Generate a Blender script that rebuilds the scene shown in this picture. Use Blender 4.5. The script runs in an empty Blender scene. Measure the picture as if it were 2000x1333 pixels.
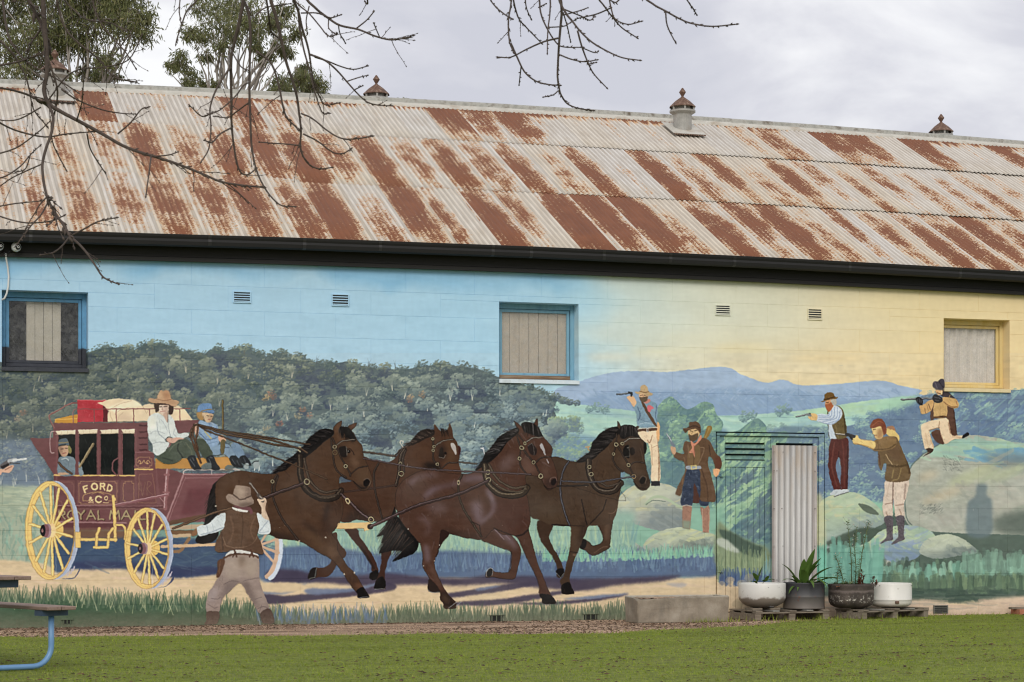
import bpy, bmesh, math, random
import numpy as np
from mathutils import Vector, Matrix
R = math.radians
SC = bpy.context.scene
COL = SC.collection
random.seed(7)
# ---------------------------------------------------------------- camera (level, shifted lens), light, exposure
F_PX, YAW, Y_H, DIST, EYE = 4130.43, 0.2987, 1029.55, 25.8594, 1.2050
cam = bpy.data.cameras.new('camera'); cam_o = bpy.data.objects.new('camera', cam); COL.objects.link(cam_o)
cam_o.location = (0, -DIST, EYE); cam_o.rotation_euler = (R(90), 0, -YAW)
cam.sensor_width = 36; cam.lens = F_PX/2000*36; cam.shift_y = (Y_H-666.5)/2000; cam.clip_end = 600
cam.dof.use_dof = True; cam.dof.focus_distance = 27.0; cam.dof.aperture_fstop = 11; SC.cycles.filter_width = 1.15; SC.cycles.use_denoising = True
SC.camera = cam_o
SUN_EL, SUN_AZ = 31, 200      # soft light from behind the photographer
w = bpy.data.worlds.new('World'); SC.world = w; w.use_nodes = True
nt = w.node_tree; nt.nodes.clear()
def N(t, typ, **kw):
    n = t.nodes.new(typ)
    for k, v in kw.items(): setattr(n, k, v)
    return n
def ramp(t, src, stops, interp='LINEAR'):
    n = N(t, 'ShaderNodeValToRGB'); n.color_ramp.interpolation = interp
    e = n.color_ramp.elements
    while len(e) < len(stops): e.new(.5)
    for i, (p, c) in enumerate(stops): e[i].position = p; e[i].color = (*c, 1) if len(c) == 3 else c
    t.links.new(src, n.inputs[0]); return n.outputs[0]
sky = N(nt, 'ShaderNodeTexSky', sky_type='NISHITA', sun_disc=False, sun_elevation=R(SUN_EL), sun_rotation=R(SUN_AZ), air_density=1., dust_density=2.)
tc = N(nt, 'ShaderNodeTexCoord'); mp = N(nt, 'ShaderNodeMapping'); mp.inputs['Scale'].default_value = (1, 1, 2.4); mp.inputs['Location'].default_value = (.35, .2, .11)
nt.links.new(tc.outputs['Generated'], mp.inputs[0])
n1 = N(nt, 'ShaderNodeTexNoise'); n1.inputs['Scale'].default_value = 6.5; n1.inputs['Detail'].default_value = 7; n1.inputs['Roughness'].default_value = .52; n1.inputs['Distortion'].default_value = .35
nt.links.new(mp.outputs[0], n1.inputs[0])
cl = ramp(nt, n1.outputs[0], [(.36, (5.9, 5.95, 6.6)), (.45, (6.6, 6.6, 7.15)), (.53, (7.9, 7.9, 8.25)), (.63, (9.4, 9.4, 9.5))])
mx = N(nt, 'ShaderNodeMix', data_type='RGBA'); mx.inputs[0].default_value = .94
nt.links.new(sky.outputs[0], mx.inputs[6]); nt.links.new(cl, mx.inputs[7])
bg = N(nt, 'ShaderNodeBackground'); bg.inputs[1].default_value = .1; nt.links.new(mx.outputs[2], bg.inputs[0])
wo = N(nt, 'ShaderNodeOutputWorld'); nt.links.new(bg.outputs[0], wo.inputs[0])
sl = bpy.data.lights.new('sun', 'SUN'); sl.energy = 1.5; sl.angle = R(26); sl.color = (1, .95, .86)
so = bpy.data.objects.new('sun', sl); COL.objects.link(so); so.location = (-6, -30, 30)
sd = Vector((math.sin(R(SUN_AZ))*math.cos(R(SUN_EL)), math.cos(R(SUN_AZ))*math.cos(R(SUN_EL)), math.sin(R(SUN_EL))))
so.rotation_euler = (-sd).to_track_quat('-Z', 'Y').to_euler()
SC.view_settings.view_transform = 'Standard'; SC.view_settings.look = 'None'; SC.view_settings.gamma = 1; SC.view_settings.exposure = 0.13; SC.view_settings.use_curve_mapping = False
MURAL_K = np.array([.885, .88, .885])                # wall radiance for a white wall, used to turn traced tones into paint reflectance
# ---------------------------------------------------------------- traced pixels to places
SA, CA = math.sin(YAW), math.cos(YAW)
def proj(X, Y, Z):
    dy = Y+DIST; fw = X*SA+dy*CA; r = X*CA-dy*SA
    return 1000+F_PX*r/fw, Y_H-F_PX*(Z-EYE)/fw
def wallp(x, y, Y=0.):
    r = (x-1000)/F_PX; dy = Y+DIST
    X = dy*(r*CA+SA)/(CA-r*SA); return X, EYE+(Y_H-y)/F_PX*(X*SA+dy*CA)
def ray(x, y, k):
    r = (x-1000)/F_PX*k; return Vector((r*CA+k*SA, -r*SA+k*CA-DIST, EYE+(Y_H-y)/F_PX*k))
def groundp(x, y, z=0.): return ray(x, y, (EYE-z)*F_PX/(y-Y_H))

# ---------------------------------------------------------------- helpers
class MB:
    def __init__(s): s.v = []; s.f = []; s.mi = []; s.cur = 0
    def add(s, vs, fs):
        o = len(s.v); s.v += [tuple(v) for v in vs]; s.f += [tuple(i+o for i in f) for f in fs]; s.mi += [s.cur]*len(fs); return s
    def box(s, x0, x1, y0, y1, z0, z1, b=0.):
        if b <= 0:
            return s.add([(x, y, z) for z in (z0, z1) for y in (y0, y1) for x in (x0, x1)], [(0, 2, 3, 1), (4, 5, 7, 6), (0, 1, 5, 4), (2, 6, 7, 3), (0, 4, 6, 2), (1, 3, 7, 5)])
        bm = bmesh.new(); bmesh.ops.create_cube(bm, size=1)
        for v in bm.verts: v.co = Vector((x0+(v.co.x+.5)*(x1-x0), y0+(v.co.y+.5)*(y1-y0), z0+(v.co.z+.5)*(z1-z0)))
        bmesh.ops.bevel(bm, geom=bm.edges[:], offset=b, segments=1, affect='EDGES')
        bm.verts.index_update(); s.add([v.co[:] for v in bm.verts], [[v.index for v in f.verts] for f in bm.faces]); bm.free(); return s
    def obox(s, c, ax, ay, az):      # oriented box: centre and three half vectors
        c, ax, ay, az = map(Vector, (c, ax, ay, az))
        return s.add([c+ax*i+ay*j+az*k for k in (-1, 1) for j in (-1, 1) for i in (-1, 1)], [(0, 2, 3, 1), (4, 5, 7, 6), (0, 1, 5, 4), (2, 6, 7, 3), (0, 4, 6, 2), (1, 3, 7, 5)])
    def tube(s, pts, rad, n=8, cap=True):
        pts = [Vector(p) for p in pts]; rad = [rad]*len(pts) if not hasattr(rad, '__len__') else rad
        o = len(s.v); up = Vector((0.31, 0.87, .38)).normalized()
        for i, p in enumerate(pts):
            t = (pts[min(i+1, len(pts)-1)]-pts[max(i-1, 0)])
            t = t.normalized() if t.length > 1e-9 else Vector((0, 0, 1))
            a = t.cross(up)
            if a.length < .05: a = t.cross(Vector((1, 0, 0)))
            a.normalize(); b = t.cross(a)
            for k in range(n):
                q = 2*math.pi*k/n; s.v.append(tuple(p+(a*math.cos(q)+b*math.sin(q))*rad[i]))
        for i in range(len(pts)-1):
            for k in range(n):
                j = (k+1) % n; s.f.append((o+i*n+k, o+i*n+j, o+i*n+n+j, o+i*n+n+k)); s.mi.append(s.cur)
        if cap:
            s.f.append(tuple(o+k for k in range(n))[::-1]); s.f.append(tuple(o+(len(pts)-1)*n+k for k in range(n))); s.mi += [s.cur]*2
        return s
    def lathe(s, prof, c=(0, 0, 0), n=24, wob=0.):
        o = len(s.v)
        for r, z in prof:
            for k in range(n):
                q = 2*math.pi*k/n; rr = r*(1+wob*math.sin(3*q+z*7)+wob*.6*math.sin(5*q+1.3))
                s.v.append((c[0]+rr*math.cos(q), c[1]+rr*math.sin(q), c[2]+z))
        for i in range(len(prof)-1):
            for k in range(n):
                j = (k+1) % n; s.f.append((o+i*n+k, o+i*n+j, o+(i+1)*n+j, o+(i+1)*n+k)); s.mi.append(s.cur)
        return s
    def mesh(s, name, mat, smooth=False):
        m = bpy.data.meshes.new(name); m.from_pydata(s.v, [], s.f)
        for q in (mat if isinstance(mat, (list, tuple)) else [mat]): m.materials.append(q)
        if isinstance(mat, (list, tuple)): m.polygons.foreach_set('material_index', s.mi)
        m.update()
        if smooth: m.polygons.foreach_set('use_smooth', [True]*len(m.polygons))
        return m
    def build(s, name, mat, parent=None, smooth=False): return link(name, s.mesh(name, mat, smooth), parent)
def link(name, mesh, parent=None):
    o = bpy.data.objects.new(name, mesh); COL.objects.link(o)
    if parent: o.parent = parent
    return o
def tag(o, label=None, cat=None, group=None, kind=None):
    if label: o['label'] = label
    if cat: o['category'] = cat
    if group: o['group'] = group
    if kind: o['kind'] = kind
    return o
def thing(name, loc, label, cat, group=None):
    o = bpy.data.objects.new(name, None); COL.objects.link(o); o.location = loc; o.empty_display_size = .1
    return tag(o, label, cat, group)
def local(parent, p): return Vector(p)-Vector(parent.location)
# ---------------------------------------------------------------- materials
def mat(name):
    m = bpy.data.materials.new(name); m.use_nodes = True; t = m.node_tree
    return m, t, t.nodes['Principled BSDF']
def noise(t, vec, scale, detail=4, rough=.55, sc=None, loc=None):
    if sc or loc:
        q = N(t, 'ShaderNodeMapping'); q.inputs['Scale'].default_value = sc or (1, 1, 1); q.inputs['Location'].default_value = loc or (0, 0, 0)
        t.links.new(vec, q.inputs[0]); vec = q.outputs[0]
    n = N(t, 'ShaderNodeTexNoise'); n.inputs['Scale'].default_value = scale; n.inputs['Detail'].default_value = detail; n.inputs['Roughness'].default_value = rough
    t.links.new(vec, n.inputs['Vector']); return n.outputs[0]
def mixc(t, f, a, b):
    n = N(t, 'ShaderNodeMix', data_type='RGBA')
    for s, v in ((n.inputs[0], f), (n.inputs[6], a), (n.inputs[7], b)):
        if isinstance(v, (int, float)): s.default_value = v
        elif isinstance(v, tuple): s.default_value = (*v[:3], 1)
        else: t.links.new(v, s)
    return n.outputs[2]
def mth(t, op, a, b=None, c=None, clamp=False):
    n = N(t, 'ShaderNodeMath', operation=op); n.use_clamp = clamp
    for i, v in enumerate((a, b, c)):
        if v is None: continue
        if isinstance(v, (int, float)): n.inputs[i].default_value = v
        else: t.links.new(v, n.inputs[i])
    return n.outputs[0]
def bump(t, b, h, st=.3, dist=.01):
    n = N(t, 'ShaderNodeBump'); n.inputs['Strength'].default_value = st; n.inputs['Distance'].default_value = dist
    t.links.new(h, n.inputs['Height']); t.links.new(n.outputs[0], b.inputs['Normal'])
def coord(t, which='Object'): return N(t, 'ShaderNodeTexCoord').outputs[which]
def wpos(t): return N(t, 'ShaderNodeNewGeometry').outputs['Position']
def speckled(name, c0, c1, scale=12, rough=.75, c2=None, bst=.25, bscale=None, sc=None, metal=0., det=6):
    m, t, b = mat(name); v = coord(t)
    n = noise(t, v, scale, det, .6, sc)
    st = [(.3, c0), (.7, c1)] if c2 is None else [(.28, c0), (.5, c1), (.72, c2)]
    t.links.new(ramp(t, n, st), b.inputs['Base Color']); b.inputs['Roughness'].default_value = rough; b.inputs['Metallic'].default_value = metal
    bump(t, b, noise(t, v, bscale or scale*4, 5, .6, sc), bst, .006)
    return m
def s2l(c): return tuple((x/255/12.92 if x/255 <= .04045 else ((x/255+.055)/1.055)**2.4) for x in c)

# ---------------------------------------------------------------- mural paint box (numpy)
MX0, MX1, MY0, MY1 = -230, 2230, 470, 1262      # traced extent of the painted wall
class Paint:
    def __init__(s):
        s.W, s.H = MX1-MX0, MY1-MY0
        s.img = np.zeros((s.H, s.W, 3), np.float32)
        s.rng = np.random.RandomState(5)
        s.clip = None
        s.figs = []; s.fig = None
        s.o = (0., 0.); s.k = 1.
    def V(s, x, y, k): s.o = (x, y); s.k = 1./k
    def T(s, pts):
        p = np.asarray(pts, float)
        return np.stack([p[:, 0]*s.k+s.o[0]-MX0, p[:, 1]*s.k+s.o[1]-MY0], 1)
    def smooth(s, p, n=5):
        a, b, c, d = np.roll(p, 1, 0), p, np.roll(p, -1, 0), np.roll(p, -2, 0)
        t = (np.arange(n)/n)[None, :, None]
        a, b, c, d = [q[:, None, :] for q in (a, b, c, d)]
        q = .5*(2*b+(c-a)*t+(2*a-5*b+4*c-d)*t*t+(3*b-a-3*c+d)*t**3)
        return q.reshape(-1, 2)
    def mask(s, p, SS=4):
        x0 = max(int(np.floor(p[:, 0].min())), 0); x1 = min(int(np.ceil(p[:, 0].max()))+1, s.W)
        y0 = max(int(np.floor(p[:, 1].min())), 0); y1 = min(int(np.ceil(p[:, 1].max()))+1, s.H)
        if x1 <= x0 or y1 <= y0: return None
        w, h = x1-x0, y1-y0
        m = np.zeros((h, w), np.float32)
        q = np.roll(p, -1, 0)
        ax, ay, bx, by = p[:, 0]-x0, p[:, 1]-y0, q[:, 0]-x0, q[:, 1]-y0
        for r in range(h*SS):
            yy = (r+.5)/SS
            c = (ay <= yy) != (by <= yy)
            if not c.any(): continue
            xs = np.sort(np.clip(ax[c]+(yy-ay[c])/(by[c]-ay[c])*(bx[c]-ax[c]), 0, w))
            row = m[r//SS]
            for i in range(0, len(xs)-1, 2):
                l, e = xs[i], xs[i+1]
                if e-l < 1e-6: continue
                li, ei = int(l), min(int(e), w-1)
                if li >= w: continue
                if li == ei: row[li] += e-l
                else:
                    row[li] += li+1-l; row[li+1:ei] += 1; row[ei] += e-ei
        return x0, y0, m/SS
    def blend(s, x0, y0, m, col, a=1.):
        h, w = m.shape
        m = m*a
        if s.clip is not None: m = m*s.clip[y0:y0+h, x0:x0+w]
        t = s.img[y0:y0+h, x0:x0+w]
        c = np.asarray(col, np.float32)
        t += (c-t)*np.clip(m, 0, 1)[..., None]
    def blur(s, m, r):
        r = max(int(r), 1)
        m = np.pad(m, 3*r)
        for ax in (0, 1):
            for _ in range(3):
                c = np.cumsum(m, ax)
                c = np.concatenate([np.zeros_like(np.take(c, [0], ax)), c], ax)
                n = m.shape[ax]
                hi = np.clip(np.arange(n)+r+1, 0, n); lo = np.clip(np.arange(n)-r, 0, n)
                m = (np.take(c, hi, ax)-np.take(c, lo, ax))/(2*r+1)
        return m
    def poly(s, pts, col, sm=1, a=1., soft=0, grain=0, rec=True, SS=4):
        p = s.T(pts)
        if sm: p = s.smooth(p)
        if rec and s.fig is not None: s.fig['polys'].append(p+np.array([MX0, MY0]))
        r = s.mask(p, SS)
        if r is None: return None
        x0, y0, m = r
        if soft:
            k = max(int(soft), 1); m = s.blur(m, k); X, Y = x0-3*k, y0-3*k
            cx, cy = max(-X, 0), max(-Y, 0)
            m = m[cy:cy+s.H-max(Y, 0), cx:cx+s.W-max(X, 0)]; x0, y0 = max(X, 0), max(Y, 0)
        s.blend(x0, y0, m, col, a)
        if grain: s.grain(x0, y0, m, grain)
        if s.fig is not None and s.fig['name'] == 'painted_person' and rec and not soft and a == 1. and m.sum() > 60:
            keep = s.clip; c = np.array(col, float); s.strokes((x0, y0, m), int(min(m.sum()/11, 260)), [c*.78, c*.88, np.minimum(c*1.16, 235), c*.7], 5.5, 1.5, 1.3, .9, .36); s.clip = keep
        return x0, y0, m
    def grain(s, x0, y0, m, amt):
        h, w = m.shape
        n = s.noise(w, h, 14, 5)*.6+s.noise(w, h, 4, 2)*.4
        s.img[y0:y0+h, x0:x0+w] += (n*amt*m)[..., None]
    def noise(s, w, h, cx, cy):
        gw, gh = int(w/cx)+3, int(h/cy)+3
        g = s.rng.rand(gh, gw).astype(np.float32)*2-1
        x = np.arange(w)/cx; y = np.arange(h)/cy
        xi, yi = x.astype(int), y.astype(int); fx, fy = x-xi, y-yi
        fx = fx*fx*(3-2*fx); fy = (fy*fy*(3-2*fy))[:, None]
        a = g[yi][:, xi]; b = g[yi][:, xi+1]; c = g[yi+1][:, xi]; d = g[yi+1][:, xi+1]
        return (a*(1-fx)+b*fx)*(1-fy)+(c*(1-fx)+d*fx)*fy
    def setclip(s, r):
        s.clip = None
        if r is not None:
            x0, y0, m = r
            s.clip = np.zeros((s.H, s.W), np.float32); s.clip[y0:y0+m.shape[0], x0:x0+m.shape[1]] = np.clip(m, 0, 1)
    def seg(s, x0, y0, x1, y1, w0, w1, col, a=1.):
        r = max(w0, w1)/2+1.5
        X0, X1 = max(int(min(x0, x1)-r), 0), min(int(max(x0, x1)+r)+2, s.W)
        Y0, Y1 = max(int(min(y0, y1)-r), 0), min(int(max(y0, y1)+r)+2, s.H)
        if X1 <= X0 or Y1 <= Y0: return
        gx = np.arange(X0, X1, dtype=np.float32)[None, :]+.5-x0; gy = np.arange(Y0, Y1, dtype=np.float32)[:, None]+.5-y0
        dx, dy = x1-x0, y1-y0; L = dx*dx+dy*dy+1e-9
        t = np.clip((gx*dx+gy*dy)/L, 0, 1)
        d = np.sqrt((gx-t*dx)**2+(gy-t*dy)**2)
        hw = (w0+(w1-w0)*t)/2
        m = np.clip(hw-d+.5, 0, 1)*np.minimum(2*hw, 1)
        s.blend(X0, Y0, m, col, a)
    def line(s, pts, w, col, a=1., sm=0, w1=None):
        p = s.T(pts); w = w*s.k; w1 = w if w1 is None else w1*s.k
        if sm and len(p) > 2:
            e = np.vstack([2*p[0]-p[1], p, 2*p[-1]-p[-2]]); q = []
            for i in range(len(p)-1):
                A, B, C, D = e[i:i+4]
                for t in np.arange(4)/4.:
                    q.append(.5*(2*B+(C-A)*t+(2*A-5*B+4*C-D)*t*t+(3*B-A-3*C+D)*t**3))
            q.append(p[-1]); p = np.array(q)
        if w < 2.5 or a < 1:
            # accumulate as one mask so joints do not double up
            pass
        n = len(p)-1
        for i in range(n):
            s.seg(*p[i], *p[i+1], w+(w1-w)*i/n, w+(w1-w)*(i+1)/n, col, a)
    def ell(s, cx, cy, rx, ry, col, a=1., rot=0, rec=False, soft=0):
        t = np.linspace(0, 2*np.pi, 40, endpoint=False); c, si = np.cos(rot), np.sin(rot)
        x, y = rx*np.cos(t), ry*np.sin(t)
        return s.poly(np.stack([cx+x*c-y*si, cy+x*si+y*c], 1), col, 0, a, soft, rec=rec)
    def ring(s, cx, cy, r, w=10, col=(205, 190, 150)):
        t = np.linspace(0, 2*np.pi, 15)
        s.line(np.stack([cx+r*np.cos(t), cy+r*np.sin(t)], 1), w+8, (35, 28, 25))
        s.line(np.stack([cx+r*np.cos(t), cy+r*np.sin(t)], 1), w, col)
    def strap(s, pts, w, col=(52, 40, 36), hi=(128, 112, 96), a=.8):
        s.line(pts, w, (30, 24, 22), sm=1); s.line(pts, w*.72, col, sm=1)
        q = np.asarray(pts, float)+np.array([-.12*w, -.16*w]); s.line(q, w*.2, hi, a, sm=1)
    def dabs(s, n, reg, cols, length, width, ang, spread=.4, a=.85, taper=.5):
        # strokes scattered in a box (photo pixels) - the clip mask trims them
        x0, y0, x1, y1 = reg
        for _ in range(n):
            x = s.rng.uniform(x0, x1)-MX0; y = s.rng.uniform(y0, y1)-MY0
            t = ang+s.rng.uniform(-spread, spread); L = length*s.rng.uniform(.5, 1.3); w = width*s.rng.uniform(.6, 1.3)
            c = np.array(cols[s.rng.randint(len(cols))], float)+s.rng.uniform(-6, 6)
            s.seg(x, y, x+L*np.cos(t), y+L*np.sin(t), w, w*taper, c, a*s.rng.uniform(.6, 1))
    def clump(s, cx, cy, r, dark, mid, light, n=16, flat=.8):
        cx -= MX0; cy -= MY0
        s.seg(cx-r*.5, cy+r*.25, cx+r*.5, cy+r*.25, r*.9, r*.9, dark, .35)
        for i in range(int(n*1.35)):
            t = s.rng.uniform(0, 6.283); q = np.sqrt(s.rng.rand()); u, v = q*np.cos(t), q*np.sin(t)
            k = (v+1)/2*.75+(u+1)/2*.25+s.rng.uniform(-.12, .12)            # 0 at the upper left
            k = min(max(k, 0), 1)
            c = np.array(light)*(1-2*k)+np.array(mid)*2*k if k < .5 else np.array(mid)*(2-2*k)+np.array(dark)*(2*k-1)
            c = c+s.rng.uniform(-7, 7)
            x, y = cx+u*r, cy+v*r*flat
            an = s.rng.uniform(-.9, .3); L = r*s.rng.uniform(.1, .32); w = r*s.rng.uniform(.16, .34)
            s.seg(x, y, x+np.cos(an)*L, y+np.sin(an)*L, w, w*.6, c, .72)
    def trunk(s, x, y, h, col, w=1.6):
        x -= MX0; y -= MY0
        for i in range(s.rng.randint(2, 4)):
            dx = s.rng.uniform(-.35, .35)*h
            s.seg(x, y, x+dx*.4, y-h*.55, w, w*.7, col, .8); s.seg(x+dx*.4, y-h*.55, x+dx, y-h, w*.7, w*.3, col, .7)
    def weather(s):
        # hand of the painter: wavering edges, brush drag, small chips
        H, W = s.H, s.W
        dx = s.noise(W, H, 7, 7)*.6+s.noise(W, H, 3, 3)*.45; dy = s.noise(W, H, 7, 7)*.6+s.noise(W, H, 3, 3)*.45
        x = np.clip(np.arange(W)[None]+dx, 0, W-1.01); y = np.clip(np.arange(H)[:, None]+dy, 0, H-1.01)
        xi, yi = x.astype(int), y.astype(int); fx, fy = (x-xi)[..., None], (y-yi)[..., None]; I = s.img
        s.img = (I[yi, xi]*(1-fx)+I[yi, xi+1]*fx)*(1-fy)+(I[yi+1, xi]*(1-fx)+I[yi+1, xi+1]*fx)*fy
        drag = s.noise(W, H, 22, 5)*.5+s.noise(W, H, 8, 7)*.5+s.noise(W, H, 40, 30)*.4
        low = np.clip((np.arange(H)[:, None]-190)/60., .12, 1)
        s.img *= (1+drag*.05*low)[..., None]
        chip = (s.noise(W, H, 5, 4)+s.noise(W, H, 60, 40)*.5) > 1.31
        chip[:215] = False
        s.img[chip] = s.img[chip]*.6+np.array([186, 182, 172])*.4
        for c in range(3): s.img[..., c] += .55*(s.img[..., c]-s.blur(s.img[..., c], 1)[3:-3, 3:-3])
        s.img = np.clip(s.img, 4, 250)
    def strokes(s, r, n, cols, L, w, ang, spread, a):
        s.setclip(r); x0, y0, m = r; s.dabs(n, (x0+MX0, y0+MY0, x0+MX0+m.shape[1], y0+MY0+m.shape[0]), cols, L, w, ang, spread, a); s.setclip(None)
    def begin(s, name, label, layer): s.fig = dict(name=name, label=label, layer=layer, polys=[])
    def end(s):
        if s.fig['name'] == 'painted_horse':          # deepen the bay coats as one glaze
            u = np.zeros((s.H, s.W), np.float32)
            for p in s.fig['polys']:
                r = s.mask(p-np.array([MX0, MY0]))
                if r: x0, y0, m = r; v = u[y0:y0+m.shape[0], x0:x0+m.shape[1]]; np.maximum(v, m, out=v)
            u = np.clip(u, 0, 1)[..., None]; g = s.img.mean(2, keepdims=True)
            s.img = s.img*(1-u)+(s.img*.9+g*.1)*.83*u
        s.figs.append(s.fig); s.fig = None
    def mute(s, y0, a):
        t = s.img[y0-MY0:]; t += (t.mean(2, keepdims=True)-t)*a
    def hair(s, n, root, tip, w, cols, jit=10):
        # strands from a root polyline to a tip polyline (local units)
        R, Tp = np.asarray(root, float), np.asarray(tip, float)
        def at(P, t):
            t = t*(len(P)-1); i = min(int(t), len(P)-2); return P[i]+(P[i+1]-P[i])*(t-i)
        for _ in range(n):
            t = s.rng.rand(); a = at(R, t)+s.rng.uniform(-jit, jit, 2)*.4; b = at(Tp, np.clip(t+s.rng.uniform(-.04, .04), 0, 1))+s.rng.uniform(-jit, jit, 2)
            m = (a+b)/2+s.rng.uniform(-jit, jit, 2)*.5
            s.line([a, m, b], w*s.rng.uniform(.6, 1.2), cols[s.rng.randint(len(cols))], .85, sm=1, w1=w*.25)

GLY = {  # tiny stroke alphabet in a unit box, y down
 'F': [[(0,1),(0,0),(.85,0)],[(0,.48),(.7,.48)]], 'O': 'o', 'R': [[(0,1),(0,0),(.6,0),(.85,.12),(.85,.38),(.6,.5),(0,.5)],[(.45,.5),(.95,1)]],
 'D': [[(0,0),(.5,0),(.85,.2),(.95,.5),(.85,.8),(.5,1),(0,1),(0,0)]], 'C': 'c', '&': [[(1,1),(.25,.3),(.25,.1),(.45,0),(.62,.12),(.58,.3),(.1,.6),(.08,.85),(.3,1),(.6,.95),(.95,.55)]],
 'Y': [[(0,0),(.5,.5),(1,0)],[(.5,.5),(.5,1)]], 'A': [[(0,1),(.5,0),(1,1)],[(.2,.65),(.8,.65)]], 'L': [[(0,0),(0,1),(.85,1)]],
 'M': [[(0,1),(.12,0),(.5,.75),(.88,0),(1,1)]], 'I': [[(.5,0),(.5,1)]], 'V': [[(0,0),(.5,1),(1,0)]]}
def letter(P, ch, x, y, w, h, lw, col, rot=0., a=1.):
    g = GLY[ch]; t = np.linspace(0, 2*np.pi, 25)
    if g == 'o': g = [np.stack([.5+.5*np.cos(t), .5+.5*np.sin(t)], 1)]
    elif g == 'c': t = np.linspace(.7, 2*np.pi-.7, 20); g = [np.stack([.5+.5*np.cos(t), .5+.5*np.sin(t)], 1)]
    c, s = np.cos(rot), np.sin(rot)
    for st in g:
        q = [((u-.5)*w*c-(v-.5)*h*s+x, (u-.5)*w*s+(v-.5)*h*c+y) for u, v in st]
        P.line(q, lw, col, a)

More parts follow.
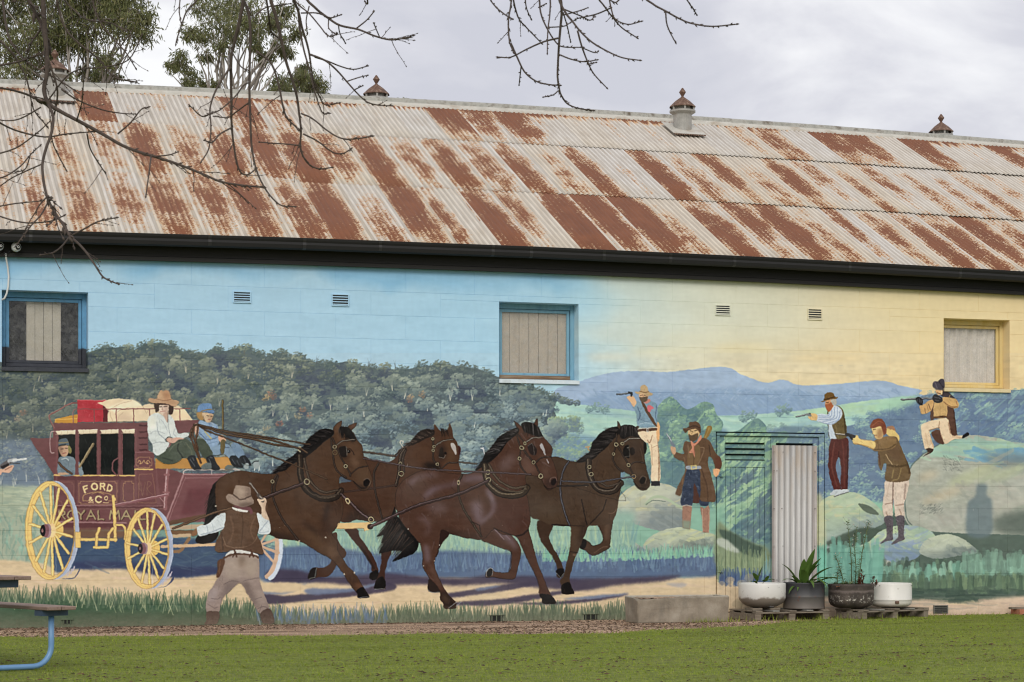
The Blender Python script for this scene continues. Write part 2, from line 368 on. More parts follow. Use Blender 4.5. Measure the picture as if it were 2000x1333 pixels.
def lerp(a, b, t): return np.asarray(a, np.float32)*(1-t)+np.asarray(b, np.float32)*t
def paint_background(P):
    rng = P.rng
    H, W = P.H, P.W
    X = (np.arange(W)+MX0)[None, :, None].astype(np.float32); Y = (np.arange(H)+MY0)[:, None, None].astype(np.float32)
    wob = (P.noise(W, H, 160, 60)*60+P.noise(W, H, 50, 30)*18)[..., None]
    # --- painted sky: blue on the left, washing out to cream and gold on the right
    ks = [(-300, (163, 196, 221)), (700, (165, 199, 222)), (980, (163, 200, 224)), (1120, (170, 205, 223)), (1230, (196, 210, 208)), (1400, (207, 211, 198)),
          (1600, (216, 207, 180)), (1800, (223, 206, 166)), (2000, (226, 205, 162)), (2300, (226, 205, 162))]
    xs = np.clip(X+wob*.8, -299, 2299)[..., 0]
    for c in range(3): P.img[..., c] = np.interp(xs, [k[0] for k in ks], [k[1][c] for k in ks])
    low = np.clip((Y-620)/130, 0, 1)*np.clip((X-1150)/300, 0, 1)
    P.img += (np.array([228, 200, 150], np.float32)-P.img)*low*.55
    # darker blue brushed unevenly along the top of the wall
    ytop = 506+(X-0)*.0342
    t = np.clip(1-(Y-ytop-6-P.noise(W, H, 70, 400)[..., None]*20-P.noise(W, H, 22, 400)[..., None]*6)/26, 0, 1)*np.clip((1190-X)/160, 0, 1)*(.55+.4*P.noise(W, H, 110, 400)[..., None])
    P.img += (np.array([118, 172, 212], np.float32)-P.img)*np.clip(t, 0, 1)*.85
    P.img += (P.noise(W, H, 60, 14)*3+P.noise(W, H, 12, 5)*2+P.noise(W, H, 5, 14)*1.5)[..., None]
    P.V(0, 0, 1)
    # thin warm cloud streaks
    for (x, y, l, c) in [(1190, 698, 90, (226, 214, 186)), (1300, 690, 140, (222, 216, 186)), (1450, 680, 120, (226, 212, 170)), (1620, 700, 160, (232, 204, 150)), (1370, 660, 150, (214, 213, 192))]:
        P.ell(x, y, l*.5, 7, c, .6, soft=6)
    # --- far mountains
    r = P.poly([(1120, 750), (1180, 731), (1235, 725), (1300, 727), (1350, 722), (1398, 717), (1425, 719), (1448, 732), (1475, 742), (1500, 748), (1530, 742), (1562, 753), (1610, 752), (1660, 748), (1722, 744), (1760, 754), (1800, 762), (1835, 775), (2240, 780), (2240, 850), (1090, 850), (1080, 770)], (154, 176, 206))
    P.setclip(r)
    P.dabs(500, (1090, 720, 1850, 800), [(150, 172, 205), (162, 183, 212), (148, 170, 200)], 26, 6, .25, .3, .35)
    P.poly([(1090, 800), (1140, 780), (1200, 764), (1260, 760), (1330, 764), (1420, 758), (1500, 764), (1540, 762), (1600, 772), (1680, 778), (1760, 786), (1760, 850), (1090, 850)], (134, 160, 194), soft=2)
    P.dabs(700, (1130, 760, 1760, 815), [(128, 153, 188), (145, 169, 198), (138, 163, 192)], 16, 4, .6, .4, .5)
    P.dabs(220, (1260, 752, 1720, 782), [(160, 180, 206), (150, 172, 204)], 9, 2.5, -.5, .5, .5)
    P.setclip(None)
    # --- pale green fields
    r = P.poly([(1040, 800), (1064, 784), (1100, 786), (1160, 794), (1230, 802), (1290, 812), (1420, 812), (1500, 808), (1580, 800), (1660, 788), (1720, 780), (1790, 778), (1800, 830), (1700, 900), (1040, 930)], (163, 199, 190))
    P.setclip(r)
    P.dabs(500, (1050, 780, 1760, 900), [(150, 190, 182), (172, 206, 194), (184, 214, 196), (150, 188, 190)], 40, 7, .12, .15, .5)
    P.poly([(1130, 800), (1200, 806), (1260, 820), (1180, 812)], (140, 172, 186), a=.7, soft=2)
    P.poly([(1540, 830), (1600, 822), (1570, 836)], (140, 175, 190), a=.7, soft=2)
    P.dabs(120, (1540, 785, 1760, 815), [(170, 205, 170), (178, 210, 180)], 30, 6, -.15, .1, .5)
    P.setclip(None)
    for x, y, s in [(1151, 799, 8), (1166, 796, 9), (1182, 800, 9), (1452, 814, 11), (1469, 812, 9), (1522, 804, 10), (1536, 800, 10)]:
        P.seg(x-MX0, y+s-MY0, x+14-MX0, y+s+2-MY0, 4, 2, (130, 160, 175), .5)
        P.clump(x, y, s, (88, 112, 128), (108, 136, 140), (140, 168, 150), 26, 1.1)
    # --- left wooded hill
    tl = [(-240, 690), (60, 712), (120, 700), (165, 692), (200, 680), (240, 678), (262, 684), (285, 672), (312, 671), (335, 676), (352, 690), (372, 684), (390, 700), (411, 682), (440, 686), (478, 676), (500, 688), (520, 696), (548, 690), (562, 698), (582, 694), (605, 705), (640, 712), (680, 706), (700, 714), (740, 720), (790, 722), (830, 715), (868, 712), (905, 716), (938, 722), (968, 735), (1005, 748), (1040, 756), (1068, 772), (1088, 782), (1080, 800), (1090, 820), (1075, 850), (1060, 880), (1000, 960), (400, 1010), (90, 990), (-240, 985)]
    r = P.poly(tl, (82, 95, 99), sm=0); forest = r
    P.setclip(None)
    # treetops breaking the skyline
    top = tl[1:36]
    for i in range(len(top)-1):
        for _ in range(4):
            t = rng.rand(); x = top[i][0]*(1-t)+top[i+1][0]*t; y = top[i][1]*(1-t)+top[i+1][1]*t
            s = rng.uniform(5, 12)
            P.clump(x, y+rng.uniform(-3, 6), s, (66, 80, 86), (86, 100, 98), (112, 122, 112), 16, .9)
    for x, y in [(580, 702), (690, 710), (752, 716), (250, 680), (478, 680), (298, 672), (860, 712)]:
        P.clump(x, y, 12, (78, 92, 94), (120, 130, 116), (150, 156, 136), 22, .7); P.trunk(x, y+14, 14, (90, 90, 84), 1.2)
    for x, y in [(618, 710), (720, 716), (772, 720)]: P.trunk(x, y, 16, (74, 78, 82), 1.1)
    for yy in np.arange(694, 980, 8):
        n = 105
        for _ in range(n):
            x = rng.uniform(-235, 1085); y = yy+rng.uniform(-7, 7)
            yt = np.interp(x, [p[0] for p in top], [p[1] for p in top])
            if y < yt+6: continue
            if x > 1000 and y > 930-(x-1000)*.9: continue
            pat = np.sin(x*.021+y*.03)+np.sin(x*.047-y*.051+1.3)+rng.uniform(-1, 1)
            blue = np.clip((y-770)/140+(x-450)/700, 0, 1)
            if pat < -.8:
                d, m, l = (58, 68, 88), (66, 76, 90), (76, 88, 96); a = 8
            elif pat < .35:
                d, m, l = (58, 70, 80), lerp((82, 94, 86), (90, 110, 124), blue), lerp((104, 115, 102), (114, 134, 140), blue)
            else:
                d, m, l = (60, 73, 86), lerp((96, 106, 96), (104, 124, 132), blue), lerp((136, 142, 126), (146, 162, 160), blue)
            P.clump(x, y, rng.uniform(6, 13), d, m, l, 11, .75)
    # isolated pale crowns with white stems
    for _ in range(520):
        x = rng.uniform(-200, 1075); y = rng.uniform(700, 935); yt = np.interp(x, [p[0] for p in top], [p[1] for p in top])
        if y < yt+18 or (x > 1000 and y > 925-(x-1000)*.9): continue
        blue = np.clip((y-770)/140+(x-450)/700, 0, 1)
        lum = rng.uniform(.35, 1.)
        P.clump(x, y, rng.uniform(10, 19), lerp((78, 90, 92), (88, 108, 122), blue), lerp((84, 96, 94), lerp((116, 124, 112), (126, 146, 150), blue), lum), lerp((96, 108, 102), lerp((152, 157, 140), (160, 176, 170), blue), lum), 26, .66)
        if rng.rand() < .22: P.trunk(x+rng.uniform(-3, 3), y+16, 17, lerp((172, 166, 148), (190, 196, 190), blue), 1.3)
    # autumn leaves and figures half hidden in the bush
    for x, y, c in [(524, 772, (176, 144, 92)), (530, 768, (134, 78, 66)), (518, 778, (176, 144, 92)), (534, 776, (110, 66, 58)), (590, 800, (150, 90, 65)), (582, 812, (176, 160, 116)), (604, 812, (160, 104, 84)), (545, 828, (150, 80, 66)), (520, 836, (176, 166, 130)), (800, 780, (150, 86, 70)), (824, 770, (170, 130, 90)), (45, 806, (150, 104, 84)), (33, 818, (176, 156, 130)), (800, 776, (180, 150, 110)), (508, 850, (180, 176, 150))]:
        c = lerp(c, (120, 112, 104), .42); P.clump(x, y, 7.5, lerp(c, (80, 80, 80), .5), c, lerp(c, (200, 196, 176), .3), 14, .9)
    # lighter blue scrub low on the left and the pale paddock below it
    r = P.poly([(-240, 870), (40, 860), (70, 880), (95, 930), (100, 1000), (-240, 960)], (108, 124, 142), soft=4)
    for _ in range(90):
        P.clump(rng.uniform(-220, 95), rng.uniform(868, 948), rng.uniform(7, 12), (84, 98, 122), (122, 136, 142), (158, 164, 152), 16, .9)
    for _ in range(22): P.trunk(rng.uniform(-200, 95), rng.uniform(900, 955), 22, (186, 190, 186), 1.3)
    r = P.poly([(-240, 952), (20, 950), (110, 958), (200, 990), (200, 1120), (-240, 1120)], (160, 172, 152), soft=3)
    P.setclip(r)
    P.dabs(700, (-240, 950, 200, 1010), [(150, 164, 146), (172, 182, 156), (140, 158, 142), (180, 186, 162)], 30, 4, .05, .12, .6)
    P.dabs(700, (-240, 1000, 200, 1110), [(128, 158, 144), (110, 146, 136), (146, 168, 150), (140, 186, 168), (120, 150, 140)], 18, 5, 1.5, .5, .5)
    P.setclip(None)
    # --- right of the hill: dark scrub edge, bushes, slope
    for x, y, s in [(1020, 770, 18), (1045, 776, 16), (1062, 790, 13), (1085, 776, 10), (1100, 783, 10), (1112, 786, 8), (1126, 788, 7)]:
        P.clump(x, y, s, (62, 76, 96), (92, 108, 112), (128, 142, 130), 40, .8)
    r = P.poly([(1080, 905), (1085, 862), (1120, 848), (1180, 856), (1230, 850), (1300, 850), (1420, 840), (1420, 1000), (1080, 1000)], (118, 150, 170), soft=3)
    for _ in range(150):
        x = rng.uniform(1066, 1260); y = rng.uniform(848, 930)
        P.clump(x, y, rng.uniform(7, 13), (104, 128, 164), (126, 158, 150), (166, 190, 140), 22, .9)
    for _ in range(46):
        x = rng.uniform(1074, 1134); y = rng.uniform(815, 838)+(x-1074)*.06
        P.clump(x, y, rng.uniform(6, 9), (98, 118, 144), (118, 142, 132), (160, 178, 130), 20, .9)
    for x, y in [(1070, 850), (1058, 868), (1085, 838)]: P.clump(x, y, 22, (72, 88, 112), (112, 130, 136), (150, 168, 150), 60, .8)
    # blue green scrub over and beside the door
    r = P.poly([(1420, 852), (1500, 846), (1530, 832), (1600, 834), (1680, 846), (1680, 1010), (1600, 1200), (1500, 1200), (1480, 1000)], (108, 134, 150), sm=0, soft=1)
    for _ in range(150):
        x = rng.uniform(1495, 1640); y = rng.uniform(836, 1060)
        P.clump(x, y, rng.uniform(8, 14), (100, 124, 158), (122, 150, 158), (154, 184, 166), 18, .9)
    # --- broad bright green bush behind the men and over the door
    g0, g1, g2, g3 = (100, 130, 138), (120, 154, 134), (142, 180, 150), (172, 204, 166)
    r = P.poly([(1195, 990), (1215, 940), (1262, 860), (1272, 815), (1296, 782), (1312, 776), (1330, 792), (1345, 800), (1372, 786), (1392, 790), (1398, 808), (1412, 826), (1410, 845), (1440, 842), (1462, 826), (1480, 818), (1496, 832), (1500, 846), (1540, 846), (1525, 900), (1520, 1010), (1518, 1080), (1420, 1080), (1400, 1000), (1340, 1000), (1300, 960), (1240, 960)], (110, 142, 140))
    P.setclip(r)
    for _ in range(420):
        x = rng.uniform(1195, 1530); y = rng.uniform(776, 1060)
        pat = np.sin(x*.043+y*.06)+np.sin(x*.09-y*.035)+rng.uniform(-.8, .8)
        if pat > -.1: P.clump(x, y, rng.uniform(10, 19), g0, g1 if pat < .8 else g2, g2 if pat < .8 else g3, 16, .9)
        else: P.clump(x, y, rng.uniform(9, 16), (82, 112, 128), (90, 122, 130), (104, 140, 132), 12, .9)
    P.dabs(110, (1195, 780, 1530, 1060), [(132, 172, 142), (144, 184, 152), (154, 192, 156)], 26, 6, -.7, .35, .6)
    P.dabs(60, (1290, 860, 1510, 1060), [(86, 114, 130), (80, 108, 124)], 26, 9, -.7, .35, .6)
    for x0, y0, x1, y1, w, n, cs in [(1402, 1000, 1510, 880, 22, 90, (g3, g2)), (1402, 920, 1490, 858, 18, 70, (g2, g1, g3)), (1410, 1040, 1508, 935, 16, 60, (g3, g2)), (1466, 1040, 1512, 975, 13, 36, (g2, g1)), (1404, 872, 1440, 848, 12, 24, (g2, g3)), (1424, 960, 1450, 940, 12, 16, ((98, 122, 136),)), (1450, 945, 1472, 924, 10, 14, ((98, 122, 136),)), (1450, 1055, 1510, 1000, 24, 70, ((94, 118, 132), (102, 126, 136))), (1478, 985, 1512, 952, 10, 22, ((98, 122, 136),))]:
        for _ in range(n):
            t = rng.rand(); x = x0+(x1-x0)*t+rng.uniform(-w, w)*.7; y = y0+(y1-y0)*t+rng.uniform(-w, w)*.7; L = rng.uniform(8, 20); q = -.75+rng.uniform(-.4, .4)
            P.seg(x-MX0, y-MY0, x+L*np.cos(q)-MX0, y+L*np.sin(q)-MY0, rng.uniform(4, 8), 2.5, np.array(cs[rng.randint(len(cs))], float)*.97+rng.uniform(-8, 8), .75)
    P.setclip(None)
    P.poly([(1222, 905), (1300, 900), (1340, 925), (1345, 955), (1290, 962), (1230, 950)], (92, 122, 132), a=.7, soft=5)
    # --- blue green hillside on the right
    hill = [(1590, 850), (1625, 838), (1660, 832), (1690, 818), (1710, 806), (1740, 798), (1775, 786), (1800, 774), (1835, 768), (1880, 764), (1940, 768), (1990, 762), (2240, 758), (2240, 930), (1990, 900), (1880, 880), (1770, 1000), (1590, 1000)]
    r = P.poly(hill, (104, 126, 154))
    for x, y in hill[1:12]:
        for _ in range(5): P.clump(x+rng.uniform(-20, 20), y+rng.uniform(-2, 8), rng.uniform(5, 9), (104, 130, 164), (128, 160, 168), (156, 190, 172), 16, .9)
    P.setclip(r)
    for _ in range(640):
        x = rng.uniform(1590, 2240); y = rng.uniform(764, 990)
        pat = np.sin(x*.035+y*.045)+np.sin(x*.07-y*.05)+rng.uniform(-.9, .9)
        if pat > -.1: P.clump(x, y, rng.uniform(8, 14), (98, 122, 152), (134, 166, 168), (168, 198, 176), 20, .9)
        else: P.clump(x, y, rng.uniform(8, 12), (90, 112, 146), (100, 124, 154), (116, 142, 164), 10, .9)
    P.dabs(130, (1850, 770, 2240, 870), [(140, 178, 178), (128, 164, 176), (150, 186, 180)], 26, 5, -.75, .25, .55)
    P.dabs(60, (1850, 780, 2240, 870), [(96, 120, 162)], 26, 7, -.75, .25, .6)
    P.setclip(None)
    P.poly([(1706, 800), (1730, 782), (1770, 776), (1800, 778), (1770, 792), (1740, 800)], (160, 200, 176), a=.9, soft=3)
    P.poly([(1640, 975), (1690, 978), (1760, 990), (1760, 1016), (1700, 1010)], (140, 190, 165), soft=2)
    # --- rocks
    def rock(pts, base, hi, lo, n=60, ang=-.3, warm=None):
        r = P.poly(pts, base, grain=10); P.setclip(r); p = np.array(pts); x0, y0 = p.min(0); x1, y1 = p.max(0); w_, h_ = x1-x0, y1-y0
        P.ell(x0+w_*.40, y0+h_*.22, w_*.42, h_*.32, lerp(hi, (215, 214, 200), .25), .75, soft=h_*.13); P.ell(x0+w_*.78, y0+h_*.80, w_*.38, h_*.34, lerp(lo, (80, 92, 92), .35), .7, soft=h_*.13); P.ell(x0+w_*.3, y0+h_*1.0, w_*.4, h_*.2, lo, .5, soft=h_*.1)
        P.dabs(n, (x0-10, y0, x1, y0+(y1-y0)*.55), [hi, lerp(hi, base, .4), lerp(hi, base, .7)]+([warm] if warm else []), (x1-x0)*.16, 8, ang, .45, .55)
        P.dabs(n//2, (x0+(x1-x0)*.45, y0+(y1-y0)*.4, x1, y1), [lo, lerp(lo, base, .5)], (x1-x0)*.15, 8, .45, .35, .5)
        P.dabs(n//3, (x0, y0, x1, y1), [lerp(lo, base, .3)], (x1-x0)*.1, 1.6, .3, .5, .5)
        P.setclip(None)
    # ground under the rocks
    P.poly([(1180, 1005), (1240, 985), (1420, 990), (1420, 1130), (1180, 1130)], (132, 176, 156), sm=0, soft=6)
    P.poly([(1600, 1010), (1780, 1000), (2240, 1020), (2240, 1175), (1600, 1175)], (84, 100, 92), sm=0, soft=4)
    rock([(1196, 1000), (1212, 968), (1240, 948), (1285, 944), (1312, 950), (1335, 968), (1345, 1000), (1345, 1030), (1320, 1042), (1260, 1030), (1200, 1010)], (163, 168, 160), (190, 196, 168), (120, 134, 140), warm=(196, 192, 150))
    P.line([(1262, 985), (1275, 972), (1296, 972), (1320, 986), (1338, 996)], 5, (168, 184, 156), .9, sm=1); P.line([(1262, 986), (1276, 978), (1300, 980)], 1.5, (96, 110, 104), .8, sm=1)
    rock([(1255, 1078), (1262, 1056), (1290, 1038), (1330, 1030), (1370, 1038), (1400, 1048), (1402, 1082), (1330, 1092), (1270, 1090)], (150, 162, 152), (186, 196, 164), (104, 116, 112), warm=(196, 200, 150))
    rock([(1120, 1078), (1135, 1050), (1165, 1040), (1200, 1042), (1240, 1060), (1270, 1090), (1200, 1100), (1130, 1096)], (160, 170, 166), (186, 190, 158), (116, 130, 142), warm=(190, 180, 130))
    rock([(1030, 1040), (1060, 1020), (1110, 1018), (1110, 1075), (1040, 1080)], (150, 170, 168), (176, 186, 166), (120, 140, 150), 30)
    P.ell(1038, 1033, 7, 5, (196, 178, 110), .9, soft=1)
    big = [(1766, 1010), (1768, 960), (1776, 918), (1800, 890), (1835, 868), (1872, 853), (1900, 850), (1950, 856), (2000, 866), (2240, 884), (2240, 1050), (1990, 1045), (1840, 1040), (1786, 1030)]
    P.poly([(x, y-7) for x, y in big], (92, 112, 146), a=.55, soft=4)
    r = P.poly(big, (166, 169, 158), grain=12); P.setclip(r)
    P.dabs(160, (1770, 850, 2240, 890), [(158, 190, 170), (166, 198, 170), (150, 184, 174)], 60, 10, .1, .25, .75)
    P.dabs(60, (1880, 876, 2020, 900), [(112, 164, 196), (124, 170, 190), (100, 150, 186)], 40, 8, .1, .3, .6)
    P.poly([(1920, 892), (1970, 886), (2100, 900), (2100, 935), (1960, 915)], (112, 122, 128), a=.75, soft=7)
    P.dabs(60, (1890, 905, 2240, 1000), [(166, 178, 150), (150, 166, 146), (176, 170, 150)], 60, 9, -.35, .3, .45)
    for x, y, rx, ry, c in [(1900, 930, 50, 12, (180, 186, 150)), (1965, 925, 40, 10, (176, 184, 150)), (1840, 968, 44, 9, (190, 174, 148)), (1812, 930, 22, 9, (184, 170, 146)), (1960, 985, 50, 22, (178, 176, 166)), (1860, 1010, 50, 16, (172, 172, 164)), (1990, 950, 40, 20, (170, 172, 164))]: P.ell(x, y, rx, ry, c, .7, rot=-.35, soft=5)
    P.dabs(90, (1780, 940, 1990, 1040), [(152, 156, 148), (182, 180, 170), (172, 168, 158)], 22, 8, .8, .6, .4)
    P.dabs(120, (1840, 890, 1880, 920), [(96, 100, 98)], 5, 1.2, .6, .6, .5); P.dabs(110, (1795, 985, 1840, 1005), [(96, 100, 98)], 6, 1.2, -.6, .4, .45)
    P.poly([(1975, 1000), (2240, 985), (2240, 1050), (1965, 1045)], (86, 98, 92), a=.85, soft=6)
    P.setclip(None)
    P.line([(1880, 853), (1835, 868), (1800, 890), (1776, 918), (1768, 960), (1770, 1010), (1786, 1032)], 2.2, (88, 104, 100), .75, sm=1)
    rock([(1596, 1052), (1600, 985), (1632, 966), (1668, 962), (1696, 975), (1722, 998), (1728, 1020), (1700, 1034), (1660, 1040), (1640, 1060), (1610, 1072)], (158, 176, 160), (176, 196, 158), (130, 146, 160), warm=(200, 196, 156))
    P.poly([(1676, 984), (1700, 990), (1716, 1006), (1690, 1000)], (84, 96, 84), a=.9); P.poly([(1612, 1062), (1650, 1042), (1690, 1030), (1730, 1040), (1690, 1058), (1640, 1070)], (74, 88, 78), a=.95, soft=1)
    rock([(1628, 1100), (1640, 1075), (1690, 1062), (1720, 1038), (1760, 1026), (1800, 1030), (1826, 1046), (1806, 1062), (1790, 1090), (1720, 1108)], (152, 176, 160), (184, 200, 156), (120, 142, 180), 80, warm=(140, 156, 190))
    rock([(1796, 1080), (1808, 1056), (1840, 1044), (1870, 1048), (1896, 1064), (1908, 1080), (1870, 1086), (1830, 1092)], (166, 174, 162), (186, 194, 170), (104, 118, 120), 50)
    rock([(1626, 1130), (1640, 1102), (1700, 1092), (1740, 1098), (1720, 1122), (1670, 1134)], (158, 164, 160), (196, 194, 150), (120, 138, 160), 40)
    x0, y0, m = forest; X2 = (np.arange(m.shape[1])+x0+MX0)[None, :, None]; P.img[y0:y0+m.shape[0], x0:x0+m.shape[1]] *= 1+.11*np.clip((X2-200)/300., 0, 1)*np.clip((1095-X2)/40., 0, 1)*np.clip(m, 0, 1)[..., None]
    P.poly([(1416, 866), (1494, 866), (1494, 900), (1416, 900)], (70, 100, 108), 0, .5)
    P.mute(690, .1)
    # painted shadow of a watcher on the big rock
    P.poly([(1906, 950), (1918, 945), (1928, 950), (1926, 966), (1936, 976), (1938, 1000), (1934, 1046), (1890, 1046), (1888, 1000), (1892, 980), (1906, 968)], (100, 116, 124), a=.8, soft=2)

def grass(P, x0, x1, yf, h, cols, n, w=3.2, a=.8, spread=.3, tp=.3):
    for _ in range(n):
        x = P.rng.uniform(x0, x1); y = yf(x)+P.rng.uniform(-h*.3, h*.3); L = h*P.rng.uniform(.5, 1.2); t = -1.57+P.rng.uniform(-spread, spread)
        c = np.array(cols[P.rng.randint(len(cols))], float)+P.rng.uniform(-5, 5)
        P.seg(x-MX0, y-MY0, x+L*np.cos(t)-MX0, y+L*np.sin(t)-MY0, w, w*tp, c, a*P.rng.uniform(.5, 1))
def paint_foreground(P):
    rng = P.rng
    P.V(0, 0, 1)
    sand, sh, shb = (207, 187, 154), (66, 60, 78), (108, 120, 146)
    # teal grass behind the team, then blue shade, then the road
    P.poly([(420, 985), (1110, 990), (1240, 1000), (1240, 1110), (420, 1110)], (140, 170, 158), sm=0, soft=5)
    grass(P, 430, 1240, lambda x: 1065, 40, [(150, 182, 164), (132, 166, 156), (160, 192, 168), (120, 156, 156), (174, 196, 160)], 900, 4, .6)
    grass(P, 1100, 1420, lambda x: 1098, 26, [(128, 178, 158), (140, 192, 168), (120, 164, 150), (110, 130, 110)], 420, 4, .75)
    P.poly([(100, 985), (520, 985), (520, 1075), (100, 1075)], (118, 150, 142), sm=0, soft=2)
    P.poly([(100, 1045), (330, 1052), (520, 1060), (520, 1150), (100, 1130)], (66, 84, 108), sm=0, soft=3)
    P.dabs(260, (120, 1050, 530, 1130), [(72, 92, 116), (58, 72, 100), (84, 102, 118)], 26, 5, .05, .4, .5)
    # road
    P.poly([(-240, 1092), (60, 1098), (110, 1118), (160, 1112), (245, 1110), (340, 1128), (420, 1122), (520, 1124), (700, 1118), (900, 1116), (1100, 1120), (1300, 1128), (1360, 1128), (1400, 1122), (1440, 1125), (1480, 1150), (1430, 1215), (-240, 1210)], sand, soft=1, grain=9)
    P.dabs(420, (-240, 1105, 1420, 1205), [(214, 194, 160), (198, 178, 148), (206, 184, 158), (216, 190, 166)], 46, 5, .03, .1, .45)
    # shade thrown by the coach
    P.poly([(140, 1112), (160, 1100), (260, 1104), (330, 1112), (420, 1116), (436, 1060), (120, 1050), (118, 1090)], (62, 80, 106), soft=1)
    P.poly([(150, 1098), (250, 1098), (330, 1106), (420, 1108), (420, 1122), (330, 1128), (245, 1112), (160, 1112)], (54, 62, 92), soft=2)
    P.dabs(160, (140, 1050, 430, 1110), [(74, 94, 118), (58, 74, 102), (84, 104, 118)], 24, 4, .05, .5, .4)
    # blue scrub shade and purple shadows along the road
    P.poly([(520, 1078), (620, 1066), (700, 1078), (760, 1085), (850, 1076), (960, 1080), (1100, 1088), (1200, 1092), (1250, 1090), (1300, 1088), (1360, 1082), (1402, 1070), (1402, 1122), (1330, 1128), (1100, 1136), (900, 1130), (700, 1128), (520, 1140)], (88, 106, 134), soft=2)
    grass(P, 520, 1400, lambda x: 1108, 30, [(84, 104, 134), (98, 120, 150), (76, 90, 120), (112, 136, 160), (92, 112, 134)], 1000, 4, .7)
    grass(P, 1060, 1400, lambda x: 1092-max(0, x-1200)*.05, 16, [(136, 190, 166), (124, 176, 156), (150, 190, 160)], 260, 4, .8)
    P.poly([(520, 1118), (570, 1112), (640, 1128), (700, 1124), (760, 1120), (820, 1126), (900, 1130), (960, 1124), (1040, 1126), (1150, 1130), (1250, 1128), (1330, 1124), (1290, 1136), (1200, 1144), (1140, 1154), (1050, 1148), (980, 1140), (900, 1144), (800, 1142), (720, 1146), (620, 1138), (540, 1142)], sh, soft=2, a=.95)
    for pts, c in [([(515, 1160), (560, 1164), (620, 1158), (700, 1150), (760, 1138), (770, 1152), (700, 1164), (620, 1172), (540, 1180), (515, 1176)], sh), ([(600, 1150), (680, 1150), (740, 1138), (700, 1154), (610, 1162)], shb), ([(500, 1158), (560, 1152), (600, 1140), (560, 1160)], shb),
                   ([(870, 1160), (940, 1150), (1000, 1140), (1060, 1138), (1000, 1152), (930, 1162), (880, 1168)], sh), ([(880, 1178), (980, 1170), (1050, 1160), (1140, 1150), (1020, 1176), (930, 1184)], sh), ([(1000, 1178), (1080, 1176), (1160, 1168), (1228, 1160), (1180, 1172), (1080, 1182)], sh), ([(1100, 1170), (1180, 1162), (1228, 1160), (1160, 1170)], shb),
                   ([(1300, 1140), (1340, 1140), (1330, 1148)], (170, 164, 160)), ([(930, 1150), (980, 1144), (940, 1154)], shb)]:
        P.poly(pts, c, soft=1, a=.92)
    P.poly([(512, 1140), (570, 1138), (600, 1148), (560, 1158), (515, 1154)], sand, soft=1)
    # verge
    vt = lambda x: np.interp(x, [-240, 0, 60, 120, 200, 300, 380, 460, 520, 600, 680, 800, 900, 960, 1050, 1130, 1200, 1260], [1158, 1160, 1166, 1162, 1168, 1172, 1176, 1184, 1196, 1204, 1206, 1196, 1194, 1202, 1190, 1198, 1190, 1192])
    xs = np.linspace(-240, 1270, 60)
    P.poly([(x, vt(x)+6) for x in xs]+[(1270, 1262), (-240, 1262)], (62, 86, 66), sm=0, soft=2, grain=8)
    grass(P, -240, 1260, lambda x: vt(x)+14, 26, [(64, 88, 68), (74, 96, 74), (86, 106, 84), (100, 116, 96), (58, 80, 66)], 2200, 3.6, .75, .25)
    grass(P, -240, 480, lambda x: vt(x)+18, 34, [(188, 190, 152), (170, 176, 140), (150, 160, 124), (206, 204, 168)], 120, 1.6, .75, .4)
    grass(P, 500, 760, lambda x: 1214, 26, [(80, 112, 150), (92, 122, 156), (70, 100, 130)], 120, 4, .6, .3)
    grass(P, 480, 1240, lambda x: 1214, 22, [(176, 180, 150), (130, 146, 124)], 60, 1.4, .7, .4)
    # right hand verge: dark and teal tufts, sand foot
    for yb, cols, h, n in [(1118, [(74, 90, 82), (84, 100, 90), (66, 82, 76), (110, 132, 112)], 20, 420), (1130, [(122, 166, 150), (138, 180, 162), (104, 140, 126), (150, 186, 168)], 22, 260), (1150, [(84, 104, 90), (100, 122, 100), (74, 92, 80), (120, 140, 112)], 26, 460)]:
        grass(P, 1600, 2240, lambda x: yb-(0 if yb != 1130 else max(0, (x-1780))*.06), h, cols, n, 9, .7, .2, .75)
    grass(P, 1880, 2240, lambda x: 1112, 30, [(112, 142, 128), (128, 160, 144), (98, 122, 112), (138, 176, 158)], 260, 9, .6, .2, .75)
    grass(P, 1600, 1720, lambda x: 1130, 60, [(120, 170, 154), (130, 178, 162), (104, 150, 138)], 130, 10, .7, .2, .7)
    P.dabs(160, (1600, 1150, 2240, 1178), [(70, 86, 78), (78, 94, 84), (64, 80, 74)], 30, 7, .05, .2, .7)
    P.poly([(1580, 1170), (1700, 1176), (1800, 1172), (1880, 1180), (1980, 1166), (2240, 1164), (2240, 1262), (1580, 1262)], (206, 184, 162), soft=2, grain=10)
    P.dabs(120, (1600, 1172, 2240, 1200), [(190, 166, 150), (176, 160, 148), (214, 192, 172), (150, 150, 140)], 36, 4, .03, .1, .5)
    # foot of the painted door
    P.poly([(1402, 1130), (1440, 1126), (1480, 1140), (1530, 1140), (1530, 1262), (1402, 1262)], (208, 188, 158), sm=0, soft=1, grain=6)
    P.poly([(1402, 1022), (1430, 1040), (1470, 1060), (1500, 1072), (1500, 1100), (1402, 1110)], (128, 142, 116), soft=2)
    P.poly([(1404, 1036), (1430, 1040), (1462, 1058), (1492, 1072), (1480, 1090), (1440, 1076), (1420, 1060)], (78, 94, 84), soft=1); P.poly([(1402, 1052), (1420, 1054), (1446, 1078), (1430, 1078), (1402, 1064)], (176, 184, 172), soft=1)
    grass(P, 1402, 1508, lambda x: 1128, 44, [(140, 154, 120), (150, 164, 130), (124, 140, 112), (110, 128, 104)], 150, 6, .7, .2)
    grass(P, 1406, 1506, lambda x: 1138, 22, [(76, 96, 132), (88, 108, 142), (70, 86, 120)], 90, 6, .8, .2)
    grass(P, 1490, 1530, lambda x: 1130, 40, [(120, 160, 170), (140, 176, 180)], 26, 4, .7, .3)
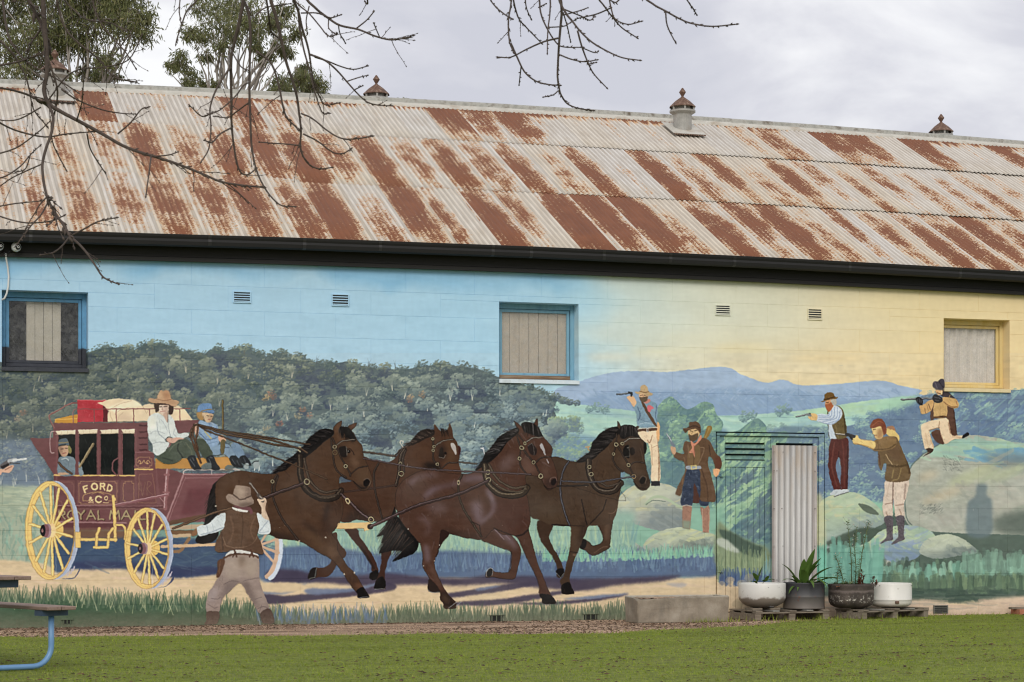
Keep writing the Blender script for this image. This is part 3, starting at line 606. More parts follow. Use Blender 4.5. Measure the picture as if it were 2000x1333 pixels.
    P.dabs(30, (1402, 1128, 1530, 1200), [(196, 176, 146), (188, 170, 140), (160, 150, 124)], 6, 20, 1.5, .1, .5)
    P.clump(1594, 880, 9, (110, 134, 160), (150, 170, 160), (170, 190, 160), 20); P.clump(1600, 905, 9, (110, 134, 160), (160, 180, 160), (180, 196, 170), 20); P.clump(1600, 940, 10, (110, 134, 160), (160, 180, 160), (180, 196, 170), 20)
    P.poly([(1592, 978), (1606, 970), (1612, 1060), (1592, 1062)], (196, 196, 160), a=.8, soft=2)
    grass(P, 1592, 1612, lambda x: 1120, 60, [(116, 178, 158), (126, 188, 168)], 26, 6, .8, .15)

def paint_coach(P):
    mar, mar2, pink, gold = (106, 70, 72), (92, 58, 61), (158, 122, 124), (214, 180, 114)
    yel, yeld, grey = (230, 196, 124), (150, 118, 74), (164, 174, 196)
    P.V(40, 740, 5)
    P.begin('painted_stagecoach', 'maroon mail coach with yellow wheels painted on the wall', 1)
    P.poly([(90, 580), (330, 580), (330, 945), (240, 800), (150, 680)], mar, 0)
    P.poly([(318, 432), (1130, 430), (1240, 425), (1250, 700), (1300, 730), (1320, 880), (1450, 880), (1600, 930), (1440, 1380), (1400, 1475), (380, 1480), (330, 1390)], mar, 0, grain=3)
    P.poly([(1480, 405), (1745, 405), (1700, 520), (1540, 535)], mar, 0, grain=3)
    P.poly([(1586, 925), (2200, 925), (2200, 1390), (1440, 1410), (1420, 1370)], (112, 74, 77), 0, grain=4)
    P.poly([(1640, 1080), (2200, 1060), (2200, 1290), (1560, 1330)], (100, 62, 66), 0, rec=False, soft=2)
    P.line([(1590, 945), (1425, 1370)], 16, pink); P.line([(1612, 960), (1450, 1380)], 6, (140, 104, 106)); P.line([(1590, 935), (2200, 935)], 12, pink); P.line([(1610, 970), (2200, 965)], 7, (140, 104, 106))
    P.line([(1590, 930), (1592, 905), (1620, 890), (2100, 885), (2140, 895), (2150, 925)], 11, (196, 184, 182)); P.line([(1866, 890), (1866, 930)], 8, (170, 160, 160)); P.line([(2095, 890), (2095, 930)], 8, (170, 160, 160))
    # darker mouldings of the cabin
    P.poly([(330, 955), (1110, 955), (1110, 990), (330, 990)], mar2, 0, rec=False)
    for x in (345, 540, 752, 962, 1120): P.poly([(x, 495), (x+18, 495), (x+14, 1230), (x-4, 1230)], (118, 82, 84), 0, rec=False, a=.6)
    for x in (556, 770, 980): P.poly([(x-22, 950), (x, 950), (x-6, 1230), (x-30, 1230)], mar2, 0, rec=False, a=.8)
    P.poly([(1290, 730), (1320, 880), (1330, 1230), (1370, 1230), (1330, 880)], (120, 84, 86), 0, rec=False, a=.6)
    for y in (450, 512, 574, 636, 690): P.poly([(1150, y), (1240, y), (1240, y+12), (1165, y+16)], (70, 42, 46), 0, rec=False)
    P.line([(1115, 718), (1310, 718)], 5, (150, 112, 114))
    # windows with their rolled blinds
    for x0, x1 in ((370, 534), (572, 742), (784, 952), (1000, 1110)):
        r = P.poly([(x0, 535), (x1, 532), (x1, 938), (x0, 938)], (24, 27, 27), 0, rec=False); P.setclip(r)
        P.V(0, 0, 1); P.dabs(26, (40+x0/5, 848, 40+x1/5, 925), [(38, 44, 44), (34, 36, 34), (48, 52, 50)], 9, 1.5, 1.5, .3, .5); P.V(40, 740, 5); P.setclip(None)
    for x0, x1, y in ((344, 536, 502), (556, 748, 494), (777, 957, 494), (986, 1116, 492)):
        P.poly([(x0, y+8), (x1, y), (x1, y+42), (x0+20, y+46)], (222, 208, 182), 0, rec=False); P.line([(x0, y+43), (x1, y+40)], 6, (166, 150, 126)); P.line([(x0, y+8), (x1, y+3)], 5, (240, 230, 208))
        for t in (.3, .62): P.line([(x0+(x1-x0)*t, y+4), (x0+(x1-x0)*t, y+44)], 4, (186, 170, 144))
    for x0, x1, y in ((330, 530, 943), (540, 745, 946), (757, 947, 946), (970, 1114, 946), (1116, 1292, 885)): P.line([(x0, y), (x1, y)], 13, gold)
    # curved window rail
    P.line([(950, 775), (915, 800), (897, 850), (905, 905), (940, 945)], 14, mar, sm=1); P.line([(948, 775), (908, 806), (892, 850), (900, 905)], 3, (140, 104, 106), sm=1)
    # gilt panel lines
    def panel(x0, y0, x1, y1, c=(188, 152, 108), w=4):
        d = 18; P.line([(x0, y0+d), (x0+d, y0+d), (x0+d, y0), (x1-d, y0), (x1-d, y0+d), (x1, y0+d), (x1, y1-d), (x1-d, y1-d), (x1-d, y1), (x0+d, y1), (x0+d, y1-d), (x0, y1-d), (x0, y0+d)], w, c)
    panel(570, 1002, 940, 1225); panel(1002, 1005, 1106, 1205); panel(1128, 766, 1282, 868)
    panel(380, 1010, 520, 1215, (150, 110, 96), 3.5); P.line([(1150, 1210), (1160, 935), (1290, 930), (1325, 1210), (1150, 1212)], 3.5, (170, 134, 104))
    P.line([(1145, 820), (1160, 800), (1178, 815), (1165, 832), (1190, 822), (1205, 795), (1220, 822), (1245, 832), (1232, 812), (1250, 800), (1265, 822)], 5, (206, 170, 120), sm=1)
    for q in ([(1170, 1005), (1192, 1140), (1215, 1010)], [(1235, 1140), (1240, 1010), (1280, 1030), (1240, 1075), (1290, 1140)], [(1160, 1000), (1150, 1050), (1180, 1100)]): P.line(q, 4, (140, 108, 90), sm=1)
    # lettering
    cream = (226, 200, 150)
    for ch, x, y, r in (('F', 643, 1078, -.32), ('O', 723, 1054, -.12), ('R', 804, 1054, .1), ('D', 874, 1070, .22)): letter(P, ch, x, y, 46 if ch != 'O' else 56, 58, 15, cream, r)
    P.line([(612, 1195), (612, 1150), (650, 1125), (755, 1104), (850, 1122), (895, 1140)], 4.5, gold, sm=1); P.line([(612, 1195), (660, 1195)], 4.5, gold); P.line([(858, 1195), (895, 1195)], 4.5, gold); P.line([(695, 1128), (755, 1108), (815, 1128)], 4, gold, sm=1)
    letter(P, '&', 687, 1178, 40, 40, 9, cream); letter(P, 'C', 763, 1178, 62, 62, 15, cream); letter(P, 'O', 835, 1168, 34, 34, 8, cream)
    P.line([(664, 1210), (712, 1210)], 6, cream); P.line([(810, 1210), (860, 1210)], 6, cream)
    P.line([(330, 1238), (905, 1236)], 7, pink); P.line([(930, 1248), (1390, 1242)], 6, pink, .7); P.poly([(330, 1246), (1390, 1250), (1390, 1268), (330, 1268)], mar2, 0, rec=False); P.line([(330, 1274), (1400, 1272)], 4, (150, 120, 110))
    mail = (150, 134, 104)
    for ch, x, w in (('R', 408, 62), ('O', 500, 78), ('Y', 590, 74), ('A', 688, 84), ('L', 790, 60), ('M', 920, 96), ('A', 1032, 88), ('I', 1122, 40), ('L', 1196, 60)):
        letter(P, ch, x+5, 1336, w, 82, 19, (58, 36, 36)); letter(P, ch, x, 1332, w, 82, 16, mail); letter(P, ch, x-2, 1331, w, 80, 3.5, (190, 172, 132))
    P.line([(360, 1398), (1030, 1408)], 12, pink); P.poly([(390, 1412), (1030, 1418), (1030, 1452), (390, 1458)], mar2, 0, rec=False)
    # luggage
    P.poly([(330, 432), (336, 398), (440, 372), (556, 348), (556, 432)], (190, 138, 58), 0); P.line([(336, 400), (556, 388)], 7, (222, 178, 96)); P.line([(340, 430), (336, 402)], 6, (222, 178, 96))
    P.poly([(555, 206), (840, 212), (852, 300), (850, 422), (555, 426)], (168, 54, 64), 0, grain=10); P.poly([(806, 230), (850, 240), (850, 422), (806, 422)], (84, 36, 40), 0, rec=False); P.line([(556, 208), (835, 212)], 6, (206, 110, 116))
    P.V(0, 0, 1); P.dabs(26, (153, 785, 200, 822), [(206, 120, 126), (196, 90, 98)], 4, 1, .7, 1.5, .6); P.V(40, 740, 5)
    P.poly([(745, 234), (800, 228), (860, 205), (950, 192), (1060, 200), (1140, 230), (1190, 266), (1250, 243), (1330, 256), (1440, 270), (1540, 264), (1600, 296), (1640, 350), (1682, 404), (1500, 412), (850, 420), (848, 350), (862, 318), (815, 268)], (222, 202, 172), 0, grain=3)
    P.poly([(865, 280), (960, 235), (1090, 205), (1180, 260), (1080, 285), (990, 300), (935, 335), (890, 310)], (236, 220, 192), 1, rec=False, soft=1)
    for q in ([(880, 300), (960, 250), (1080, 215)], [(940, 330), (985, 300), (1060, 282)], [(900, 420), (880, 360), (870, 320)], [(1190, 268), (1210, 300), (1230, 340)], [(1300, 280), (1250, 300), (1240, 330)], [(1000, 330), (960, 370), (950, 415)]): P.line(q, 6, (184, 158, 132), .7, sm=1)
    P.poly([(960, 360), (1040, 340), (1090, 400), (960, 412)], (200, 176, 154), 1, rec=False, soft=3, a=.7); P.poly([(1500, 300), (1560, 300), (1640, 380), (1560, 395)], (232, 210, 176), 1, rec=False, soft=2)
    rail = (120, 74, 74)
    P.line([(514, 430), (514, 330), (522, 308), (545, 298), (1655, 292)], 9, rail); P.line([(514, 420), (512, 330), (522, 304), (545, 294)], 3, (190, 170, 165))
    for x in (718, 932, 1104, 1260, 1555): P.line([(x, 298), (x+3, 425)], 9, rail)
    P.line([(330, 490), (300, 430), (280, 380), (290, 350), (350, 318), (430, 272), (500, 240), (552, 238)], 13, (118, 76, 74), sm=1); P.line([(330, 480), (278, 380), (290, 346), (352, 312), (500, 236)], 4, (176, 140, 136), sm=1)
    P.line([(330, 512), (300, 520), (290, 560), (290, 690), (300, 722), (328, 726)], 8, (176, 150, 150), sm=1)
    # brake lever and steps
    P.line([(1455, 625), (1432, 940), (1418, 1110), (1412, 1270)], 36, (134, 92, 94)); P.line([(1448, 625), (1425, 940), (1410, 1110), (1404, 1260)], 9, (196, 170, 172)); P.line([(1408, 938), (1450, 938)], 22, (140, 98, 100)); P.line([(1396, 1108), (1446, 1112)], 18, (140, 98, 100))
    P.line([(915, 1240), (1440, 1132)], 24, (128, 86, 90)); P.line([(915, 1230), (1440, 1124)], 6, (190, 160, 164)); P.line([(1360, 1160), (1400, 1210)], 8, pink)
    # undercarriage
    P.poly([(380, 1470), (1030, 1480), (1040, 1550), (590, 1560), (420, 1530)], (112, 86, 72), 1, soft=2)
    def bar(p, w): P.line(p, w+7, yeld); P.line(p, w, yel)
    bar([(905, 1150), (918, 1320), (924, 1580)], 26); bar([(590, 1570), (935, 1572)], 24); P.poly([(895, 1142), (930, 1165), (932, 1190), (898, 1190)], yel, 0, rec=False)
    bar([(935, 1428), (990, 1430), (1020, 1455), (1025, 1490), (1020, 1570)], 18); bar([(770, 1460), (748, 1520), (740, 1650)], 22); bar([(900, 1462), (858, 1520), (856, 1600), (852, 1645), (720, 1648)], 22)
    # pole, springs and drawbar to the right of the front wheel
    for q, w, c in (([(1470, 1455), (1900, 1440)], 44, (176, 156, 132)), ([(1470, 1500), (1700, 1500)], 40, (110, 84, 62)), ([(1480, 1540), (1650, 1530)], 34, (190, 166, 136)), ([(1500, 1690), (1560, 1680), (1620, 1600), (1650, 1560)], 30, (132, 104, 78)), ([(1380, 1640), (1900, 1620)], 30, (206, 176, 142)), ([(1440, 1415), (1800, 1340)], 40, (96, 72, 58))): P.line(q, w, c, sm=1)
    # the off side wheel seen behind the man
    tt = np.linspace(-1.25, 1.25, 14)
    P.line([(2360+150*np.cos(t)+0, 1640+310*np.sin(t)) for t in tt], 46, (196, 166, 142)); P.line([(2385+160*np.cos(t), 1640+330*np.sin(t)) for t in tt], 38, (196, 206, 220))
    for e in ((2470, 1400), (2510, 1560), (2520, 1700), (2480, 1800)): P.line([(2330, 1630), e], 24, (196, 166, 142))
    # wheels
    def wheel(cx, cy, rx, ry, dx, ir, ends, sw, hub, sh):
        t = np.linspace(0, 2*np.pi, 60, endpoint=False)
        E = lambda x, y, a, b: np.stack([x+a*np.cos(t), y+b*np.sin(t)], 1)
        # tyre, then the face ring drawn as an annulus so the scene shows through
        ox, irx, iry = ir
        outer, inner = E(cx, cy, rx, ry), E(cx+ox, cy, irx, iry)[::-1]
        ty = E(cx+dx, cy-2, rx, ry)
        cres = np.vstack([ty, ty[:1], inner, inner[:1]])
        P.poly(cres, grey, 0, rec=False)
        ann = np.vstack([outer, outer[:1], inner, inner[:1]])
        P.poly(ann, yel, 0, rec=False)
        P.figs_extra = np.vstack([outer, ty])
        P.line(np.vstack([outer, outer[:1]]), 5, yeld, .8); P.line(np.vstack([inner, inner[-1:]]), 5, yeld, .8)
        P.line(E(cx+ox*.4, cy, rx*.94, ry*.955), 3.5, yeld, .7)
        P.line([q for q in E(cx+dx*.75, cy-2, rx*1.005, ry) if q[0] > cx+rx*.2 and q[1] > cy-ry], 4, (206, 214, 226), .7)
        P.ell(hub[0]+sh, cy-5, hub[2]*1.35, hub[3]*1.1, (224, 190, 116)); 
        for e in ends:
            d = np.array(e, float)-np.array(hub[:2]); m = np.array(hub[:2])+d*.16
            P.line([m, e], sw+7, yeld); P.line([m, e], sw, yel); P.line([m+(-sw*.2, 0), np.array(e)+(-sw*.2, 0)], sw*.25, (244, 220, 160))
        P.ell(hub[0], hub[1], hub[2]*.9, hub[3]*.9, (236, 200, 150)); P.ell(hub[0]-hub[2]*.9, hub[1], hub[2]*.8, hub[3]*.9, (150, 126, 136)); P.ell(hub[0]-hub[2]*1.25, hub[1], hub[2]*.75, hub[3]*.85, (120, 84, 90))
        P.ell(hub[0]-hub[2]*1.8, hub[1], hub[2]*.55, hub[3]*.72, (28, 26, 30)); P.ell(hub[0]-hub[2]*1.9, hub[1], hub[2]*.2, hub[3]*.25, (150, 110, 110))
    # shadow feet under the tyres
    P.poly([(400, 1955), (520, 1940), (580, 1850), (590, 1840), (560, 1910), (500, 1955)], (66, 74, 104), 1, rec=False); P.poly([(1330, 2045), (1430, 2020), (1490, 1930), (1500, 1920), (1490, 1970), (1420, 2030)], (66, 74, 104), 1, rec=False)
    for x, y in ((470, 1900), (500, 1880), (525, 1855), (1400, 1990), (1430, 1960), (1455, 1930), (1475, 1905)): P.line([(x-12, y+22), (x+4, y-20)], 12, (186, 178, 190))
    wheel(288, 1482, 243, 482, 44, (27, 208, 438), [(190, 1108), (293, 1045), (376, 1076), (456, 1192), (502, 1365), (500, 1545), (470, 1705), (410, 1850), (315, 1920), (230, 1888), (150, 1780), (88, 1603), (88, 1418), (124, 1242)], 22, (305, 1485, 48, 78), 50)
    wheel(1232, 1658, 217, 396, 44, (22, 184, 356), [(1150, 1368), (1238, 1302), (1310, 1325), (1382, 1430), (1424, 1568), (1430, 1715), (1396, 1850), (1345, 1945), (1262, 2002), (1186, 1992), (1110, 1892), (1050, 1755), (1040, 1604), (1105, 1472)], 19, (1245, 1658, 42, 66), 60)
    P.poly([(535, 1500), (588, 1494), (588, 1650), (535, 1652)], yel, 0, rec=False); P.line([(535, 1500), (588, 1494), (588, 1650), (535, 1652), (535, 1500)], 4, yeld)
    P.end()

def blob(P, pts, c, a=.5, soft=3): P.poly(pts, c, 1, a, soft, rec=False)
HOL = (30, 24, 22)
def outline(P, pts, w=5, c=HOL, a=.7):
    P.line(list(pts)+[pts[0]], w, c, a, sm=1)
def paint_horses(P):
    br, dk, hi, lil = (86, 60, 44), (58, 40, 32), (116, 84, 62), (140, 122, 138)
    blk = (26, 23, 23); hc = [(20, 18, 19), (34, 30, 30), (58, 52, 52), (16, 15, 17)]
    # ---------------- second horse from the left, behind the first
    P.begin('painted_horse', 'painted bay horse with a white blaze in the far row, second from the left', 2)
    P.V(640, 950, 5)
    P.poly([(160, 400), (290, 420), (310, 490), (380, 590), (440, 680), (490, 800), (490, 835), (430, 830), (420, 760), (330, 630), (210, 480)], (70, 44, 36)); P.poly([(405, 890), (425, 840), (480, 820), (500, 860), (480, 905), (430, 915)], blk)
    P.line([(330, 600), (450, 800)], 24, (40, 30, 28), .6, sm=1)
    P.poly([(530, 620), (618, 630), (590, 720), (562, 830), (556, 900), (562, 980), (555, 1005), (460, 1005), (462, 950), (490, 880), (505, 830), (522, 740)], (70, 44, 36)); P.poly([(460, 1005), (465, 940), (500, 890), (545, 890), (562, 990)], blk); P.line([(462, 1008), (558, 1000)], 5, (170, 176, 180))
    P.V(640, 810, 5)
    r = P.poly([(340, 420), (450, 455), (600, 462), (660, 420), (720, 350), (800, 290), (900, 225), (1010, 190), (1032, 150), (1040, 98), (1075, 140), (1110, 165), (1165, 150), (1190, 90), (1218, 150), (1225, 215), (1262, 275), (1287, 370), (1278, 470), (1285, 620), (1000, 640), (700, 760), (660, 960), (540, 1030), (420, 1045), (280, 1025), (200, 1055), (100, 1010), (80, 700), (250, 640)], (84, 56, 42), grain=4)
    P.setclip(r)
    blob(P, [(180, 1000), (300, 900), (420, 1000), (420, 1060), (180, 1070)], (50, 36, 32), .7, 5); blob(P, [(940, 480), (1060, 470), (1120, 530), (960, 530)], blk, .8, 3)
    blob(P, [(1150, 260), (1240, 260), (1250, 460), (1150, 480)], (104, 74, 52), .7, 4); blob(P, [(1110, 500), (1270, 490), (1270, 560), (1120, 560)], (112, 70, 50), .6, 4); blob(P, [(800, 350), (980, 280), (1000, 400), (830, 470)], (94, 64, 46), .6, 6)
    blob(P, [(1080, 300), (1150, 320), (1150, 430), (1080, 430)], (58, 42, 36), .8, 3)
    P.strokes(r, 240, [(108, 76, 56), (64, 44, 35), (96, 66, 50)], 12, 2.2, 1.25, .7, .34)
    P.setclip(None)
    P.poly([(1200, 285), (1222, 275), (1248, 310), (1258, 370), (1250, 395), (1230, 360), (1205, 330)], (208, 200, 196), rec=False)
    P.poly([(1275, 300), (1296, 330), (1292, 385), (1276, 385)], (62, 34, 32), rec=False)
    P.poly([(1100, 325), (1122, 325), (1135, 420), (1085, 420), (1088, 380)], (44, 36, 32), rec=False); P.line([(1085, 415), (1130, 428), (1150, 400)], 5, (150, 140, 130)); P.ell(1150, 380, 10, 9, (22, 20, 20)); P.ell(1150, 380, 16, 14, (22, 20, 20), .5)
    P.poly([(650, 410), (700, 345), (770, 300), (860, 200), (920, 150), (1030, 150), (1030, 205), (960, 235), (850, 290), (740, 330), (690, 380)], (40, 31, 28)); P.hair(60, [(680, 370), (800, 290), (960, 210), (1040, 170)], [(650, 410), (740, 300), (880, 170), (1000, 140)], 7, [(50, 40, 36), (92, 74, 64), (30, 25, 24), (110, 92, 82)], 14)
    P.hair(24, [(1090, 140), (1180, 150)], [(1100, 220), (1215, 215)], 6, [(34, 28, 26), (60, 48, 42)], 12)
    P.strap([(1020, 230), (1035, 330), (1030, 430), (1100, 530)], 16); P.strap([(1035, 315), (1120, 260), (1230, 240)], 16); P.strap([(1110, 530), (1180, 475), (1265, 470)], 12, hi=(170, 160, 150))
    P.line([(1045, 305), (1130, 258), (1220, 243)], 5, (190, 185, 170), .8)
    for x, y in ((1025, 238), (1036, 314), (1028, 352), (1070, 486)): P.ring(x, y, 12, 5)
    P.strap([(750, 340), (715, 400), (700, 500), (690, 600), (665, 690)], 34); P.strap([(760, 350), (735, 430), (745, 560)], 22); P.ring(716, 578, 22, 6); P.ring(708, 478, 14, 5)
    P.strap([(495, 480), (455, 560), (455, 680), (480, 830), (530, 1010)], 18); P.strap([(130, 760), (420, 725), (670, 690)], 16, (74, 52, 46), a=.4)
    P.line([(735, 318), (705, 270), (715, 255), (738, 262), (735, 285)], 8, (206, 200, 186)); P.ell(1040, 545, 30, 20, (60, 70, 90), .8)
    P.end()
    # ---------------- near left horse
    P.begin('painted_horse', 'painted brown horse with no blaze, leftmost of the team and nearest the coach', 3)
    P.V(380, 810, 5)
    tail = [(290, 610), (230, 640), (180, 690), (150, 760), (130, 860), (110, 980), (90, 1080), (60, 1140), (10, 1220), (40, 1260), (150, 1255), (220, 1200), (240, 1100), (230, 960), (210, 850), (210, 740)]
    P.poly(tail, blk); P.hair(70, [(250, 640), (210, 780), (220, 950), (230, 1120)], [(110, 850), (100, 1000), (60, 1160), (20, 1250)], 7, hc, 18)
    P.poly([(1380, 1150), (1400, 1230), (1470, 1330), (1480, 1365), (1455, 1400), (1400, 1395), (1385, 1470), (1350, 1530), (1300, 1580), (1190, 1592), (1120, 1608), (1108, 1570), (1150, 1500), (1200, 1498), (1265, 1495), (1330, 1440), (1330, 1350), (1270, 1220)], (80, 54, 42)); P.poly([(1108, 1572), (1148, 1500), (1190, 1505), (1190, 1560), (1175, 1600), (1120, 1610)], (36, 32, 32), rec=False); P.line([(1190, 1505), (1175, 1590), (1120, 1606)], 6, (170, 175, 170), .8)
    body = [(200, 780), (203, 700), (230, 640), (310, 585), (400, 557), (480, 553), (560, 565), (640, 577), (720, 580), (790, 572), (880, 530), (950, 490), (1010, 455), (1060, 420), (1110, 380), (1180, 330), (1260, 270), (1335, 215), (1356, 190), (1350, 150), (1375, 105), (1432, 62), (1434, 100), (1418, 140), (1450, 125), (1492, 135), (1512, 105), (1582, 82), (1562, 125), (1532, 155), (1560, 190), (1582, 240), (1605, 272), (1632, 300), (1645, 360), (1652, 410), (1672, 455), (1692, 510), (1722, 580), (1736, 632), (1716, 692), (1690, 730), (1650, 746), (1610, 730), (1572, 690), (1540, 650), (1480, 630), (1420, 605), (1412, 690), (1432, 760), (1446, 860), (1445, 970), (1420, 1050), (1380, 1110), (1340, 1165), (1390, 1240), (1392, 1310), (1405, 1350), (1455, 1415), (1500, 1490), (1560, 1545), (1612, 1625), (1652, 1692), (1702, 1780), (1640, 1792), (1592, 1786), (1588, 1750), (1555, 1705), (1495, 1630), (1470, 1585), (1438, 1535), (1390, 1470), (1330, 1410), (1200, 1340), (1100, 1275), (1020, 1238), (880, 1216), (800, 1206), (700, 1165), (400, 1160), (260, 1130), (225, 960), (205, 880)]
    r = P.poly(body, (86, 60, 44), grain=5); P.setclip(r)
    blob(P, [(250, 640), (400, 580), (560, 600), (520, 700), (300, 760)], (98, 70, 52), .6, 6); blob(P, [(230, 760), (300, 720), (320, 900), (250, 960)], (104, 76, 58), .5, 6)
    blob(P, [(900, 640), (1040, 660), (1060, 1000), (950, 1100), (850, 900)], (98, 70, 52), .55, 8); blob(P, [(1000, 700), (1040, 900), (1020, 960), (980, 800)], (70, 50, 40), .6, 5)
    blob(P, [(1250, 1030), (1300, 900), (1420, 830), (1440, 1000), (1340, 1160), (1240, 1190)], (66, 46, 38), .75, 6); blob(P, [(1260, 1040), (1290, 880), (1320, 870), (1290, 1010)], (40, 30, 30), .7, 3)
    blob(P, [(1320, 960), (1400, 900), (1400, 1040), (1320, 1090)], (104, 74, 56), .5, 5); blob(P, [(1050, 1050), (1150, 1100), (1230, 1190), (1160, 1170)], (46, 34, 32), .7, 4)
    blob(P, [(1040, 1120), (1180, 1160), (1300, 1290), (1380, 1390), (1320, 1380), (1160, 1260)], (108, 80, 58), .6, 5); blob(P, [(1290, 1320), (1360, 1290), (1390, 1360), (1340, 1410)], (124, 94, 72), .6, 3)
    blob(P, [(1400, 1440), (1450, 1500), (1490, 1560), (1470, 1570)], (116, 86, 64), .6, 3); blob(P, [(1470, 1570), (1540, 1560), (1600, 1640), (1640, 1690), (1560, 1680), (1500, 1620)], (70, 48, 38), .7, 3); blob(P, [(1560, 1650), (1630, 1650), (1650, 1690), (1590, 1700)], (128, 84, 60), .6, 2)
    P.poly([(1575, 1740), (1600, 1700), (1655, 1690), (1705, 1785), (1590, 1792)], blk, rec=False); P.line([(1592, 1790), (1700, 1782)], 5, (150, 156, 160))
    blob(P, [(700, 1140), (1000, 1200), (1000, 1240), (700, 1200)], (48, 35, 31), .8, 4); blob(P, [(1150, 420), (1290, 300), (1320, 480), (1180, 560)], (98, 70, 52), .5, 6)
    # head
    blob(P, [(1360, 330), (1420, 340), (1470, 500), (1420, 590), (1370, 500)], (106, 78, 56), .6, 4); blob(P, [(1460, 290), (1580, 280), (1640, 400), (1560, 440), (1480, 330)], (112, 82, 62), .6, 4); blob(P, [(1520, 430), (1560, 420), (1600, 480), (1560, 520)], (146, 112, 88), .5, 3)
    blob(P, [(1560, 560), (1680, 520), (1720, 640), (1620, 680)], (106, 80, 60), .6, 4); blob(P, [(1400, 340), (1440, 310), (1480, 420), (1440, 420)], (44, 33, 30), .8, 3); blob(P, [(1560, 680), (1690, 720), (1650, 746), (1600, 730)], (48, 38, 34), .8, 3)
    blob(P, [(1370, 120), (1420, 80), (1410, 160), (1370, 180)], (120, 86, 64), .6, 2); blob(P, [(1520, 110), (1570, 90), (1550, 130)], (134, 92, 76), .7, 2); blob(P, [(1380, 170), (1480, 180), (1500, 240), (1400, 260)], (112, 78, 56), .6, 3)
    P.strokes(r, 420, [(112, 82, 60), (68, 47, 36), (100, 72, 52), (58, 41, 33)], 13, 2.2, 1.25, .7, .34)
    P.setclip(None)
    outline(P, body, 4.5, a=.55)
    P.ell(1678, 665, 28, 42, (24, 20, 20), rot=.4); P.line([(1650, 640), (1690, 625), (1715, 660), (1700, 700)], 7, (120, 100, 86), .8, sm=1)
    P.line([(1545, 650), (1590, 690), (1630, 720), (1680, 715)], 6, (24, 20, 20), sm=1)
    P.ell(1500, 360, 22, 18, (24, 20, 19)); P.ell(1498, 356, 7, 6, (150, 140, 130)); P.line([(1475, 345), (1505, 330), (1540, 360), (1560, 395)], 6, (40, 30, 27), .8, sm=1)
    P.hair(50, [(1420, 130), (1450, 120), (1520, 150)], [(1410, 200), (1480, 260), (1575, 260)], 9, hc, 14); P.poly([(1425, 135), (1480, 118), (1530, 160), (1575, 235), (1560, 262), (1520, 245), (1470, 200)], blk)
    P.poly([(770, 570), (830, 500), (900, 440), (980, 385), (1060, 310), (1110, 240), (1200, 165), (1260, 140), (1350, 150), (1348, 200), (1260, 270), (1180, 340), (1110, 400), (1050, 440), (960, 480), (880, 545)], blk)
    P.hair(130, [(1340, 170), (1200, 260), (1060, 380), (900, 500), (800, 560)], [(1190, 150), (1090, 250), (960, 400), (800, 520), (760, 580)], 8, hc, 24)
    P.strap([(1330, 230), (1345, 330), (1360, 470), (1400, 560), (1480, 620)], 17); P.strap([(1345, 230), (1390, 330), (1440, 440), (1510, 560), (1520, 600)], 15); P.strap([(1380, 300), (1440, 260), (1570, 245)], 16)
    P.line([(1390, 295), (1445, 257), (1560, 244)], 5, (196, 190, 174), .8); P.strap([(1530, 580), (1590, 525), (1690, 505)], 12)
    P.poly([(1410, 330), (1475, 310), (1490, 400), (1460, 420), (1430, 400)], (38, 32, 30), rec=False); P.line([(1478, 316), (1490, 400)], 5, (150, 142, 130), .9)
    P.ring(1368, 316, 17, 6); P.ring(1370, 372, 23, 6, (150, 120, 84)); P.ring(1474, 505, 16, 6)
    # collar, hames and traces
    P.strap([(1030, 410), (1030, 540), (1050, 660), (1120, 760), (1240, 820), (1370, 810), (1430, 745)], 62, (48, 38, 32), (110, 94, 78)); P.strap([(1070, 430), (1095, 560), (1150, 680), (1260, 760), (1400, 740)], 26, (70, 56, 46)); P.strap([(1045, 650), (1130, 765), (1250, 800), (1410, 780)], 16, (76, 62, 52))
    P.strap([(800, 590), (755, 700), (770, 830), (850, 1010), (930, 1120), (1010, 1230)], 20); P.strap([(815, 600), (785, 690), (780, 760)], 16); P.ring(760, 655, 15, 6)
    P.strap([(680, 815), (850, 750), (1090, 665)], 34, (66, 48, 44), (130, 112, 116)); P.ring(1097, 658, 26, 8)
    P.strap([(1430, 780), (1520, 860), (1620, 960), (1720, 1030)], 30, (60, 46, 44), (140, 124, 130)); P.poly([(1470, 830), (1495, 815), (1520, 850), (1500, 875)], (206, 190, 150), rec=False); P.poly([(1480, 835), (1494, 828), (1510, 850), (1500, 862)], (50, 38, 34), rec=False)
    P.ring(1720, 1025, 24, 7); P.line([(1010, 320), (1035, 320), (1015, 345), (1030, 365)], 12, (206, 192, 156))
    # swingletree
    P.poly([(1400, 1062), (1650, 1056), (1700, 1050), (1750, 1080), (1700, 1130), (1660, 1140), (1650, 1112), (1385, 1118)], (214, 184, 132), 0, rec=False); P.line([(1385, 1118), (1650, 1112), (1660, 1140)], 5, (150, 120, 80)); P.strap([(1720, 1095), (1830, 1030), (1990, 970)], 22, (66, 50, 46)); P.ring(1717, 1096, 20, 8, (40, 34, 32))
    for x, y in ((1280, 1200), (1020, 1238), (205, 895), (1460, 1560), (1560, 1545)): P.ell(x, y, 8, 9, (214, 204, 186))
    P.end()
    # ---------------- right hand far horse
    P.begin('painted_horse', 'painted dark brown horse at the right hand end of the team, foreleg raised', 2)
    P.V(940, 950, 5)
    P.poly([(550, 340), (690, 370), (680, 440), (662, 500), (700, 600), (770, 720), (800, 820), (805, 860), (760, 895), (730, 870), (738, 800), (700, 700), (610, 580), (560, 480)], (72, 52, 40), grain=4); P.poly([(728, 850), (740, 812), (800, 805), (808, 850), (770, 895)], blk, rec=False); P.line([(730, 850), (770, 892), (806, 852)], 5, (180, 180, 170), .8)
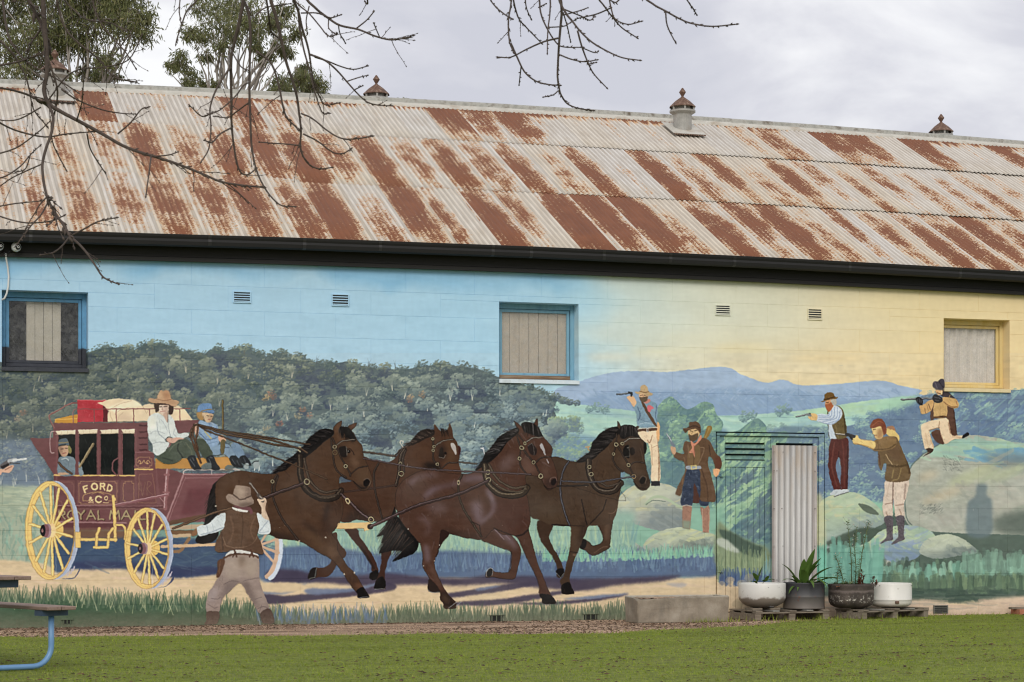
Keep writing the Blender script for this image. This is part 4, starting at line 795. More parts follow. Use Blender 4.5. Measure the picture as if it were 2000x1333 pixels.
    rl = [(1130, 340), (1275, 310), (1270, 420), (1255, 560), (1248, 600), (1180, 640), (1090, 678), (1010, 625), (960, 600), (975, 530), (1000, 518), (1050, 545), (1090, 582), (1180, 545), (1182, 480)]
    P.poly(rl, (82, 60, 46), grain=4); outline(P, rl, 5); P.poly([(962, 600), (975, 530), (1000, 518), (1030, 545), (1005, 610)], blk, rec=False); blob(P, [(1210, 380), (1245, 380), (1235, 520), (1200, 500)], (116, 88, 68), .7, 2); P.line([(1100, 650), (1180, 600), (1230, 590)], 8, (126, 96, 76), .6, sm=1)
    P.V(940, 810, 5)
    body = [(440, 560), (690, 415), (850, 450), (940, 462), (1000, 450), (1050, 430), (1085, 390), (1110, 300), (1150, 230), (1220, 165), (1322, 122), (1330, 68), (1372, 122), (1410, 108), (1480, 110), (1502, 128), (1542, 100), (1530, 150), (1557, 212), (1592, 272), (1612, 330), (1592, 400), (1602, 480), (1622, 570), (1647, 662), (1635, 712), (1582, 742), (1530, 722), (1490, 662), (1478, 612), (1400, 565), (1366, 560), (1358, 610), (1370, 660), (1358, 740), (1340, 840), (1330, 920), (1305, 1000), (1280, 1040), (1200, 1082), (1080, 1086), (1040, 1100), (1020, 1150), (990, 1220), (950, 1320), (900, 1440), (872, 1550), (862, 1600), (872, 1662), (906, 1732), (892, 1752), (790, 1750), (782, 1680), (768, 1622), (808, 1560), (830, 1450), (858, 1340), (872, 1200), (868, 1095), (780, 1090), (690, 1078), (560, 1030), (485, 1000), (440, 900)]
    r = P.poly(body, (80, 60, 46), grain=5); P.setclip(r)
    P.poly([(780, 1750), (770, 1690), (800, 1655), (860, 1640), (910, 1740)], blk, rec=False); blob(P, [(560, 860), (760, 900), (860, 1080), (600, 1060)], (92, 72, 54), .5, 8)
    blob(P, [(560, 480), (760, 470), (760, 640), (600, 700)], (68, 50, 40), .6, 6); blob(P, [(1140, 420), (1260, 280), (1280, 500), (1160, 620)], (90, 66, 50), .6, 8); blob(P, [(1190, 860), (1330, 840), (1300, 990), (1190, 1050)], (92, 68, 52), .6, 6)
    blob(P, [(870, 1120), (960, 1100), (900, 1300), (880, 1350)], (100, 76, 58), .6, 4); blob(P, [(980, 1080), (1030, 1050), (1000, 1200), (960, 1280)], (56, 42, 36), .8, 4); blob(P, [(840, 1480), (880, 1440), (850, 1600), (820, 1600)], (62, 46, 38), .7, 3)
    blob(P, [(1400, 330), (1560, 260), (1600, 380), (1500, 440)], (66, 48, 40), .6, 5); blob(P, [(1340, 400), (1420, 420), (1440, 540), (1370, 500)], (94, 70, 54), .7, 4); blob(P, [(1440, 430), (1520, 460), (1580, 600), (1520, 610)], (100, 78, 62), .5, 4); blob(P, [(1540, 600), (1640, 640), (1600, 735), (1540, 720)], (58, 46, 40), .7, 3)
    P.strokes(r, 420, [(104, 80, 62), (62, 46, 36), (92, 70, 54), (54, 40, 33)], 13, 2.2, 1.35, .7, .34); P.setclip(None); outline(P, body[:36], 4.5, a=.6)
    P.line([(980, 830), (1000, 950), (1030, 1080)], 10, (36, 28, 26), .9, sm=1); P.line([(1220, 830), (1180, 940), (1060, 1070)], 10, (36, 28, 26), .8, sm=1); P.line([(1240, 965), (1290, 960), (1320, 920)], 6, (136, 106, 84), .7, sm=1); P.line([(690, 1075), (860, 1085)], 14, (34, 27, 26), .8); P.line([(820, 1080), (1000, 1090)], 9, (34, 27, 26), .5)
    P.line([(870, 1340), (940, 1350)], 8, (40, 30, 28), .8); P.ell(910, 1372, 18, 10, (134, 104, 84), .7)
    P.ell(1572, 640, 30, 40, (28, 24, 23), rot=.3); P.line([(1540, 640), (1570, 600), (1610, 620), (1600, 670)], 8, (112, 92, 78), .8, sm=1); P.line([(1500, 670), (1540, 715), (1600, 720)], 5, (20, 17, 17), .9, sm=1); P.line([(1552, 330), (1580, 460)], 5, (136, 112, 94), .5)
    P.poly([(930, 465), (1000, 400), (1055, 365), (1085, 280), (1130, 215), (1210, 150), (1322, 118), (1345, 180), (1290, 240), (1225, 320), (1150, 380), (1085, 440), (1000, 465)], blk); P.hair(120, [(1330, 150), (1270, 260), (1150, 370), (1050, 440)], [(1210, 140), (1110, 250), (1010, 390), (930, 470)], 7, hc+[(84, 76, 74)], 22)
    P.poly([(1340, 175), (1380, 105), (1480, 108), (1535, 160), (1545, 220), (1450, 215), (1380, 240)], blk); P.hair(50, [(1370, 120), (1440, 110), (1520, 140)], [(1340, 230), (1440, 240), (1545, 210)], 7, hc+[(84, 76, 74)], 20)
    P.strap([(1320, 190), (1312, 300), (1285, 420), (1310, 500), (1380, 560)], 15); P.strap([(1330, 310), (1400, 430), (1440, 500), (1490, 600)], 16); P.strap([(1375, 285), (1440, 240), (1550, 230)], 16); P.line([(1385, 275), (1445, 236), (1550, 232)], 6, (206, 200, 184), .9); P.strap([(1450, 500), (1500, 465), (1595, 472)], 13, hi=(190, 180, 170))
    P.poly([(1400, 310), (1440, 300), (1445, 420), (1400, 410), (1380, 360)], blk, rec=False); P.line([(1440, 305), (1446, 410), (1405, 412)], 4, (190, 184, 170), .8); P.ell(1470, 360, 26, 40, (32, 27, 26), .85); P.poly([(1585, 270), (1612, 290), (1605, 380), (1588, 370)], blk, rec=False)
    P.ring(1316, 295, 18, 7); P.ring(1375, 286, 14, 6); P.ring(1436, 496, 16, 6); P.ring(1288, 388, 12, 5); P.ring(1490, 606, 18, 7, (190, 160, 120))
    P.strap([(1045, 450), (1050, 560), (1090, 670), (1160, 740), (1280, 750), (1365, 670)], 58, (58, 47, 40), (126, 112, 98)); P.strap([(1150, 660), (1240, 700), (1350, 670)], 20, (74, 62, 54)); P.ring(1056, 512, 16, 6); P.ring(1072, 584, 18, 6)
    P.strap([(850, 455), (790, 580), (770, 740), (800, 910), (860, 1080)], 22, (62, 60, 68), (150, 150, 160)); P.strap([(780, 650), (1080, 660), (1360, 625), (1490, 605)], 16, (70, 68, 76), (160, 160, 170)); P.strap([(740, 700), (900, 696), (1040, 690)], 16, (44, 36, 34), a=.3)
    P.line([(1022, 320), (1055, 312), (1040, 330), (1055, 352)], 10, (180, 140, 100))
    P.end()
    # ---------------- third horse, the big near one
    P.begin('painted_horse', 'painted chestnut brown horse with a white blaze and glossy flank, third from the left', 4)
    P.V(640, 950, 5)
    P.poly([(1085, 420), (1190, 455), (1130, 540), (1095, 600), (1060, 690), (1040, 640)], (50, 32, 28)); P.poly([(990, 905), (1050, 950), (1095, 1035), (1000, 1030), (975, 1010)], (50, 38, 34)); P.line([(975, 1012), (1010, 1036), (1090, 1036)], 6, (140, 146, 150), .9, sm=1)
    tail = [(655, 200), (668, 280), (705, 320), (790, 430), (885, 545), (850, 645), (760, 690), (630, 735), (720, 640), (620, 632), (500, 655), (545, 560), (520, 550), (545, 480), (480, 490), (545, 420), (600, 320), (635, 250)]
    P.poly(tail, (20, 18, 19)); P.hair(120, [(660, 250), (640, 300), (700, 380), (760, 480), (850, 540)], [(490, 480), (510, 560), (500, 650), (640, 660), (640, 740)], 7, hc+[(84, 62, 52)], 26)
    raised = [(1480, 380), (1620, 310), (1720, 400), (1800, 490), (1872, 580), (1887, 650), (1862, 760), (1842, 860), (1812, 905), (1700, 902), (1620, 885), (1552, 892), (1543, 850), (1590, 798), (1622, 830), (1660, 840), (1768, 838), (1792, 740), (1788, 645), (1690, 602), (1560, 552), (1495, 515)]
    P.poly(raised, (86, 56, 44), grain=4); outline(P, raised, 4.5, a=.6); P.ell(1580, 845, 26, 44, (24, 22, 24), rot=.35); P.line([(1546, 880), (1552, 830), (1585, 800), (1612, 815), (1600, 870)], 5, (196, 200, 200), .9, sm=1); P.line([(1790, 640), (1788, 740), (1768, 835)], 8, (40, 30, 30), .8)
    blob(P, [(1590, 330), (1660, 340), (1830, 560), (1830, 620), (1780, 560), (1620, 420)], lil, .75, 4); P.line([(1600, 390), (1720, 520)], 8, (176, 158, 170), .6); P.line([(1650, 400), (1780, 520)], 7, (170, 150, 164), .5)
    P.V(640, 810, 5)
    body = [(658, 860), (662, 780), (685, 710), (740, 640), (820, 590), (900, 555), (1000, 543), (1120, 560), (1200, 575), (1300, 582), (1400, 575), (1450, 545), (1500, 510), (1550, 440), (1600, 360), (1650, 310), (1720, 245), (1800, 185), (1852, 150), (1835, 100), (1820, 62), (1872, 100), (1900, 120), (1960, 82), (2010, 95), (2045, 40), (2052, 120), (2078, 170), (2105, 220), (2155, 275), (2192, 330), (2182, 400), (2195, 450), (2225, 530), (2242, 610), (2238, 690), (2200, 722), (2150, 738), (2112, 690), (2070, 615), (1980, 595), (1930, 600), (1935, 660), (1950, 720), (1945, 790), (1960, 860), (1972, 960), (1978, 1040), (1965, 1100), (1965, 1145), (1990, 1230), (2005, 1290), (2050, 1450), (2100, 1580), (2150, 1700), (2182, 1765), (2220, 1812), (2215, 1846), (2100, 1842), (2095, 1800), (2068, 1760), (2058, 1660), (2020, 1550), (1950, 1420), (1900, 1300), (1835, 1190), (1700, 1170), (1620, 1120), (1520, 1218), (1400, 1212), (1300, 1192), (1200, 1165), (1110, 1125), (1095, 1210), (1080, 1310), (1048, 1410), (1042, 1470), (1062, 1550), (1120, 1670), (1182, 1762), (1245, 1830), (1250, 1885), (1200, 1895), (1140, 1892), (1128, 1840), (1098, 1800), (1100, 1740), (1048, 1655), (990, 1595), (925, 1475), (930, 1390), (905, 1270), (880, 1240), (800, 1150), (735, 1070), (690, 985)]
    r = P.poly(body, (86, 56, 44), grain=5); P.setclip(r)
    blob(P, [(680, 740), (840, 600), (1000, 570), (1200, 600), (1000, 700), (840, 900), (700, 900)], (100, 74, 64), .6, 9); blob(P, [(790, 660), (850, 610), (1000, 575), (1080, 590), (900, 625), (810, 700)], (148, 128, 140), .7, 4)
    blob(P, [(940, 800), (1010, 720), (1200, 680), (1300, 650), (1290, 680), (1080, 730), (980, 800), (960, 830)], (146, 128, 148), .8, 4); blob(P, [(1330, 600), (1520, 590), (1540, 640), (1340, 660)], (124, 104, 116), .75, 4); blob(P, [(960, 880), (1080, 860), (1180, 920), (1080, 960), (1000, 940)], (118, 96, 100), .6, 5)
    blob(P, [(860, 1000), (960, 1020), (1000, 1080), (980, 1150), (940, 1180), (980, 1080)], (138, 116, 128), .7, 4); blob(P, [(1400, 870), (1480, 840), (1520, 1000), (1480, 1080), (1430, 1020)], (140, 122, 136), .7, 5)
    blob(P, [(1540, 740), (1580, 740), (1640, 870), (1640, 940), (1560, 1020), (1480, 1070), (1580, 960), (1600, 870)], (156, 142, 162), .85, 3); blob(P, [(1600, 860), (1960, 840), (1960, 1130), (1760, 1180), (1640, 1060)], (84, 50, 42), .6, 8)
    blob(P, [(1300, 760), (1500, 720), (1540, 800), (1400, 840)], (92, 62, 50), .6, 6); blob(P, [(1160, 1120), (1500, 1190), (1520, 1220), (1160, 1170)], (56, 40, 34), .7, 4); blob(P, [(940, 1290), (980, 1280), (1000, 1420), (960, 1440)], (140, 122, 136), .6, 3); blob(P, [(990, 1480), (1030, 1500), (1100, 1660), (1080, 1680)], (120, 92, 82), .6, 3)
    blob(P, [(1100, 1740), (1180, 1750), (1250, 1850), (1250, 1890), (1140, 1890)], (44, 34, 30), .9, 3); blob(P, [(1120, 1760), (1170, 1780), (1180, 1840), (1130, 1820)], (104, 78, 58), .6, 2)
    blob(P, [(1660, 500), (1780, 380), (1840, 420), (1740, 560)], (128, 106, 108), .6, 6); blob(P, [(1900, 420), (1960, 440), (2040, 540), (1980, 580), (1900, 520)], (124, 92, 80), .7, 4); blob(P, [(2060, 400), (2120, 420), (2180, 620), (2120, 640)], (112, 84, 72), .6, 4); blob(P, [(2000, 230), (2120, 240), (2180, 330), (2100, 330)], (96, 60, 48), .7, 4)
    blob(P, [(2120, 640), (2240, 620), (2220, 720), (2150, 735)], (66, 48, 44), .8, 3); P.poly([(2060, 1780), (2080, 1750), (2180, 1765), (2222, 1840), (2100, 1846)], blk, rec=False); P.line([(1620, 1110), (1720, 1150), (1800, 1180)], 12, (44, 32, 30), .6, sm=1); P.line([(1830, 1190), (1900, 1170), (1960, 1120)], 16, (38, 28, 27), .7, sm=1)
    blob(P, [(2020, 1420), (2060, 1400), (2120, 1600), (2090, 1620)], (98, 66, 52), .6, 3); P.strokes(r, 560, [(112, 78, 66), (66, 43, 36), (100, 70, 60), (130, 110, 116), (58, 40, 35)], 14, 2.3, 1.2, .7, .32); P.setclip(None); outline(P, body, 4.5, a=.6)
    P.poly([(2068, 300), (2082, 282), (2098, 295), (2118, 340), (2130, 400), (2118, 402), (2100, 360), (2075, 330)], (196, 192, 196), 0, rec=False); P.line([(2140, 440), (2155, 475)], 10, (196, 186, 190))
    P.ell(2205, 660, 24, 34, (34, 27, 27), rot=.4); P.line([(2168, 660), (2180, 620), (2220, 610), (2236, 650)], 7, (134, 106, 96), .8, sm=1); P.line([(2110, 690), (2150, 725), (2200, 716)], 5, (20, 17, 17), .9, sm=1)
    P.poly([(1440, 545), (1500, 460), (1535, 385), (1600, 315), (1650, 240), (1750, 170), (1850, 128), (1856, 185), (1765, 260), (1690, 360), (1625, 430), (1545, 490)], blk); P.hair(120, [(1850, 150), (1760, 240), (1660, 360), (1540, 480)], [(1760, 160), (1640, 250), (1530, 390), (1440, 540)], 7, hc+[(104, 98, 98)], 22)
    P.poly([(1890, 95), (1940, 72), (2020, 95), (2075, 165), (2105, 225), (2030, 212), (1975, 190), (1915, 165)], blk); P.hair(60, [(1920, 90), (1990, 85), (2060, 130)], [(1915, 190), (2000, 215), (2100, 225)], 7, hc+[(104, 98, 98)], 16)
    P.strap([(1840, 200), (1870, 290), (1885, 330), (1870, 430), (1885, 510), (1940, 580)], 14); P.strap([(1850, 190), (1910, 260), (1925, 280)], 12); P.strap([(1905, 345), (1960, 410), (2020, 480), (2075, 590)], 15); P.strap([(1925, 280), (1990, 235), (2090, 220)], 14); P.line([(1935, 270), (1995, 230), (2105, 222)], 5, (210, 204, 190), .9); P.strap([(2030, 470), (2080, 425), (2180, 412)], 12, hi=(170, 160, 160))
    P.poly([(1950, 310), (1990, 280), (2010, 300), (2040, 340), (2030, 390), (1990, 395), (1960, 360)], (42, 32, 32), rec=False); P.line([(1955, 310), (1990, 280), (2015, 330), (2010, 395)], 4, (180, 174, 164), .8)
    P.ring(1892, 326, 18, 7); P.ring(1925, 280, 13, 6); P.ring(2008, 468, 16, 6); P.ring(1870, 430, 14, 6); P.ring(2080, 600, 20, 8)
    P.strap([(1535, 500), (1545, 600), (1580, 690), (1680, 770), (1800, 790), (1900, 770), (1945, 715)], 66, (60, 48, 38), (134, 118, 96)); P.strap([(1575, 490), (1630, 600), (1720, 680), (1830, 720), (1935, 700)], 24, (84, 70, 56)); P.strap([(1600, 640), (1700, 725), (1840, 755), (1940, 730)], 18, (90, 76, 60))
    P.ring(1562, 565, 20, 7); P.ring(1568, 636, 22, 7)
    P.strap([(1310, 590), (1275, 680), (1280, 800), (1330, 930), (1410, 1060), (1500, 1190)], 20, (58, 46, 38), (124, 108, 84)); P.line([(1400, 1050), (1480, 1080), (1500, 1180)], 7, (40, 30, 28)); P.poly([(1262, 650), (1285, 645), (1290, 680), (1270, 690)], (206, 190, 150), rec=False); P.poly([(1268, 658), (1280, 655), (1283, 673), (1273, 678)], (40, 32, 30), rec=False)
    P.strap([(420, 1095), (600, 1010), (900, 880), (1280, 775), (1560, 650)], 32, (66, 48, 46), (132, 114, 120)); P.line([(1500, 330), (1525, 345), (1530, 385)], 10, (206, 206, 210)); P.line([(1495, 330), (1520, 328)], 10, (206, 206, 210)); P.line([(1255, 1870), (1300, 1830)], 6, (150, 156, 166), .7); P.line([(1180, 1890), (1250, 1835)], 5, (190, 196, 200), .9)
    for x, y in ((785, 1118), (935, 1478), (1040, 1430), (1090, 1275)): P.ell(x, y, 6, 7, (206, 200, 190))
    P.end()
    # reins running the length of the team
    P.begin('painted_reins', None, 5); P.fig['polys'] = []
    P.V(640, 810, 5)
    P.strap([(350, 365), (660, 405)], 20, (64, 56, 52)); P.strap([(350, 430), (900, 525), (1250, 550), (1600, 565), (1980, 585)], 17, (62, 50, 50), (150, 140, 150)); P.strap([(1280, 465), (1450, 482)], 17, (72, 70, 66))
    P.fig = None

def stripes(P, r, fn):
    P.setclip(r); fn(); P.setclip(None)
def paint_people(P):
    sk, skd = (214, 178, 150), (170, 124, 100)
    # ------------------------------------------------ guard and driver on the box
    P.V(280, 750, 8)
    P.begin('painted_person', 'painted guard in a pale blue uniform and cap sitting with a long gun', 5)
    P.poly([(190, 1170), (900, 1160), (1330, 1140), (1390, 1290), (1370, 1328), (190, 1325)], (178, 132, 74), 0, rec=False); blob(P, [(1150, 1180), (1330, 1160), (1370, 1300), (1200, 1320)], (196, 146, 84), .7, 4); blob(P, [(860, 1170), (980, 1200), (960, 1290), (860, 1260)], (200, 156, 98), .6, 4)
    P.line([(1238, 262), (1246, 720)], 30, (60, 52, 38)); P.line([(1234, 262), (1242, 720)], 14, (120, 104, 66))
    r = P.poly([(1040, 985), (1200, 945), (1330, 955), (1430, 1110), (1345, 1165), (1260, 1100), (1090, 1112)], (124, 146, 168), grain=8); P.poly([(1370, 950), (1470, 925), (1580, 1100), (1490, 1165), (1400, 1050)], (112, 134, 158), grain=8)
    P.line([(1200, 1100), (1215, 1000), (1340, 1000)], 16, (70, 86, 108), .7, sm=1)
    r = P.poly([(880, 575), (960, 590), (1060, 600), (1150, 640), (1175, 720), (1190, 840), (1160, 950), (1030, 985), (960, 880), (870, 810), (855, 690)], (132, 156, 184), grain=8); P.setclip(r)
    P.line([(870, 760), (1000, 880), (1160, 830)], 14, (78, 98, 130), .8, sm=1); P.line([(1030, 610), (1050, 800)], 12, (84, 104, 136), .7); P.line([(960, 740), (1030, 830), (1060, 860)], 20, (176, 160, 104), .8, sm=1); P.line([(1150, 660), (1120, 820)], 14, (92, 112, 142), .6); P.line([(980, 950), (1150, 900)], 12, (92, 112, 142), .6); blob(P, [(890, 600), (980, 610), (960, 700), (880, 690)], (160, 182, 206), .7, 3); P.setclip(None)
    P.poly([(840, 445), (930, 455), (935, 560), (885, 568), (838, 520)], (160, 128, 86), grain=8); P.poly([(920, 455), (1085, 470), (1080, 530), (1050, 590), (1000, 605), (945, 560)], (204, 178, 148))
    blob(P, [(1030, 480), (1085, 480), (1070, 580), (1030, 600)], (150, 116, 94), .6, 2); P.line([(990, 500), (1020, 503)], 10, (60, 46, 40)); P.line([(1050, 505), (1075, 508)], 9, (60, 46, 40)); P.line([(1005, 560), (1045, 558)], 9, (140, 80, 74)); P.line([(925, 500), (960, 580)], 6, (60, 50, 44))
    P.poly([(845, 435), (855, 355), (920, 310), (1040, 308), (1070, 350), (1082, 405), (1110, 432), (1085, 465), (960, 450), (880, 442)], (104, 134, 174), grain=8); P.line([(900, 435), (980, 408), (1070, 400)], 14, (140, 112, 66), sm=1); P.line([(960, 448), (1090, 455)], 12, (70, 92, 124), .8)
    P.poly([(1165, 830), (1230, 800), (1290, 880), (1240, 920), (1190, 905)], (206, 164, 140)); P.poly([(1210, 900), (1275, 890), (1260, 1080), (1205, 1080)], (92, 82, 54)); P.line([(1225, 900), (1225, 1070)], 9, (130, 116, 78), .7)
    bt = (34, 37, 42)
    P.poly([(1340, 1165), (1430, 1120), (1545, 1260), (1540, 1312), (1420, 1295)], bt, grain=10); P.poly([(1490, 1172), (1580, 1118), (1690, 1262), (1640, 1275), (1540, 1235)], bt, grain=10); P.ell(1610, 1288, 40, 50, (150, 160, 162), rot=.3); P.ell(1768, 1268, 48, 60, (148, 158, 160), rot=.3); P.line([(1700, 1250), (1740, 1215), (1800, 1210)], 14, (50, 54, 58), sm=1)
    for q in ([(1380, 1180), (1440, 1260)], [(1560, 1160), (1600, 1230)], [(1460, 1200), (1500, 1270)]): P.line(q, 8, (110, 116, 124), .7)
    P.end()
    P.begin('painted_person', 'painted coach driver in a white shirt and broad tan hat holding the reins', 6)
    P.poly([(840, 860), (950, 880), (1030, 990), (1085, 1085), (1060, 1140), (970, 1175), (880, 1060), (830, 980)], (66, 74, 64), grain=8)
    r = P.poly([(200, 1130), (330, 1050), (420, 960), (520, 865), (640, 845), (720, 900), (790, 1000), (805, 1120), (700, 1165), (620, 1150), (560, 1210), (440, 1252), (290, 1235)], (74, 82, 72), grain=9); P.setclip(r); P.line([(560, 900), (530, 1010), (590, 1120), (620, 1160)], 22, (44, 50, 46), .8, sm=1); P.line([(400, 1060), (480, 960), (600, 900)], 18, (98, 106, 92), .6, sm=1); P.line([(660, 920), (740, 1040), (760, 1120)], 18, (98, 102, 86), .6, sm=1); P.line([(300, 1160), (450, 1200)], 20, (50, 56, 52), .7, sm=1); P.setclip(None)
    P.poly([(690, 1162), (800, 1120), (835, 1200), (880, 1290), (905, 1332), (780, 1332)], bt, grain=10); P.poly([(975, 1172), (1080, 1128), (1140, 1230), (1195, 1330), (1070, 1332)], bt, grain=10); P.poly([(905, 1325), (960, 1240), (1040, 1235), (1065, 1290), (1040, 1332)], (98, 106, 106)); P.poly([(1270, 1332), (1310, 1270), (1380, 1275), (1390, 1332)], (98, 106, 106))
    for q in ([(730, 1180), (800, 1290)], [(770, 1160), (790, 1200)], [(1020, 1170), (1060, 1260)], [(1040, 1150), (1070, 1160)]): P.line(q, 9, (120, 126, 132), .8)
    r = P.poly([(215, 455), (110, 488), (65, 560), (62, 720), (85, 860), (140, 955), (150, 1060), (205, 1122), (325, 1060), (405, 930), (350, 905), (375, 835), (430, 830), (500, 862), (640, 842), (725, 800), (655, 762), (545, 780), (510, 690), (470, 560), (400, 478), (362, 540), (300, 500)], (206, 213, 212), grain=8); P.setclip(r)
    P.line([(210, 600), (230, 760), (350, 880)], 14, (150, 158, 166), .8, sm=1); P.line([(90, 780), (200, 740), (330, 780)], 10, (160, 166, 172), .7, sm=1); P.line([(390, 560), (395, 700), (420, 820)], 12, (140, 148, 156), .8, sm=1); P.line([(140, 940), (240, 910), (340, 930)], 12, (160, 166, 170), .8, sm=1); P.line([(500, 700), (470, 780), (520, 840)], 12, (160, 168, 174), .7, sm=1); P.line([(270, 560), (330, 640), (372, 740)], 9, (160, 166, 174), .7, sm=1); blob(P, [(90, 520), (190, 520), (180, 700), (90, 700)], (228, 228, 214), .8, 3); blob(P, [(400, 600), (460, 600), (480, 740), (420, 740)], (224, 226, 220), .8, 3); P.setclip(None)
    P.line([(372, 900), (345, 870), (390, 830)], 12, (70, 74, 78), .8, sm=1)
    P.poly([(370, 850), (440, 845), (560, 840), (640, 855), (540, 880), (480, 925), (410, 920), (365, 890)], (196, 158, 142))
    P.poly([(215, 330), (390, 320), (400, 420), (370, 482), (310, 498), (250, 450), (225, 400)], (212, 192, 176)); P.poly([(310, 480), (380, 460), (378, 600), (340, 560)], (190, 160, 144)); blob(P, [(330, 330), (390, 330), (390, 460), (330, 490)], (178, 146, 130), .6, 2)
    P.line([(238, 365), (285, 362)], 11, (52, 40, 36)); P.line([(320, 358), (365, 352)], 11, (52, 40, 36)); P.line([(300, 370), (288, 405), (310, 412)], 7, (150, 114, 100), sm=1); P.line([(265, 438), (330, 432)], 9, (160, 104, 98))
    P.poly([(170, 330), (215, 305), (400, 300), (470, 350), (455, 460), (405, 480), (395, 380), (380, 335), (300, 330), (240, 340), (240, 420), (195, 440)], (56, 43, 39))
    P.line([(385, 430), (378, 600)], 10, (90, 84, 84), .8)
    P.poly([(70, 255), (105, 225), (200, 238), (222, 180), (250, 125), (275, 98), (302, 122), (345, 105), (392, 118), (420, 170), (440, 242), (530, 262), (560, 290), (500, 355), (440, 345), (330, 305), (190, 305), (110, 290)], (186, 152, 122), grain=8); P.line([(205, 240), (320, 262), (435, 245)], 12, (130, 96, 74), .8, sm=1); blob(P, [(290, 120), (400, 120), (420, 230), (330, 250)], (160, 116, 88), .6, 3); blob(P, [(90, 250), (300, 275), (500, 290), (440, 335), (300, 295), (130, 285)], (164, 124, 98), .6, 3); blob(P, [(220, 180), (280, 130), (300, 200), (240, 235)], (212, 180, 146), .6, 3)
    # reins in his hand
    rd, rh = (62, 46, 36), (140, 118, 90)
    for q, w in (([(860, 655), (1000, 740), (1300, 850), (1700, 1010), (2000, 1130), (2500, 1330), (2870, 1490)], 24), ([(860, 640), (1300, 740), (1700, 800), (2000, 850), (2480, 930), (2600, 942)], 24), ([(870, 660), (1300, 790), (1700, 860), (2000, 940), (2400, 1000), (2560, 1080)], 34), ([(840, 640), (1000, 680), (1600, 815), (2000, 880), (2420, 1010)], 30)): P.strap(q, w, rd, rh)
    P.poly([(790, 640), (840, 620), (865, 680), (860, 780), (830, 830), (800, 760)], (206, 166, 146)); P.line([(815, 690), (850, 695)], 6, (140, 98, 86)); P.line([(812, 730), (850, 735)], 6, (140, 98, 86))
    for q in ([(830, 640), (760, 700), (740, 830), (800, 1000), (850, 1120), (905, 1240)], [(800, 650), (770, 800), (830, 950), (850, 1080)], [(850, 660), (835, 800), (810, 940), (870, 1130), (890, 1220)]): P.strap(q, 28, (78, 54, 40), (126, 96, 70))
    P.strap([(760, 720), (740, 760), (720, 830)], 30, (78, 54, 40)); P.strap([(790, 640), (860, 640)], 30, rd)
    P.end()
    # ------------------------------------------------ passenger inside
    P.V(40, 740, 5)
    P.begin('painted_person', 'painted passenger in a peaked cap looking out of the first coach window', 2)
    P.poly([(372, 780), (420, 760), (480, 760), (532, 790), (534, 936), (372, 936)], (112, 126, 136), grain=10); P.poly([(566, 810), (600, 860), (614, 936), (572, 936)], (126, 140, 150), grain=8)
    P.poly([(375, 665), (465, 655), (470, 720), (440, 765), (400, 750), (378, 710)], (186, 152, 128)); blob(P, [(375, 660), (410, 660), (400, 740), (380, 720)], (110, 84, 72), .7, 2); P.poly([(465, 650), (500, 690), (490, 735), (468, 720)], (132, 124, 80)); P.line([(400, 690), (420, 688)], 6, (50, 40, 36)); P.line([(436, 684), (455, 682)], 6, (50, 40, 36)); P.line([(410, 730), (440, 727)], 6, (120, 60, 60))
    P.poly([(368, 660), (372, 620), (390, 590), (450, 586), (468, 620), (470, 650), (400, 645)], (84, 96, 106)); P.line([(370, 630), (468, 620)], 6, (150, 126, 80)); P.line([(372, 655), (440, 640)], 10, (44, 50, 56))
    P.strap([(372, 820), (430, 880), (500, 930)], 20, (84, 60, 46)); P.poly([(380, 920), (430, 915), (470, 930), (460, 938), (372, 938)], (190, 156, 130)); P.line([(400, 790), (440, 780), (470, 795)], 10, (170, 180, 184), .8, sm=1)
    P.line([(575, 860), (712, 638)], 24, (120, 104, 80)); P.line([(570, 856), (706, 634)], 8, (176, 160, 126))
    P.poly([(535, 500), (560, 500), (566, 938), (535, 938)], (106, 70, 72), 0, rec=False)
    P.end()
    # ------------------------------------------------ hold-up man, seen from behind
    P.V(380, 940, 4.761)
    P.begin('painted_person', 'painted bushranger seen from behind in a brown waistcoat with pistol raised', 7)
    P.strap([(-200, 440), (0, 365), (200, 290), (350, 250)], 22, (92, 70, 54), (126, 100, 80))
    P.poly([(20, 440), (-20, 470), (-30, 510), (20, 500)], (130, 96, 70))
    r = P.poly([(285, 705), (330, 680), (480, 670), (585, 700), (602, 760), (605, 920), (640, 1040), (692, 1185), (610, 1235), (540, 1130), (470, 1020), (420, 948), (330, 1020), (270, 1080), (240, 1150), (222, 1218), (113, 1218), (108, 1130), (130, 1040), (190, 940), (220, 880), (265, 800)], (142, 127, 120), grain=9); P.setclip(r)
    blob(P, [(290, 740), (430, 720), (430, 880), (330, 930), (280, 860)], (164, 150, 138), .8, 5); blob(P, [(460, 730), (570, 720), (590, 850), (520, 900), (460, 860)], (160, 146, 132), .8, 5); blob(P, [(400, 720), (470, 700), (450, 800), (420, 800)], (104, 88, 74), .7, 4); blob(P, [(320, 930), (430, 940), (260, 1080), (240, 1060)], (104, 92, 90), .6, 4); blob(P, [(440, 950), (500, 960), (580, 1150), (540, 1130)], (88, 76, 72), .7, 4); blob(P, [(560, 1000), (620, 1000), (660, 1140), (600, 1150)], (160, 146, 136), .5, 5); blob(P, [(130, 1050), (200, 970), (210, 1050), (150, 1150)], (164, 154, 156), .6, 5)
    for q in ([(120, 1140), (180, 1180), (215, 1170)], [(150, 1090), (210, 1100), (240, 1080)], [(580, 1190), (640, 1170), (680, 1180)], [(560, 1100), (620, 1080)], [(600, 1220), (620, 1160)], [(270, 960), (340, 930), (420, 940)], [(450, 930), (540, 910), (600, 900)]): P.line(q, 7, (100, 88, 86), .6, sm=1)
    P.setclip(None)
